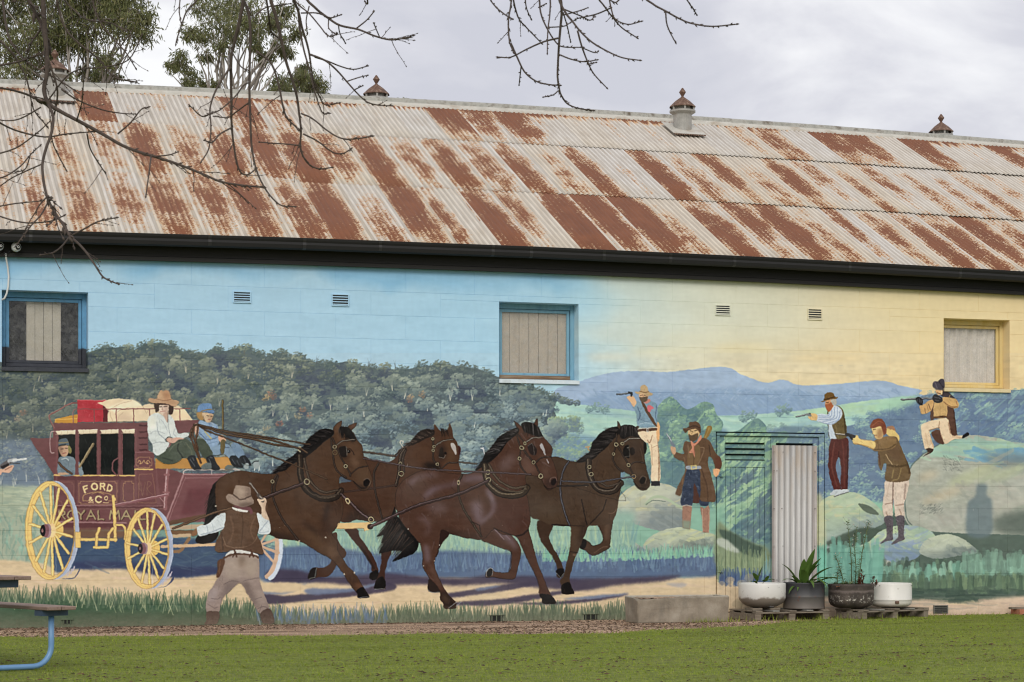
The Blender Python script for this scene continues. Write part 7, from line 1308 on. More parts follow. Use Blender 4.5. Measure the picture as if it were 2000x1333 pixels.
for r, (s0, s1) in enumerate(ROWS):
    me = sheet_mesh(s1-s0)
    for n in range(-17, 31):
        X = 7.73+CW*n
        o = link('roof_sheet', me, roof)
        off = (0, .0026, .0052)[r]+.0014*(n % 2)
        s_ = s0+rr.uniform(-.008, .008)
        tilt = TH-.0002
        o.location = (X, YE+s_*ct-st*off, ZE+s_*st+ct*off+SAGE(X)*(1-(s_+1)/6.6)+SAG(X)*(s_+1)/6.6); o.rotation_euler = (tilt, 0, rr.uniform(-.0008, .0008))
        a = RUST[r].get(n, (.06, .5, .4))
        if (n < -13 or n > 18) and n not in RUST[r]: a = (rr.uniform(.1, .9), .5, .45)
        o.color = (a[0], a[1]+rr.uniform(-.04, .04), a[2]*.82, rr.random() if r < 2 else rr.uniform(.3, 1))
        o['rust_top'] = ((rr.uniform(1.42, 1.66) if a[0] > .1 or rr.random() < .6 else 1.72) if r == 2 else 9.)
RY = 5.779; RZ = ZE+math.tan(TH)*(RY-YE)
# far slope so that the ridge closes
bk = MB(); bk.add([(BX0-1, RY, RZ-.01), (BX1, RY, RZ-.01), (BX1, RY*2+.2, ZE), (BX0-1, RY*2+.2, ZE)], [(0, 1, 2, 3)]); bk.build('rear_slope', M_RIDGE, roof)
MB().box(BX0, BX1, RY*2-.1, RY*2, -.1, ZE).build('rear_wall', M_CURT, shed).location = -shed.location
for x in (BX0, BX1-.1):
    g = MB(); g.add([(x+q, y, z) for q in (0, .1) for y, z in ((.101, -.1), (RY*2-.101, -.1), (RY*2-.101, ZE), (RY, RZ-.05), (.101, ZE))], [(0, 1, 2, 3, 4), (9, 8, 7, 6, 5), (0, 5, 6, 1), (1, 6, 7, 2), (2, 7, 8, 3), (3, 8, 9, 4), (4, 9, 5, 0)]); g.build('gable_wall', M_CURT, shed).location = -shed.location
jx = [-1.6, .35, 3.55, 5.55, 7.5, 9.7, 11.6, 13.4, 15.3, 17.4, 19.4, 21.6, 24.1]
for a, b in zip(jx[:-1], jx[1:]):
    m = MB(); prof = [(-.172*ct, -.172*st-.012), (-.17*ct, -.17*st+.016), (-.062, -.004)]+[(.052*math.cos(q), .024+.05*math.sin(q)) for q in np.linspace(math.pi*1.05, -.05*math.pi, 9)]+[(.05, .008), (.17*ct, -.17*st+.014)]
    sg = [a+.001, (a+b)/2, b+.02]
    for x in sg: m.v += [(x, RY+y, RZ+SAG(x)+z+.012+(.003 if x == sg[-1] else 0)) for y, z in prof]
    k = len(prof)
    for j in range(2): m.f += [(j*k+i, j*k+k+i, j*k+k+i+1, j*k+i+1) for i in range(k-1)]
    m.mi = [1 if 2 <= i <= k-4 else 0 for j in range(2) for i in range(k-1)]; m.build('ridge_cap', [M_RIDGE, M_ROLL], roof, True)
# ventilators
def ventilator(x, y, zbase, s=1., lab=None, skirt=None):
    e = bpy.data.objects.new('roof_ventilator', None); COL.objects.link(e); e.parent = shed; e.location = Vector((x, y, zbase))-shed.location
    if lab: e['label'] = lab
    b = .145*s
    MB().lathe([(b, -.35), (b, .30), (b*1.02, .31), (.205*s, .345), (.205*s, .372), (.19*s, .376), (.15*s, .37)], n=28).build('barrel', M_VENT, e, False)
    nk = MB().lathe([(.125*s, .35), (.125*s, .45)], n=20).build('neck', M_VENT, e)
    for k in range(6): q = k*math.pi/3+.35; MB().box(.183*s*math.cos(q)-.014, .183*s*math.cos(q)+.014, .183*s*math.sin(q)-.008, .183*s*math.sin(q)+.008, .365, .445).build('cap_strut', M_VENT, e)
    MB().lathe([(.208*s, .422), (.214*s, .430), (.12*s, .520), (.03, .585), (.02, .595)], n=10).build('cap', M_VRUST, e)
    MB().lathe([(.021, .58), (.019, .605), (.052*s, .658), (.056*s, .666), (.012, .73), (.001, .735)], n=10).build('finial', M_VRUST, e)
    if skirt is not None:
        q = MB(); n = 10
        q.obox((0, -.05, skirt-.014), (.27, 0, 0), (0, .30*ct, .30*st), (0, -.004*st, .004*ct)); q.build('skirt', M_RIDGE, e)
        q = MB()
        for k in range(14): q.obox((-.25+k*.0385, -.05-.302*ct, skirt-.014-.302*st-.008), (.012, 0, 0), (0, .012, .004), (0, 0, .009))
        q.build('skirt_edge', M_VRUST, e)
    return e
def roofz(y): return ZE+math.tan(TH)*(y-YE)
def vent_at(px, ytop, Y, lab, skirt):
    X, Z = wallp(px, ytop, Y); ventilator(X, Y, Z-.735, 1., lab, roofz(Y)+.05+SAG(X)-(Z-.735) if skirt else None)
vent_at(107, 97, 5.25, 'grey ventilator behind the bare branches at the left end of the ridge', True)
vent_at(735, 147, 6.35, 'ventilator beyond the ridge near the gum trees, only its cap showing', False)
vent_at(1333, 172, 5.18, 'grey barrel ventilator standing on the near roof slope', True)
vent_at(1838, 223, 6.35, 'ventilator beyond the ridge at the right, only its cap showing', False)
# gutter, fascia, brackets
g = MB(); prof = [(-.20, .0), (-.20, -.125), (-.27, -.132), (-.305, -.12), (-.315, -.08), (-.308, -.05), (-.322, -.022), (-.33, .0), (-.335, -.004), (-.33, -.03), (-.318, -.055), (-.327, -.085), (-.315, -.128), (-.27, -.142), (-.196, -.135), (-.196, .0)]
for x in np.linspace(BX0-.4, BX1+.2, 9): g.v += [(x, y, ZE-.006+SAGE(x)+z) for y, z in prof]
k = len(prof)
for j in range(8): g.f += [(j*k+i, j*k+(i+1) % k, (j+1)*k+(i+1) % k, (j+1)*k+i) for i in range(k)]
g.mi = [0]*len(g.f); g.build('gutter', M_BLACK, roof)
M_BLK2 = speckled('gutter_joint_black', (.011, .0105, .011), (.02, .019, .019), 6, .5, None, .1)
for px in (60, 410, 595, 743, 963, 1038, 1180, 1310, 1435, 1660, 1876):
    x = wallp(px, 500, -.32)[0]; m = MB(); m.v += [(x+q, y-.003 if y < -.25 else y, ZE-.006+SAGE(x)+z-.001) for q in (-.02, .02) for y, z in prof[8:14]]; m.f = [(i, i+1, i+7, i+6) for i in range(5)]; m.mi = [0]*5; m.build('gutter_joint', M_BLK2, roof)
fz = lambda x: SAGE(x)
f = MB(); xs = np.linspace(BX0-.3, BX1, 9)
for x in xs: f.v += [(x, -.075, ZT-.0+fz(x)*.8), (x, -.075, ZE-.02+fz(x)), (x, .02, ZE-.02+fz(x)), (x, .02, ZT+fz(x)*.8)]
for j in range(8): f.f += [(j*4+i, j*4+(i+1) % 4, (j+1)*4+(i+1) % 4, (j+1)*4+i) for i in range(4)]
f.mi = [0]*len(f.f); f.build('fascia', M_FASC, roof)
tr = MB()
for x in xs: tr.v += [(x, -.098, ZT-.004+fz(x)*.8), (x, -.098, ZT+.042+fz(x)*.8), (x, -.0755, ZT+.052+fz(x)*.8), (x, -.0755, ZT-.004+fz(x)*.8)]
for j in range(8): tr.f += [(j*4+i, j*4+(i+1) % 4, (j+1)*4+(i+1) % 4, (j+1)*4+i) for i in range(4)]
tr.mi = [0]*len(tr.f); tr.build('fascia_moulding', M_FASC, roof)
MB().box(BX0-.3, BX1, -.2, -.0755, ZE-.03, ZE-.022).build('soffit', M_BLACK, roof)

# ---------------------------------------------------------------- ground
rg = random.Random(21); NR = np.random.RandomState(4)
def ground_mat():
    m, t, b = mat('bare_soil'); p = wpos(t)
    c = ramp(t, noise(t, p, 5, 8, .65), [(.3, (.10, .062, .042)), (.6, (.19, .125, .085))]); t.links.new(c, b.inputs['Base Color']); b.inputs['Roughness'].default_value = .95; bump(t, b, noise(t, p, 40, 5, .7), .6, .02); return m
def gravel_mat():
    m, t, b = mat('pink_gravel'); p = wpos(t)
    v = N(t, 'ShaderNodeTexVoronoi'); v.inputs['Scale'].default_value = 55; t.links.new(p, v.inputs['Vector'])
    c = mixc(t, mth(t, 'MULTIPLY', noise(t, p, 60, 3, .6), .9), (.34, .225, .15), (.62, .45, .32)); c = mixc(t, .06, c, v.outputs['Color'])
    c = mixc(t, .6, c, ramp(t, noise(t, p, 30, 4, .7), [(.3, (.32, .20, .125)), (.7, (.66, .48, .345))]))
    d = noise(t, p, 1.0, 6, .7, (.55, 2.2, 1))
    c = mixc(t, ramp(t, d, [(.43, (0, 0, 0)), (.56, (.85, .85, .85))]), c, (.15, .085, .05))
    t.links.new(c, b.inputs['Base Color']); b.inputs['Roughness'].default_value = .95; bump(t, b, v.outputs['Distance'], .8, .02); return m
def lawn_mat():
    m, t, b = mat('mown_lawn'); p = wpos(t)
    c = ramp(t, noise(t, p, 9, 8, .7), [(.34, (.075, .09, .014)), (.47, (.15, .19, .022)), (.64, (.25, .29, .045))])
    c = mixc(t, mth(t, 'MULTIPLY', ramp(t, noise(t, p, 1.3, 5, .6, (.5, 1.6, 1)), [(.5, (0, 0, 0)), (.72, (1, 1, 1))]), .55), c, (.15, .125, .05))
    t.links.new(c, b.inputs['Base Color']); b.inputs['Roughness'].default_value = .95; bump(t, b, noise(t, p, 70, 5, .7), .8, .03); return m
M_SOIL, M_GRAVEL, M_LAWN = ground_mat(), gravel_mat(), lawn_mat()
tag(MB().add([(-160, -90, -.012), (190, -90, -.012), (190, 220, -.012), (-160, 220, -.012)], [(0, 1, 2, 3)]).build('ground', M_SOIL), kind='structure')
# lawn edge from the photograph's grass line
EDGE = [(-30, -1.6), (-4, -1.9), (1.45, -2.14), (2.8, -2.44), (4.16, -2.70), (5.87, -2.95), (6.96, -3.2), (8.2, -3.3), (9.2, -2.75), (10.1, -2.25), (11.0, -1.55), (11.9, -.95), (12.9, -.42), (13.8, -.22), (15.4, -.12), (20, -.1), (40, -.1)]
ex, ey = np.array(EDGE).T
def edge(x): return float(np.interp(x, ex, ey))+.10*math.sin(x*2.3)+.07*math.sin(x*5.1+1)+.03*math.sin(x*13)
gx = np.linspace(-30, 40, 360)
m = MB(); m.v = [(x, edge(x)-.35, -.003) for x in gx]+[(x, .3, -.003) for x in gx]; n = len(gx); m.f = [(i, i+1, n+i+1, n+i) for i in range(n-1)]; m.mi = [0]*len(m.f); tag(m.build('gravel_path', M_GRAVEL), kind='structure')
m = MB(); m.v = [(x, edge(x), .004) for x in gx]+[(x, -60, .004) for x in gx]; m.f = [(n+i, n+i+1, i+1, i) for i in range(n-1)]; m.mi = [0]*len(m.f); tag(m.build('lawn', M_LAWN), kind='structure')
def tri_mesh(name, V, mats, idx=None):
    me = bpy.data.meshes.new(name); k = len(V)//3
    me.vertices.add(len(V)); me.vertices.foreach_set('co', np.asarray(V, np.float32).ravel()); me.loops.add(len(V)); me.loops.foreach_set('vertex_index', np.arange(len(V), dtype=np.int32))
    me.polygons.add(k); me.polygons.foreach_set('loop_start', np.arange(0, len(V), 3, dtype=np.int32)); me.polygons.foreach_set('loop_total', np.full(k, 3, np.int32))
    for q in mats: me.materials.append(q)
    if idx is not None: me.polygons.foreach_set('material_index', np.asarray(idx, np.int32))
    me.update(calc_edges=True); return me
def leaf_mat(name, cols, tr=.25, rough=.6):
    m, t, b = mat(name); g = N(t, 'ShaderNodeNewGeometry')
    c = ramp(t, g.outputs['Random Per Island'], [(i/(len(cols)-1), c) for i, c in enumerate(cols)])
    t.links.new(c, b.inputs['Base Color']); b.inputs['Roughness'].default_value = rough; b.inputs['Specular IOR Level'].default_value = .3
    tl = N(t, 'ShaderNodeBsdfTranslucent'); t.links.new(c, tl.inputs[0]); mx_ = N(t, 'ShaderNodeMixShader'); mx_.inputs[0].default_value = tr
    t.links.new(b.outputs[0], mx_.inputs[1]); t.links.new(tl.outputs[0], mx_.inputs[2]); t.links.new(mx_.outputs[0], t.nodes['Material Output'].inputs[0]); return m
def grass_mat(cols):
    m = leaf_mat('grass_blades', cols, .3); t = m.node_tree; b = t.nodes['Principled BSDF']; p = wpos(t)
    src = b.inputs['Base Color'].links[0].from_socket
    c = mixc(t, mth(t, 'MULTIPLY', ramp(t, noise(t, p, 1, 6, .68, (.7, 1.6, 1)), [(.47, (0, 0, 0)), (.66, (1, 1, 1))]), .75), src, (.095, .085, .025))
    c = mixc(t, mth(t, 'MULTIPLY', ramp(t, noise(t, p, 1, 4, .55, (.07, 2.6, 1), (5, 3, 0)), [(.42, (0, 0, 0)), (.62, (1, 1, 1))]), .75), c, (.32, .375, .075))
    for l in list(src.links): t.links.new(c, l.to_socket) if l.to_node.type in ('BSDF_PRINCIPLED', 'BSDF_TRANSLUCENT') else None
    return m
M_GRASS = grass_mat( [(.09, .15, .008), (.195, .285, .014), (.25, .345, .02), (.32, .39, .04), (.215, .305, .016), (.42, .38, .12)])
def blades(n, x0, x1, y0, y1, h0, h1, wdt, accept, lean=.6):
    x = NR.uniform(x0, x1, n); y = NR.uniform(y0, y1, n); ok = accept(x, y); x, y = x[ok], y[ok]; n = len(x)
    a = NR.uniform(0, 6.283, n); h = NR.uniform(h0, h1, n); l = NR.uniform(0, lean, n)*h; w = wdt*NR.uniform(.6, 1.3, n); q = NR.uniform(0, 6.283, n)
    V = np.zeros((n, 3, 3)); V[:, 0] = np.stack([x-w*np.cos(a), y-w*np.sin(a), np.full(n, .002)], 1); V[:, 1] = np.stack([x+w*np.cos(a), y+w*np.sin(a), np.full(n, .002)], 1); V[:, 2] = np.stack([x+l*np.cos(q), y+l*np.sin(q), h], 1)
    return V.reshape(-1, 3)
EV = np.vectorize(edge)
def patch(x, y): return np.sin(x*1.7+np.sin(y*1.1)*1.5)+np.sin(y*2.3+x*.6)+np.sin(x*4.1-y*3.3)*.6
acc = lambda x, y: (y < EV(x)+.02) & (NR.rand(len(x)) < np.clip(.85+patch(x, y)*.08, .1, 1))
G = [blades(520000, -1.5, 17.5, -12.2, 0, .004, .019, .0042, acc, 1.8), blades(60000, -8, 24, -20, 0, .008, .03, .008, acc, 1.4)]
# longer untidy grass on the lawn's edge, round the trough and the pallets
G.append(blades(26000, -1, 18, -4.2, .1, .02, .06, .004, lambda x, y: np.abs(y-EV(x)) < .09))
G.append(blades(900, 10.6, 14.0, -1.25, -.02, .03, .11, .005, lambda x, y: (np.abs(y+1.05+.05*np.sin(x*3)) < .10) | (NR.rand(len(x)) < .05)))
G.append(blades(260, 9.9, 10.6, -1.15, -.85, .03, .09, .004, lambda x, y: y < -.98+.04*np.sin(x*9)))
tag(link('grass', tri_mesh('grass', np.vstack(G), [M_GRASS])), kind='stuff')
# gravel stones and leaf litter
def bits(n, x0, x1, y0, y1, s0, s1, acc_, flat, z=.0):
    x = NR.uniform(x0, x1, n); y = NR.uniform(y0, y1, n); ok = acc_(x, y); x, y = x[ok], y[ok]; n = len(x); s = NR.uniform(s0, s1, n); a = NR.uniform(0, 6.283, n); hz = s*flat
    P0 = [np.stack([x+s*np.cos(a+k*2.094)*NR.uniform(.6, 1.2, n), y+s*np.sin(a+k*2.094)*NR.uniform(.6, 1.2, n), z+hz*NR.uniform(.0, .5, n)], 1) for k in range(3)]; T = np.stack([x, y, z+hz], 1)
    V = np.stack([P0[0], P0[1], T, P0[1], P0[2], T, P0[2], P0[0], T], 1); return V.reshape(-1, 3)
M_STONE = leaf_mat('gravel_stones', [(.30, .185, .115), (.60, .42, .29), (.72, .55, .41), (.42, .27, .17), (.62, .47, .35)], 0, .9)
tag(link('gravel', tri_mesh('gravel', bits(34000, -1, 17, -3.6, -.02, .003, .0095, lambda x, y: (y > EV(x)-.12) & (NR.rand(len(x)) < np.clip(.75-.4*np.sin(x*1.3+y*2.2)-.5*(y > -.5), .12, 1)), .8), [M_STONE])), kind='stuff')
M_LEAFL = leaf_mat('dead_leaves', [(.03, .02, .013), (.06, .038, .022), (.10, .062, .035), (.15, .085, .05), (.045, .03, .02)], .1, .9)
lit = lambda x, y: (y > EV(x)-.05) & (NR.rand(len(x)) < np.clip(.35+.5*np.sin(x*.9+1.2*np.sin(y*2.))+.8*(y > -.45), .02, 1))
V = np.vstack([bits(15000, -1, 17, -3.6, -.01, .008, .03, lit, .45), bits(2600, 0, 17, -12, -.3, .008, .028, lambda x, y: (y < EV(x)) & (patch(x*.8, y*1.3) > -.3), .5, .022), bits(2600, 0, 17, -12, -6.5, .008, .034, lambda x, y: patch(x*1.1+3, y*1.6) > .3, .4, .018)])
tag(link('leaf_litter', tri_mesh('leaf_litter', V, [M_LEAFL])), kind='stuff')
# ---------------------------------------------------------------- concrete trough
def conc():
    m, t, b = mat('stained_concrete'); v = coord(t); sp = N(t, 'ShaderNodeSeparateXYZ'); t.links.new(v, sp.inputs[0])
    c = ramp(t, noise(t, v, 3.2, 8, .65), [(.3, (.13, .10, .068)), (.5, (.24, .195, .14)), (.72, (.38, .33, .26))])
    c = mixc(t, mth(t, 'MULTIPLY', ramp(t, noise(t, v, 5, 6, .7, (1, 1, .35)), [(.5, (0, 0, 0)), (.75, (1, 1, 1))]), .6), c, (.085, .075, .058))
    c = mixc(t, mth(t, 'MULTIPLY', noise(t, v, 80, 3, .7), .35), c, (.40, .37, .32))
    t.links.new(c, b.inputs['Base Color']); c = mixc(t, ramp(t, mth(t, 'ADD', sp.outputs[2], mth(t, 'MULTIPLY', noise(t, v, 20, 4, .6), .03)), [(.325, (0, 0, 0)), (.35, (.8, .8, .8))]), c, (.5, .47, .41)); t.links.new(c, b.inputs['Base Color'])
    b.inputs['Roughness'].default_value = .9; bump(t, b, mth(t, 'ADD', noise(t, v, 60, 5, .7), noise(t, v, 9, 4, .6)), .4, .008); return m
M_CONC = conc()
tr0 = groundp(1246, 1218); tr1 = groundp(1411, 1213)
T = thing('trough', (tr0.x, tr0.y, 0), 'long grey concrete trough filled with gravel standing against the wall left of the door', 'trough')
L = (tr1-tr0).length; yaw = math.atan2(tr1.y-tr0.y, tr1.x-tr0.x); T.rotation_euler.z = .04
L = 1.24; dpt, hh, wt, fl = .40, .335, .055, .012
bm = bmesh.new()
def ringv(x0, x1, y0, y1, z): return [bm.verts.new(p) for p in ((x0, y0, z), (x1, y0, z), (x1, y1, z), (x0, y1, z))]
a = ringv(0, L, 0, dpt, 0); b_ = ringv(-fl, L+fl, -fl, dpt+fl, hh); c_ = ringv(wt, L-wt, wt, dpt-wt, hh); d_ = ringv(wt+.02, L-wt-.02, wt+.02, dpt-wt-.02, .12)
for p, q in ((a, b_), (b_, c_), (c_, d_)):
    for i in range(4): j = (i+1) % 4; bm.faces.new((p[i], p[j], q[j], q[i]))
bm.faces.new(a[::-1]); bm.faces.new(d_)
bmesh.ops.bevel(bm, geom=[e for e in bm.edges], offset=.008, segments=2, affect='EDGES')
bmesh.ops.subdivide_edges(bm, edges=[e for e in bm.edges if e.calc_length() > .2], cuts=5, use_grid_fill=True)
for v in bm.verts: v.co.z -= .045*(v.co.z > .2)*max(0, 1-v.co.x/L)*max(0, 1-v.co.y/dpt)
for v in bm.verts: v.co += Vector((rg.uniform(-1, 1), rg.uniform(-1, 1), rg.uniform(-1, 1)))*.0022
me = bpy.data.meshes.new('basin'); bm.to_mesh(me); bm.free(); me.materials.append(M_CONC); link('basin', me, T)
q = MB(); nx, ny = 30, 10
q.v = [(wt+.004+(L-2*wt-.008)*i/nx, wt+.004+(dpt-2*wt-.008)*j/ny, hh-.035+rg.uniform(-.012, .014)) for j in range(ny+1) for i in range(nx+1)]; q.f = [(j*(nx+1)+i, j*(nx+1)+i+1, (j+1)*(nx+1)+i+1, (j+1)*(nx+1)+i) for j in range(ny) for i in range(nx)]; q.mi = [0]*len(q.f); q.build('gravel_fill', M_GRAVEL, T)
# ---------------------------------------------------------------- pallets
M_PAL = speckled('weathered_pallet_wood', (.10, .078, .058), (.20, .165, .125), 5, .9, (.26, .225, .18), .5, 24, (.6, 6, 6)); M_PALG = speckled('grey_pallet_wood', (.14, .135, .12), (.25, .24, .215), 5, .9, (.19, .17, .14), .5, 24, (.6, 6, 6))
def pallet(name, p0, p1, depth, lab, lift=0., planks=5):
    d = Vector((p1.x-p0.x, p1.y-p0.y, 0)); L = d.length
    e = thing(name, (p0.x, p0.y, 0), lab, 'pallet', 'pallets under the planters'); e.rotation_euler.z = math.atan2(d.y, d.x)
    for x in (0, L*.5-.045, L-.09):            # bearers run front to back
        MB().box(x, x+.09, 0, depth, .0, .088, .004).build('bearer', M_PAL, e)
    for y in (.0, depth*.5-.04, depth-.085): MB().box(.0, L, y-.012, y+.085, .089, .108, .003).build('lead_board', M_PAL, e)
    n = planks
    for k in range(n):
        x = (L-.10)*k/(n-1); dz = rg.uniform(0, .004)
        MB().box(x+.004, x+.10, -.02+rg.uniform(-.012, .012), depth+.02, .1085+dz, .127+dz, .003).build('deck_board', M_PALG if k % 2 else M_PAL, e)
    return e
PH = .130
g0, g1 = groundp(1461, 1213), groundp(1613, 1212); g0.y = g1.y = -.62
pallet('pallet', Vector((10.96, -.86, 0)), Vector((12.03, -.80, 0)), .74, 'weathered timber pallet under the white tub and the black drum by the door')
pallet('pallet', Vector((12.44, -.93, 0)), Vector((13.62, -.52, 0)), .48, 'weathered timber pallet under the rusty pot and plain white tub, set askew')
# ---------------------------------------------------------------- planters
def enamel(name, base, dirt, lo, hi):
    m, t, b = mat(name); v = coord(t); sp = N(t, 'ShaderNodeSeparateXYZ'); t.links.new(v, sp.inputs[0])
    n = noise(t, v, 7, 6, .7); c = mixc(t, mth(t, 'MULTIPLY', n, .3), base, tuple(x*.8 for x in base))
    f = ramp(t, mth(t, 'ADD', sp.outputs[2], mth(t, 'MULTIPLY', mth(t, 'SUBTRACT', n, .5), .16)), [(lo, (1, 1, 1)), (hi, (0, 0, 0))]); c = mixc(t, mth(t, 'MULTIPLY', f, .85), c, dirt)
    c = mixc(t, ramp(t, noise(t, v, 15, 5, .75), [(.62, (0, 0, 0)), (.72, (.7, .7, .7))]), c, mixc(t, .5, dirt, (.16, .12, .09)))
    t.links.new(c, b.inputs['Base Color']); b.inputs['Roughness'].default_value = .42; bump(t, b, n, .08, .004); return m
M_EN1 = enamel('dirty_white_enamel', (.68, .665, .63), (.15, .115, .085), .118, .15); M_EN2 = enamel('white_enamel', (.72, .70, .655), (.60, .55, .47), .0, .10)
M_STEEL = speckled('dull_dark_steel', (.022, .021, .022), (.05, .047, .046), 6, .6, (.11, .09, .075), .2, 40)
def drum_mat():
    m, t, b = mat('black_drum_steel'); v = coord(t); sp = N(t, 'ShaderNodeSeparateXYZ'); t.links.new(v, sp.inputs[0]); n = noise(t, v, 6, 6, .65)
    c = ramp(t, mth(t, 'ADD', sp.outputs[2], mth(t, 'MULTIPLY', mth(t, 'SUBTRACT', n, .5), .12)), [(.02, (.13, .11, .095)), (.15, (.085, .078, .075)), (.2, (.05, .05, .055)), (.29, (.035, .035, .042))])
    c = mixc(t, ramp(t, noise(t, v, 9, 4, .6), [(.64, (0, 0, 0)), (.72, (1, 1, 1))]), c, (.12, .055, .035)); t.links.new(c, b.inputs['Base Color']); b.inputs['Roughness'].default_value = .55; bump(t, b, n, .1, .004); return m
def scorched():
    m, t, b = mat('scorched_flaking_iron'); v = coord(t); sp = N(t, 'ShaderNodeSeparateXYZ'); t.links.new(v, sp.inputs[0]); n = noise(t, v, 7, 7, .7)
    c = ramp(t, n, [(.3, (.028, .022, .02)), (.55, (.065, .05, .042)), (.75, (.14, .11, .095))])
    z = mth(t, 'ADD', sp.outputs[2], mth(t, 'MULTIPLY', mth(t, 'SUBTRACT', n, .5), .08))
    f = mth(t, 'MULTIPLY', ramp(t, z, [(.06, (0, 0, 0)), (.11, (1, 1, 1)), (.16, (.5, .5, .5)), (.19, (0, 0, 0))]), ramp(t, noise(t, v, 26, 6, .75), [(.54, (0, 0, 0)), (.60, (1, 1, 1))]))
    c = mixc(t, f, c, (.60, .56, .50)); c = mixc(t, ramp(t, z, [(.2, (0, 0, 0)), (.23, (.8, .8, .8)), (.25, (0, 0, 0))]), c, (.20, .16, .15)); t.links.new(c, b.inputs['Base Color']); b.inputs['Roughness'].default_value = .75; bump(t, b, noise(t, v, 26, 6, .75), .5, .008); return m
M_DRUM, M_SCORCH = drum_mat(), scorched()
M_POTSOIL = speckled('potting_soil', (.02, .014, .010), (.05, .036, .025), 20, .95, None, .6)
def pot(name, x, y, z, prof, m, lab, cat='planter', fill=.03, wob=0.):
    e = thing(name, (x, y, z), lab, cat, 'planters in front of the door and wall')
    rim = prof[-1]; ins = [(rim[0]-.008, rim[1]+.003), (rim[0]-.018, rim[1]-.004), (rim[0]-.022, rim[1]-fill-.04)]
    MB().lathe([(.001, prof[0][1])]+prof+ins, n=40, wob=wob).build('bowl', m, e, True)
    MB().lathe([(rim[0]-.0225, rim[1]-fill), (rim[0]*.5, rim[1]-fill+.012), (.001, rim[1]-fill+.018)], n=18).build('soil', M_POTSOIL, e)
    return e
def place(px, Y): return wallp(px, 1100, Y)[0]
Y1, Y2 = -.52, -.50
r1 = .305
p1 = pot('enamel_tub', place(1488.5, Y1), Y1, PH+.026, [(.11, .0), (.19, .018), (.26, .055), (.295, .10), (r1-.003, .118), (r1, .124), (r1+.002, .20), (r1+.002, .30), (r1-.004, .318)], M_EN1, 'stained white enamel tub beside the black drum, a small green sprout in it')
MB().box(-.03, .03, -r1-.004, -r1+.03, .012, .03, .003).build('lug', M_STEEL, p1)
dr = MB()
for q in (1.72, 1.2): dr.lathe([(.001, -.001), (.006, -.001), (.006, .004), (.001, .004)], ((r1+.001)*math.cos(-q), (r1+.001)*math.sin(-q), .27), 6)
dr.build('bolts', M_STEEL, p1)
p2 = pot('steel_drum', place(1570, Y2), Y2, PH+.006, [(.262, .0), (.272, .004), (.272, .012), (.268, .02), (.268, .15), (.271, .156), (.268, .162), (.268, .325), (.273, .333), (.268, .34)], M_DRUM, 'black cut-down steel drum holding a strap-leaved plant')
Y3, Y4 = -.58, -.42
p3 = pot('iron_pot', place(1662.5, Y3), Y3, PH+.006, [(.16, .0), (.21, .012), (.27, .045), (.292, .09), (.298, .15), (.297, .27), (.306, .30), (.302, .318)], M_SCORCH, 'scorched dark iron pot with flaking white patches, tall weeds growing in it', wob=.004)
r4 = .276
p4 = pot('enamel_tub', place(1740, Y4), Y4, PH+.012, [(.19, .0), (.235, .012), (.266, .035), (r4-.002, .06), (r4, .095), (r4+.003, .098), (r4, .101), (r4, .30), (r4-.004, .315)], M_EN2, 'cleaner white enamel tub at the right end, nothing growing in it')
MB().box(-.075, -.025, -r4-.012, -r4+.03, .05, .085, .004).build('tap_plate', M_VRUST, p4)
dr = MB()
for q in (2.6, .75, .62, .5): dr.lathe([(.001, -.001), (.009, -.001), (.009, .003), (.001, .003)], ((r4+.0005)*math.cos(-q), (r4+.0005)*math.sin(-q), .285), 7)
dr.build('bolts', M_STEEL, p4)
# chocks between deck and tubs
for x, y in ((place(1470, Y1), Y1-.12), (place(1505, Y1), Y1-.10)): pass
MB_ch = [(place(1468, Y1)-.07, Y1-.19, .14), (place(1500, Y1)-.05, Y1-.19, .14)]
for x, y, w_ in MB_ch:
    o = MB().box(0, w_, 0, .26, 0, .0255, .003).build('timber_chock', M_PAL); o.location = (x, y, PH); tag(o, 'flat timber chock under the stained white tub, '+('left of the pair' if w_ == .14 and x < place(1480, Y1) else 'right of the pair'), 'timber offcut')
# ---------------------------------------------------------------- plants
M_STRAP = leaf_mat('strap_leaves', [(.045, .10, .018), (.075, .15, .028), (.11, .19, .04), (.17, .23, .09)], .25, .4); M_STEM = speckled('green_stem', (.06, .09, .03), (.11, .13, .05), 20, .7, None, .2)
M_WEED = leaf_mat('weed_leaves', [(.09, .14, .05), (.14, .19, .08), (.2, .22, .12)], .25, .6); M_RED = leaf_mat('red_succulent_leaves', [(.16, .04, .035), (.22, .07, .05), (.09, .07, .03), (.26, .10, .08)], .2, .5); M_FLOW = leaf_mat('pale_seed_heads', [(.45, .42, .34), (.6, .57, .5)], .2, .8)
def leaf(m, base, dirv, L, w, droop=.6, seg=6, fold=.25, rg_=rg):
    d = Vector(dirv).normalized(); s = d.cross(Vector((0, 0, 1)))
    s = s.normalized() if s.length > .01 else Vector((1, 0, 0)); p = Vector(base); o = len(m.v)
    for i in range(seg+1):
        t = i/seg; ww = w*(math.sin(math.pi*min(t*.93+.07, 1))**.8)*.5; up = s.cross(d).normalized()
        m.v += [tuple(p-s*ww+up*ww*fold), tuple(p-up*ww*fold*.3), tuple(p+s*ww+up*ww*fold)]
        d = (d+Vector((0, 0, -droop/seg*(.4+t)))).normalized(); p = p+d*(L/seg)
    for i in range(seg): a = o+3*i; m.f += [(a, a+1, a+4, a+3), (a+1, a+2, a+5, a+4)]
    m.mi += [0]*(2*seg)
c2 = Vector((p2.location.x, p2.location.y, PH+.30))
pl = thing('strap_leaf_plant', c2, 'green strap-leaved plant growing in the black drum', 'plant')
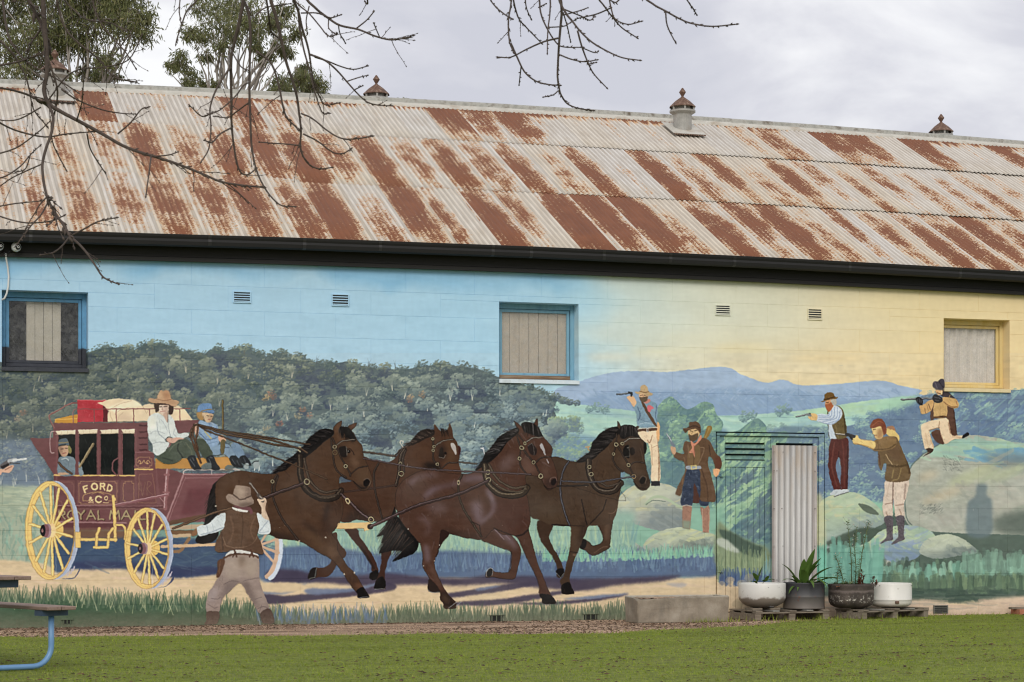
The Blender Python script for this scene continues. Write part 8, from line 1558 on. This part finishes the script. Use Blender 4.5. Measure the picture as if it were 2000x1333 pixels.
for (dx, dz, L, w_, dr_) in [(-.9, .9, .30, .045, 1.5), (-.6, 1.3, .34, .06, 1.1), (-.25, 1.8, .36, .075, .6), (.25, 1.9, .46, .10, .35), (.45, 1.4, .40, .10, .6), (.75, 1.1, .40, .09, .9), (1.0, .9, .36, .08, 1.1), (.1, 1.2, .30, .085, .9), (-1.0, .5, .30, .03, 1.9), (.6, .7, .34, .05, 1.8), (-.1, .8, .34, .035, 2.4), (.2, .7, .4, .035, 2.6), (-.5, .7, .33, .035, 2.3), (.9, .6, .30, .06, 1.5), (-.8, 1.2, .26, .05, 1.2), (.35, 1.0, .33, .10, 1.0), (0, 1.6, .28, .09, .7), (-.35, 1.1, .30, .07, 1.3)]:
    m = MB(); leaf(m, (dx*.06+rg.uniform(-.03, .03), rg.uniform(-.10, .06), -.01), (dx, rg.uniform(-.8, .1), dz), L*1.18, w_*1.45, dr_, 8); m.build('leaf', M_STRAP, pl, True)
c1 = Vector((p1.location.x-.09, p1.location.y-.05, PH+.026+.285))
pl = thing('seedling', c1, 'small green seedling with broad leaves in the stained white tub', 'plant')
m = MB(); m.tube([(0, 0, -.01), (-.01, 0, .07), (.01, 0, .12)], [.010, .008, .005], 6); m.tube([(.05, 0, -.01), (.09, 0, .05), (.14, 0, .065)], [.005, .004, .003], 6); m.build('stem', M_STEM, pl, True)
for bs, dv, L, w_, dr_ in (((0, 0, .05), (.25, -.2, 1), .22, .085, .3), ((0, 0, .06), (-.5, -.3, 1), .15, .08, .8), ((-.01, 0, .03), (-.9, -.4, .8), .12, .07, 1.4), ((.13, 0, .06), (.8, -.2, .5), .12, .07, 1.2), ((.12, 0, .055), (.1, -.6, 1), .11, .06, .9), ((.1, 0, .05), (-.5, -.5, .6), .09, .05, 1.2)):
    m = MB(); leaf(m, bs, dv, L, w_, dr_, 8, .2); m.build('leaf', M_STRAP, pl, True)
c3 = Vector((p3.location.x, p3.location.y, PH+.006+.29))
pl = thing('tall_weed', c3, 'tall spindly weed with pale seed heads rising from the iron pot', 'plant')
def weed(x, y, pts, nl, seed, hd):
    q = random.Random(seed); m = MB(); m.tube([(x+a, y, b) for a, b in pts], [.006]*(len(pts)-1)+[.002], 5); m.build('stem', M_STEM, pl, True)
    lf = MB(); fl_ = MB()
    P_ = [Vector((x+a, y, b)) for a, b in pts]
    for i in range(nl):
        t = q.random()*(len(P_)-1.01); k = int(t); p = P_[k].lerp(P_[k+1], t-k); s_ = q.choice((-1, 1))
        lf.tube([p, p+Vector((s_*.02, q.uniform(-.02, .02), .015))], .0015, 3); leaf(lf, p+Vector((s_*.01, 0, .008)), (s_, q.uniform(-.8, .8), q.uniform(.1, 1)), q.uniform(.025, .06)*(1.25-.7*t/len(P_)), .018, .8, 3)
    for i in range(hd):
        p = P_[-1].lerp(P_[-2], q.random()*.9); e_ = p+Vector((q.uniform(-.07, .07), q.uniform(-.04, .04), q.uniform(.0, .09))); lf.tube([p, e_], .0012, 3)
        fl_.lathe([(.001, -.006), (.007, 0), (.004, .008), (.001, .01)], e_, 5)
    lf.build('foliage', M_WEED, pl)
    if hd: fl_.build('seed_heads', M_FLOW, pl)
weed(.05, -.02, [(0, -.02), (.01, .25), (-.01, .5), (.02, .78)], 60, 1, 9); weed(.10, .0, [(0, -.02), (.03, .2), (.06, .45), (.12, .70), (.16, .86)], 60, 2, 10); weed(.02, .03, [(0, -.02), (0, .3), (-.03, .6), (-.06, .86)], 55, 3, 9); weed(-.12, -.05, [(0, -.02), (-.04, .16), (-.09, .30), (-.13, .40)], 46, 4, 5); weed(-.2, 0, [(0, -.02), (.0, .12), (.02, .26)], 34, 5, 4); weed(.07, -.04, [(0, -.02), (.02, .16), (.03, .36)], 50, 6, 0)
pl = thing('red_succulent', (c3.x+.15, c3.y-.06, c3.z), 'low red-tinged succulent spreading over the right rim of the iron pot', 'plant')
for k in range(6):
    m = MB(); bx, by = rg.uniform(-.13, .16), rg.uniform(-.14, .06); h_ = rg.uniform(.04, .20)
    m.tube([(bx, by, -.01), (bx+rg.uniform(-.03, .05), by, h_)], .004, 5)
    for i in range(26): t = rg.random(); leaf(m, (bx+.02*t, by, h_*t), (rg.uniform(-1, 1), rg.uniform(-1, .5), rg.uniform(.1, 1)), rg.uniform(.03, .06), .02, .5, 3)
    m.build('sprig', M_RED, pl)
pl = thing('ground_cover_plant', (c3.x-.15, c3.y-.06, c3.z), 'low leafy clump with one orange leaf at the left rim of the iron pot', 'plant')
M_ORL = leaf_mat('orange_leaf', [(.42, .14, .05), (.5, .2, .08)], .2)
for k in range(6):
    m = MB(); bx, by = rg.uniform(-.13, .16), rg.uniform(-.14, .06)
    for i in range(20): leaf(m, (bx, by, rg.uniform(-.01, .03)), (rg.uniform(-1, 1), rg.uniform(-1, .5), rg.uniform(.2, 1)), rg.uniform(.04, .09), .022, .7, 3)
    m.build('sprig', M_WEED, pl)
m = MB()
for k in range(4): leaf(m, (-.12, -.10, 0), (rg.uniform(-1, .2), -1, .4), .06, .035, .8, 3)
m.build('leaf', M_ORL, pl)
# ---------------------------------------------------------------- loose bricks at the right hand end
M_BRK = speckled('red_brick', (.30, .10, .055), (.42, .17, .10), 14, .85, (.36, .20, .15), .4, 40)
bp = wallp(1981, 1196, -.12)
for i, (x, z, ry, lab) in enumerate([(bp[0], 0, .02, 'orange brick lying at the wall foot at the right edge'), (bp[0]+.27, .0, -.05, 'second orange brick farther right along the wall foot')]):
    o = MB().box(-.055, .055, -.115, .115, 0, .076, .004).build('brick', M_BRK); o.location = (x+.04, -.17, z); o.rotation_euler.z = ry; tag(o, lab, 'brick')
o = MB().box(-.12, .42, -.04, .04, 0, .03, .003).build('timber_offcut', M_PAL); o.location = (bp[0]+.02, -.17, .0765); o.rotation_euler = (0, 0, .06); tag(o, 'grey timber offcut lying across the bricks at the right edge', 'timber offcut')
# ---------------------------------------------------------------- security cameras and conduit on the fascia
def seccam(px, py, lab):
    x, z = wallp(px, py, -.2); e = thing('security_camera', (x, -.0985, z), lab, 'security camera', 'security cameras under the gutter')
    MB().lathe([(.001, -.03), (.05, -.03), (.052, -.02), (.045, .0), (.001, .0)], n=20).build('base', M_WHITEPL, e, True).rotation_euler = (R(90), 0, 0)
    m = MB(); m.lathe([(.058*math.sin(q), -.058*math.cos(q)) for q in np.linspace(.02, math.pi-.02, 14)], (0, 0, 0), 22); o = m.build('housing', M_WHITEPL, e, True); o.location = (0, -.075, 0)
    dv = Vector((.42, -1, -.1)).normalized(); q = dv.to_track_quat('Z', 'Y').to_euler()
    m = MB(); m.lathe([(.001, .0585), (.03, .0565), (.034, .049), (.036, .046)], n=20); o = m.build('faceplate', M_LENS, e, True); o.location = (0, -.075, 0); o.rotation_euler = q
    m = MB(); m.lathe([(.008, .0595), (.014, .0597), (.016, .0585)], n=16); o = m.build('lens_ring', M_WHITEPL, e, True); o.location = (0, -.075, 0); o.rotation_euler = q
    return e
seccam(32, 482, 'white ball security camera on the black fascia above the dark left window'); seccam(-2, 480, 'white ball security camera cut off by the left edge of the picture')
cd = [(11, 495, -.105), (12, 505, -.07), (15, 522, -.03), (17, 540, -.028), (16, 560, -.028), (13, 574, -.028), (9, 583, -.02), (4, 586, .0)]
o = MB().tube([(wallp(x, y, q)[0], q, wallp(x, y, q)[1]) for x, y, q in cd], .0115, 10).build('conduit', M_WHITEPL, None, True); tag(o, 'white plastic conduit bending down the blue wall to the left window', 'conduit')
cb = MB()
for k in range(3): cb.tube([(wallp(x, y, -.1)[0], -.102-.01*k, wallp(x, y, -.1)[1]) for x, y in ((5, 488+k), (11, 495+k*2), (18, 494-k), (26, 490))], .003, 5)
tag(cb.build('camera_cable', M_LENS, None, True), 'thin black cables looping between the two security cameras', 'cable')
# ---------------------------------------------------------------- picnic table
M_PLANK = speckled('brown_composite_plank', (.17, .11, .085), (.27, .185, .15), 4, .6, (.21, .15, .125), .3, 20, (.8, 8, 8)); M_TUBE = speckled('blue_painted_steel', (.14, .28, .50), (.17, .33, .56), 5, .4, None, .05)
M_TUBED = speckled('dark_blue_steel', (.03, .06, .11), (.045, .08, .14), 5, .5, None, .05)
gb = groundp(62, 1310); PT = thing('picnic_table', (gb.x, gb.y, 0), 'picnic table with brown plank tops on bent blue steel tube, cut by the left edge', 'picnic table')
yaw = math.atan2(.64*-SA-.77*CA, .64*CA-.77*SA); PT.rotation_euler.z = yaw
cT = Matrix.Rotation(-yaw, 3, 'Z')
def lp(px, py, k): return cT @ (ray(px, py, k)-Vector((gb.x, gb.y, 0)))
kk = (gb-Vector((0, -DIST, 0)))@Vector((SA, CA, 0))
# local frame: x runs along the bench to the near end, the table lies on the -y side
sx1 = 0.; sz = .505; pn = lp(121, 1192, kk); PO = Vector((pn.x, pn.y, 0))
def pb(nm, x0, x1, y0, y1, z0, z1, m, b=.005): return MB().box(PO.x+x0, PO.x+x1, PO.y+y0, PO.y+y1, z0, z1, b).build(nm, m, PT)
for y in (-.135, .002): pb('seat_plank', -1.9, 0, y, y+.131, sz, sz+.032, M_PLANK)
for y in (-1.46, -1.323): pb('seat_plank', -1.9, 0, y, y+.131, sz, sz+.032, M_PLANK)
for k in range(5): pb('table_plank', -1.9, -.02, -1.025+k*.152, -.877+k*.152, .765, .797, M_PLANK)
for y in (0, -1.325):
    MB().add([(PO.x+x, PO.y+y+q, z) for q in (-.12, .12) for x, z in ((-.26, sz-.0005), (-.12, sz-.0005), (-.12, sz-.05), (-.26, sz-.05))], [(0, 1, 2, 3), (7, 6, 5, 4), (0, 4, 5, 1), (1, 5, 6, 2), (2, 6, 7, 3), (3, 7, 4, 0)]).build('seat_bracket', M_TUBED, PT)
for xq in (-.19, -1.7):
    t_ = []; c_ = .17
    t_ += [(0, sz-.05), (0, .22)]+[(-c_*(1-math.cos(q)), .2-c_*math.sin(q)) for q in np.linspace(.1, math.pi/2, 8)]
    t_ += [(-1.325-y, z) for y, z in t_[::-1]]
    MB().tube([(PO.x+xq, PO.y+y, z) for y, z in t_], .0245, 14).build('leg_tube', M_TUBE, PT, True)
    for y in (-.66, -.80): MB().tube([(PO.x+xq, PO.y+y, .045), (PO.x+xq, PO.y+y, .70)], .0245, 12).build('table_post', M_TUBE, PT, True)
    pb('table_bracket', xq-.06, xq+.06, -.99, -.33, .70, .7645, M_TUBED, .004)

# ---------------------------------------------------------------- gum trees beyond the shed
M_GUMBARK = speckled('pale_gum_bark', (.24, .215, .185), (.38, .35, .31), 3, .85, (.16, .135, .11), .3, 14, (1, 1, .3))
M_GUMLEAF = leaf_mat('gum_leaves', [(.085, .105, .045), (.145, .17, .065), (.20, .215, .085), (.26, .26, .11), (.135, .165, .08), (.30, .26, .13)], .38, .5)
def branch_path(q, a, b, bend, n=6):
    a, b = Vector(a), Vector(b); d = b-a; off = Vector((q.uniform(-1, 1), q.uniform(-1, 1), q.uniform(-.3, .6)))*d.length*bend
    return [a+d*t+off*math.sin(math.pi*t)+Vector((q.uniform(-1, 1), q.uniform(-1, 1), q.uniform(-1, 1)))*d.length*.018 for t in [i/n for i in range(n+1)]]
def gum_tree(px, k, ybase_top, clumps, lab, seed, dens=1., leafL=.15):
    """clumps: (px, py, radius px) of the foliage masses, put at depth k with their own depth offsets"""
    q = random.Random(seed); rs = np.random.RandomState(seed)
    b = ray(px, 700, k); base = Vector((b.x, b.y, 0)); e = thing('eucalyptus_tree', base, lab, 'tree', 'gum trees behind the shed')
    m = MB(); cents = []
    top = ray(px+q.uniform(-20, 20), ybase_top, k)-base
    trunk = branch_path(q, (0, 0, -.1), top, .03, 10); m.tube(trunk, [.12-.0075*i for i in range(11)], 10); m.build('trunk', M_GUMBARK, e, True)
    br = MB(); V = []
    for (cx, cy, cr) in clumps:
        c = ray(cx, cy, k+q.uniform(-1.2, 1.2))-base; r = cr/F_PX*k
        st = trunk[min(10, max(3, int(10*min(1, (c.z-r*2.6)/top.z))))] if c.z < top.z+4 else trunk[-1]
        for j in range(2):
            en = c+Vector((q.uniform(-.7, .7), q.uniform(-.7, .7), q.uniform(-.5, .5)))*r
            p = branch_path(q, st if j == 0 else p0[3], en, .12, 7)
            if j == 0: p0 = p
            r0 = .046 if j == 0 else .022; br.tube(p, [r0*(1-i/8.) for i in range(8)], 6, False)
        # hanging leaves in bunches
        nb = int(78*dens*(r/.9)**2)+8
        for _ in range(nb):
            u = rs.normal(size=3); u /= np.linalg.norm(u); rad = r*rs.rand()**.42
            bc = np.array(c)+u*rad*np.array([1, 1, .8])
            n = rs.randint(16, 34); s = r*.40
            p = bc+rs.normal(size=(n, 3))*np.array([s, s, s*.9])*.62
            d = np.stack([rs.normal(size=n)*.55, rs.normal(size=n)*.55, -np.abs(rs.normal(size=n))*.9-.12], 1); d /= np.linalg.norm(d, axis=1)[:, None]
            w = np.cross(d, rs.normal(size=(n, 3))); w /= np.linalg.norm(w, axis=1)[:, None]
            L = leafL*rs.uniform(.55, 1.25, n)[:, None]; W = L*.105
            mid = p+d*L*.45
            V.append(np.stack([p, mid-w*W, p+d*L, p, p+d*L, mid+w*W], 1).reshape(-1, 3))
            if rs.rand() < .35: br.tube([Vector(np.array(c)+u*rad*.3), Vector(bc)], .012, 4, False)
    br.build('limbs', M_GUMBARK, e, True)
    link('crown', tri_mesh('crown', np.vstack(V), [M_GUMLEAF]), e)
    return e
K1 = 50
gum_tree(150, K1, 240, [(20, 20, 60), (75, 60, 52), (30, 95, 48), (125, 20, 62), (185, 40, 52), (240, 35, 50), (270, 60, 34), (225, 5, 55), (95, 110, 34), (150, 85, 34), (20, 150, 40), (60, 135, 30), (180, 135, 30), (205, 115, 26), (195, 160, 24), (60, -40, 70), (150, -60, 80), (250, -40, 60), (-40, 40, 60), (-50, 130, 50), (0, -60, 70), (225, 150, 10), (120, 150, 18), (285, 30, 26), (110, 70, 44), (165, 10, 50)], 'broad dark eucalyptus behind the left end of the roof ridge', 5, 1.25)
gum_tree(462, K1+3, 290, [(350, 115, 24), (335, 132, 16), (375, 150, 22), (395, 75, 28), (370, 60, 18), (420, 40, 32), (400, 12, 30), (445, 15, 36), (490, 22, 36), (530, 50, 26), (555, 20, 30), (575, 65, 20), (455, 70, 22), (500, 85, 20), (365, 165, 16), (395, 168, 12), (420, 165, 12), (450, -50, 60), (540, -50, 50), (560, 100, 18), (520, 110, 18), (400, 110, 16), (470, 50, 26), (430, 90, 20), (500, 60, 24), (545, 85, 20)], 'slender pale-limbed eucalyptus with an open crown left of the ridge ventilator', 8, 1.05)
gum_tree(580, K1+6, 150, [(545, 165, 24), (580, 150, 24), (610, 160, 26), (600, 180, 26), (560, 182, 24), (625, 185, 16), (535, 185, 18), (595, 135, 14)], 'low dense eucalyptus showing just above the ridge right of the slender gum', 11, 1.9)
gum_tree(782, K1+10, 205, [(775, 200, 10), (790, 198, 9), (765, 203, 7)], 'tip of a distant eucalyptus peeping over the ridge beside the second ventilator', 13, 2.2)
# ---------------------------------------------------------------- bare tree hanging into the top of the picture
M_TWIG = speckled('bare_grey_brown_bark', (.032, .022, .019), (.075, .055, .045), 9, .85, (.05, .036, .03), .5, 60)
KB = 11.5
tb = random.Random(17)
BT = thing('bare_tree', (ray(-900, 700, KB).x, ray(-900, 700, KB).y, 0), 'leafless tree whose dark budding branches hang across the top of the picture', 'tree')
B0 = BT.location
def P3(x, y, dk=0.): return ray(x, y, KB+dk)-B0
limb_px = [(-900, 1000, 0), (-890, 500, 0), (-840, 100, 0), (-700, -150, 0), (-420, -260, -.1), (-100, -230, 0), (150, -200, .1), (480, -210, 0), (800, -260, -.2), (1100, -200, -.2), (1350, -170, 0), (1500, -120, .2)]
tk = [Vector((0, 0, -.1))]+[P3(*p) for p in limb_px[1:4]]
MB().tube(tk, [.20, .17, .14, .11], 12).build('trunk', M_TWIG, BT, True)
MB().tube([P3(*p) for p in limb_px[3:]], [.11, .09, .08, .072, .06, .05, .04, .03, .02], 10).build('limb', M_TWIG, BT, True)
def limb_at(x):
    xs = [p[0] for p in limb_px[3:]]; i = max(0, min(len(xs)-2, int(np.searchsorted(xs, x))-1)); t = (x-xs[i])/(xs[i+1]-xs[i]); a, b = P3(*limb_px[3+i]), P3(*limb_px[4+i]); return a.lerp(b, t)
def smooth3(pts, n=4):
    e = [pts[0]*2-pts[1]]+pts+[pts[-1]*2-pts[-2]]; out = []
    for i in range(len(pts)-1):
        A, B, C, D = e[i:i+4]
        for k in range(n):
            t = k/n; out.append((B*2+(C-A)*t+(A*2-B*5+C*4-D)*t*t+(B*3-A-C*3+D)*t**3)*.5)
    return out+[pts[-1]]
PXM = KB/F_PX
def twigs(m, path, r0, dens, ln=(25, 75)):
    L = sum((path[i+1]-path[i]).length for i in range(len(path)-1)); n = int(L/PXM*dens/100)
    for _ in range(n):
        t = tb.uniform(.12, .97)*(len(path)-1.001); i = int(t); p = path[i].lerp(path[i+1], t-i); d = (path[i+1]-path[i]).normalized()
        s = Vector((tb.uniform(-1, 1), tb.uniform(-1, 1), tb.uniform(-.8, .5))); v = (d*.9+s.normalized()*.9).normalized(); l = tb.uniform(*ln)*PXM; q = [p]
        for k in range(5): v = (v+Vector((tb.uniform(-.16, .16), tb.uniform(-.16, .16), tb.uniform(-.18, .14)))).normalized(); q.append(q[-1]+v*l/5)
        m.tube(q, [r0*.55, r0*.5, r0*.44, r0*.38, r0*.33, r0*.28], 4, False); buds(m, q, r0*.5, .5)
def buds(m, path, r, tail):
    n = len(path); k0 = int(n*(1-tail))
    for i in range(max(k0, 1), n):
        d = (path[i]-path[i-1]).normalized(); s = Vector((tb.uniform(-1, 1), tb.uniform(-1, 1), tb.uniform(-1, 1))).normalized(); p = path[i-1].lerp(path[i], tb.random())
        m.tube([p, p+(d*.6+s*.7)*r*2.6, p+(d*.9+s*.9)*r*4.4], [r*.6, r*1.15, r*.2], 5)
    m.tube([path[-1], path[-1]+(path[-1]-path[-2]).normalized()*r*3, path[-1]+(path[-1]-path[-2]).normalized()*r*6], [r*.7, r*1.6, r*.4], 5)
def hang(pts, w0, w1, dk=0., top=True, dens=1.4, tail=.35, nm='branch', tw=(22, 70)):
    # traced branch: pixels -> own depth that drifts along its length
    g = tb.uniform(-.5, .5); P_ = [P3(x, y, dk+g*i/len(pts)) for i, (x, y) in enumerate(pts)]
    if top: a = limb_at(pts[0][0]-25); P_ = [a, a.lerp(P_[0], .5)+Vector((tb.uniform(-.05, .05), 0, 0))]+P_
    s = smooth3(P_); n = len(s); m = MB(); r = [(w0+(w1-w0)*(i/(n-1)))*PXM*.43 for i in range(n)]
    m.tube(s, r, 8); 
    if dens: twigs(m, s, max(w1, 2.8)*PXM/2, dens, tw)
    if tail: buds(m, s, max(w1, 2.6)*PXM/2*.9, tail)
    m.build(nm, M_TWIG, BT, True)
LEFT = [  # (points, width at start, at tip, depth shift, joins the limb)
 ([(84, -15), (86, 40), (90, 90), (92, 140), (86, 175), (95, 202), (118, 218), (150, 235), (200, 262), (240, 285), (280, 300), (305, 307), (350, 322), (400, 342), (430, 355), (470, 362), (510, 366)], 13, 4, 0, True),
 ([(52, -15), (66, 20), (82, 50), (92, 85)], 10, 9, .05, True),
 ([(95, 205), (104, 230), (100, 262), (90, 290), (83, 320), (84, 345), (88, 370), (96, 395), (110, 420), (128, 446), (136, 462)], 7, 6, 0, False),
 ([(136, 462), (155, 478), (172, 498), (188, 522), (200, 540), (215, 549), (230, 555)], 6, 3, 0, False),
 ([(136, 462), (122, 480), (104, 494), (82, 498)], 4, 3, 0, False), ([(136, 462), (160, 450), (185, 436), (204, 430), (225, 426)], 4, 3, 0, False),
 ([(94, 395), (80, 420), (60, 442), (36, 474)], 4, 3, 0, False),
 ([(0, 172), (30, 178), (60, 188), (90, 205)], 5, 6, .1, False), ([(-20, 228), (10, 246), (40, 258), (88, 268), (130, 262), (180, 258)], 5, 3, .2, False),
 ([(4, -15), (10, 40), (18, 75), (30, 95), (45, 115), (75, 135), (120, 160), (150, 180)], 7, 3, .3, True), ([(-20, 60), (20, 100), (34, 120), (50, 150), (58, 180), (66, 215), (90, 245)], 5, 3, .3, False),
 ([(110, -15), (115, 20), (130, 60), (160, 90), (180, 105), (200, 125), (225, 152), (262, 160)], 6, 3, -.2, True), ([(180, -15), (185, 20), (200, 50), (225, 80), (245, 102), (264, 132)], 5, 2.6, -.1, True),
 ([(120, -15), (150, 25), (175, 40), (215, 45), (245, 60)], 4, 2.6, .1, True), ([(92, 110), (110, 165), (112, 190), (108, 215), (100, 250), (105, 285), (128, 330)], 5, 2.8, -.1, False),
 ([(120, 175), (150, 195), (200, 215), (240, 222), (262, 223)], 4, 2.6, 0, False), ([(150, 235), (160, 200), (163, 160)], 3.4, 2.6, 0, False), ([(230, 262), (255, 240), (275, 215), (288, 210)], 4, 2.6, 0, False),
 ([(170, 262), (176, 290), (190, 315), (205, 337)], 4, 2.6, 0, False), ([(295, 306), (292, 330), (285, 382)], 4, 3, 0, False), ([(305, 306), (330, 303), (345, 298)], 3.4, 2.6, 0, False),
 ([(-20, 305), (30, 290), (70, 262), (95, 240)], 4, 2.6, .2, False), ([(-15, 350), (10, 345), (40, 325), (60, 302), (78, 285)], 4, 2.6, .2, False), ([(-10, 420), (30, 432), (60, 436), (100, 432), (124, 422)], 4, 3, .1, False),
 ([(-10, 405), (30, 398), (80, 393)], 3.6, 2.6, .1, False), ([(80, 210), (40, 232), (10, 236), (-20, 230)], 3.6, 2.6, .2, False), ([(84, 320), (50, 335), (20, 350), (-10, 372)], 3.4, 2.6, .2, False),
 ([(-10, 130), (40, 120), (80, 105)], 5, 4, .2, False), ([(95, 195), (130, 150), (160, 135), (200, 132), (250, 118), (276, 72)], 3.6, 2.6, .2, False), ([(60, 300), (50, 330), (34, 336)], 3.2, 2.6, .1, False)]
for a in LEFT: hang(a[0], a[1], a[2], a[3], a[4], 2.0)
MID = [
 ([(474, -15), (468, 40), (460, 75), (452, 110), (451, 150), (452, 200), (452, 235), (456, 280), (466, 330), (482, 342), (498, 332)], 10, 3, 0, True),
 ([(470, -15), (484, 20), (489, 60), (488, 110), (487, 170), (489, 230), (491, 280), (500, 330), (520, 372), (546, 400), (572, 404)], 8, 3, .1, True),
 ([(526, -15), (538, 30), (546, 62), (553, 95), (560, 125), (572, 160), (580, 190), (584, 220), (588, 255), (587, 290), (600, 318), (622, 330), (645, 328)], 9, 3, -.1, True),
 ([(570, -15), (582, 20), (590, 55), (598, 80), (604, 105), (608, 135), (613, 160), (622, 185), (635, 205), (660, 202)], 7, 2.6, 0, True), ([(582, 18), (586, 60), (594, 100), (604, 135), (612, 170), (628, 218), (640, 222)], 5, 2.6, .1, False),
 ([(606, 107), (625, 114), (640, 122), (660, 140), (680, 163), (700, 185), (718, 200), (740, 206), (762, 207)], 5, 2.6, 0, False), ([(615, 112), (640, 120), (665, 130), (690, 136), (716, 130)], 4, 2.6, 0, False), ([(676, 160), (700, 152), (716, 148)], 3, 2.6, 0, False), ([(692, 176), (708, 168)], 3, 2.6, 0, False),
 ([(592, -15), (615, 15), (640, 35), (664, 50), (700, 58), (730, 70), (760, 78), (785, 76), (804, 71)], 7, 3, .1, True), ([(642, 38), (642, 55), (652, 65)], 3, 2.6, .1, False), ([(696, 56), (716, 40), (728, 26)], 3.4, 2.6, .1, False), ([(741, 72), (735, 58), (730, 46)], 3, 2.6, .1, False), ([(661, 50), (664, 66), (673, 82)], 3, 2.6, .1, False),
 ([(570, -10), (605, 28), (625, 52), (640, 70), (652, 70), (658, 66)], 4, 2.6, 0, True), ([(604, 12), (598, 40), (600, 62)], 3, 2.6, 0, False), ([(588, 26), (620, 26), (645, 35), (664, 30)], 3.4, 2.6, 0, False),
 ([(390, -15), (366, 20), (356, 45), (346, 75), (344, 84)], 5, 2.6, .2, True), ([(352, -15), (350, 20), (354, 48)], 4, 2.6, .2, True), ([(450, 132), (432, 158), (418, 185), (410, 215), (412, 250), (408, 290), (394, 315)], 5, 2.6, .1, False), ([(415, 220), (395, 228), (372, 208)], 3.4, 2.6, .1, False),
 ([(489, 160), (475, 168), (460, 188), (430, 215), (404, 225)], 4, 2.6, 0, False), ([(452, 250), (430, 262), (415, 278), (400, 275)], 4, 2.6, 0, False), ([(588, 222), (610, 232), (640, 256), (665, 270), (690, 272), (724, 267)], 4, 3, 0, False), ([(592, 262), (620, 276), (650, 298), (670, 300), (684, 292)], 4, 2.6, 0, False), ([(588, 285), (560, 282), (530, 280), (508, 278)], 3.6, 2.6, 0, False),
 ([(500, 100), (530, 125), (545, 170), (552, 205), (560, 230), (580, 250)], 5, 4, 0, False), ([(500, 30), (520, 15), (565, 8)], 3.6, 2.6, 0, False), ([(518, -15), (526, 40), (530, 62), (548, 78)], 5, 4, .1, True), ([(452, 100), (470, 130), (486, 138)], 3.4, 3, 0, False), ([(487, 200), (460, 220), (445, 230), (420, 228)], 3.4, 2.6, 0, False), ([(717, -5), (718, 8), (713, 4)], 4, 3, 0, False)]
for a in MID: hang(a[0], a[1], a[2], a[3], a[4], 1.3)
RIGHT = [
 ([(1092, -15), (1097, 20), (1095, 50), (1092, 85), (1090, 120), (1089, 150), (1092, 172), (1096, 186), (1108, 203), (1130, 212), (1156, 216)], 7, 2.8, 0, True),
 ([(1090, -10), (1104, 24), (1118, 42), (1132, 60), (1155, 82), (1185, 100), (1215, 113), (1247, 118)], 6, 2.8, 0, True), ([(1052, -15), (1056, 25), (1068, 55), (1085, 82), (1100, 92), (1136, 93)], 5, 2.6, .2, True),
 ([(1072, -15), (1074, 25), (1070, 60), (1069, 103)], 5, 2.6, .2, True), ([(1128, 60), (1136, 90), (1148, 122), (1160, 145), (1183, 170)], 4.4, 2.6, 0, False), ([(1148, 126), (1162, 123)], 3, 2.6, 0, False), ([(1090, 75), (1062, 82), (1030, 96), (998, 112), (974, 112)], 4.4, 2.8, 0, False),
 ([(998, 85), (1010, 112), (1024, 140), (1045, 158), (1068, 165), (1090, 167)], 4.4, 3, .1, False), ([(1018, 128), (1014, 165)], 3, 2.6, .1, False), ([(1090, 178), (1080, 186), (1062, 190)], 3, 2.6, 0, False),
 ([(1164, -15), (1180, 12), (1198, 36), (1215, 55), (1242, 73)], 4.6, 2.8, .1, True), ([(1188, -15), (1194, 18), (1202, 38), (1226, 48), (1250, 43)], 4, 2.6, .1, True), ([(1195, 15), (1165, 28), (1130, 36), (1122, 40)], 3.6, 2.6, .1, False), ([(1100, 18), (1135, 32), (1152, 40), (1161, 33)], 3.6, 2.6, .2, False), ([(1100, 30), (1130, 22), (1147, 16)], 3.2, 2.6, .2, False),
 ([(1256, -15), (1275, 8), (1300, 22), (1325, 36), (1350, 46), (1390, 52), (1436, 48)], 5.4, 3, -.1, True), ([(1300, 22), (1302, 45), (1308, 62), (1318, 81)], 3.6, 2.6, -.1, False), ([(1336, -15), (1345, 5), (1354, 18), (1360, 28)], 3.6, 2.6, -.1, True),
 ([(956, -15), (965, 10), (985, 28), (1000, 37)], 4.4, 3, .2, True), ([(1000, -15), (1006, 15), (1014, 38), (1026, 52), (1056, 83)], 4.6, 2.8, .2, True), ([(1024, -15), (1028, 15), (1036, 35)], 3.6, 2.6, .2, True), ([(998, -15), (993, 40), (995, 80), (1002, 100)], 4.4, 3.4, .1, True), ([(1140, 95), (1160, 103), (1168, 101)], 3, 2.6, 0, False), ([(1092, 107), (1115, 116), (1140, 121), (1163, 118)], 3.6, 2.6, 0, False),
 ([(1100, 25), (1108, 52), (1114, 80)], 3.2, 2.6, .1, False), ([(1070, 54), (1100, 52), (1112, 46)], 3, 2.6, .1, False), ([(1052, 15), (1066, 8)], 3.2, 2.6, .2, False), ([(1185, -15), (1200, 5), (1212, -2)], 4, 3, .1, True)]
for a in RIGHT: hang(a[0], a[1], a[2], a[3], a[4], .35, .55, 'branch', (10, 30))
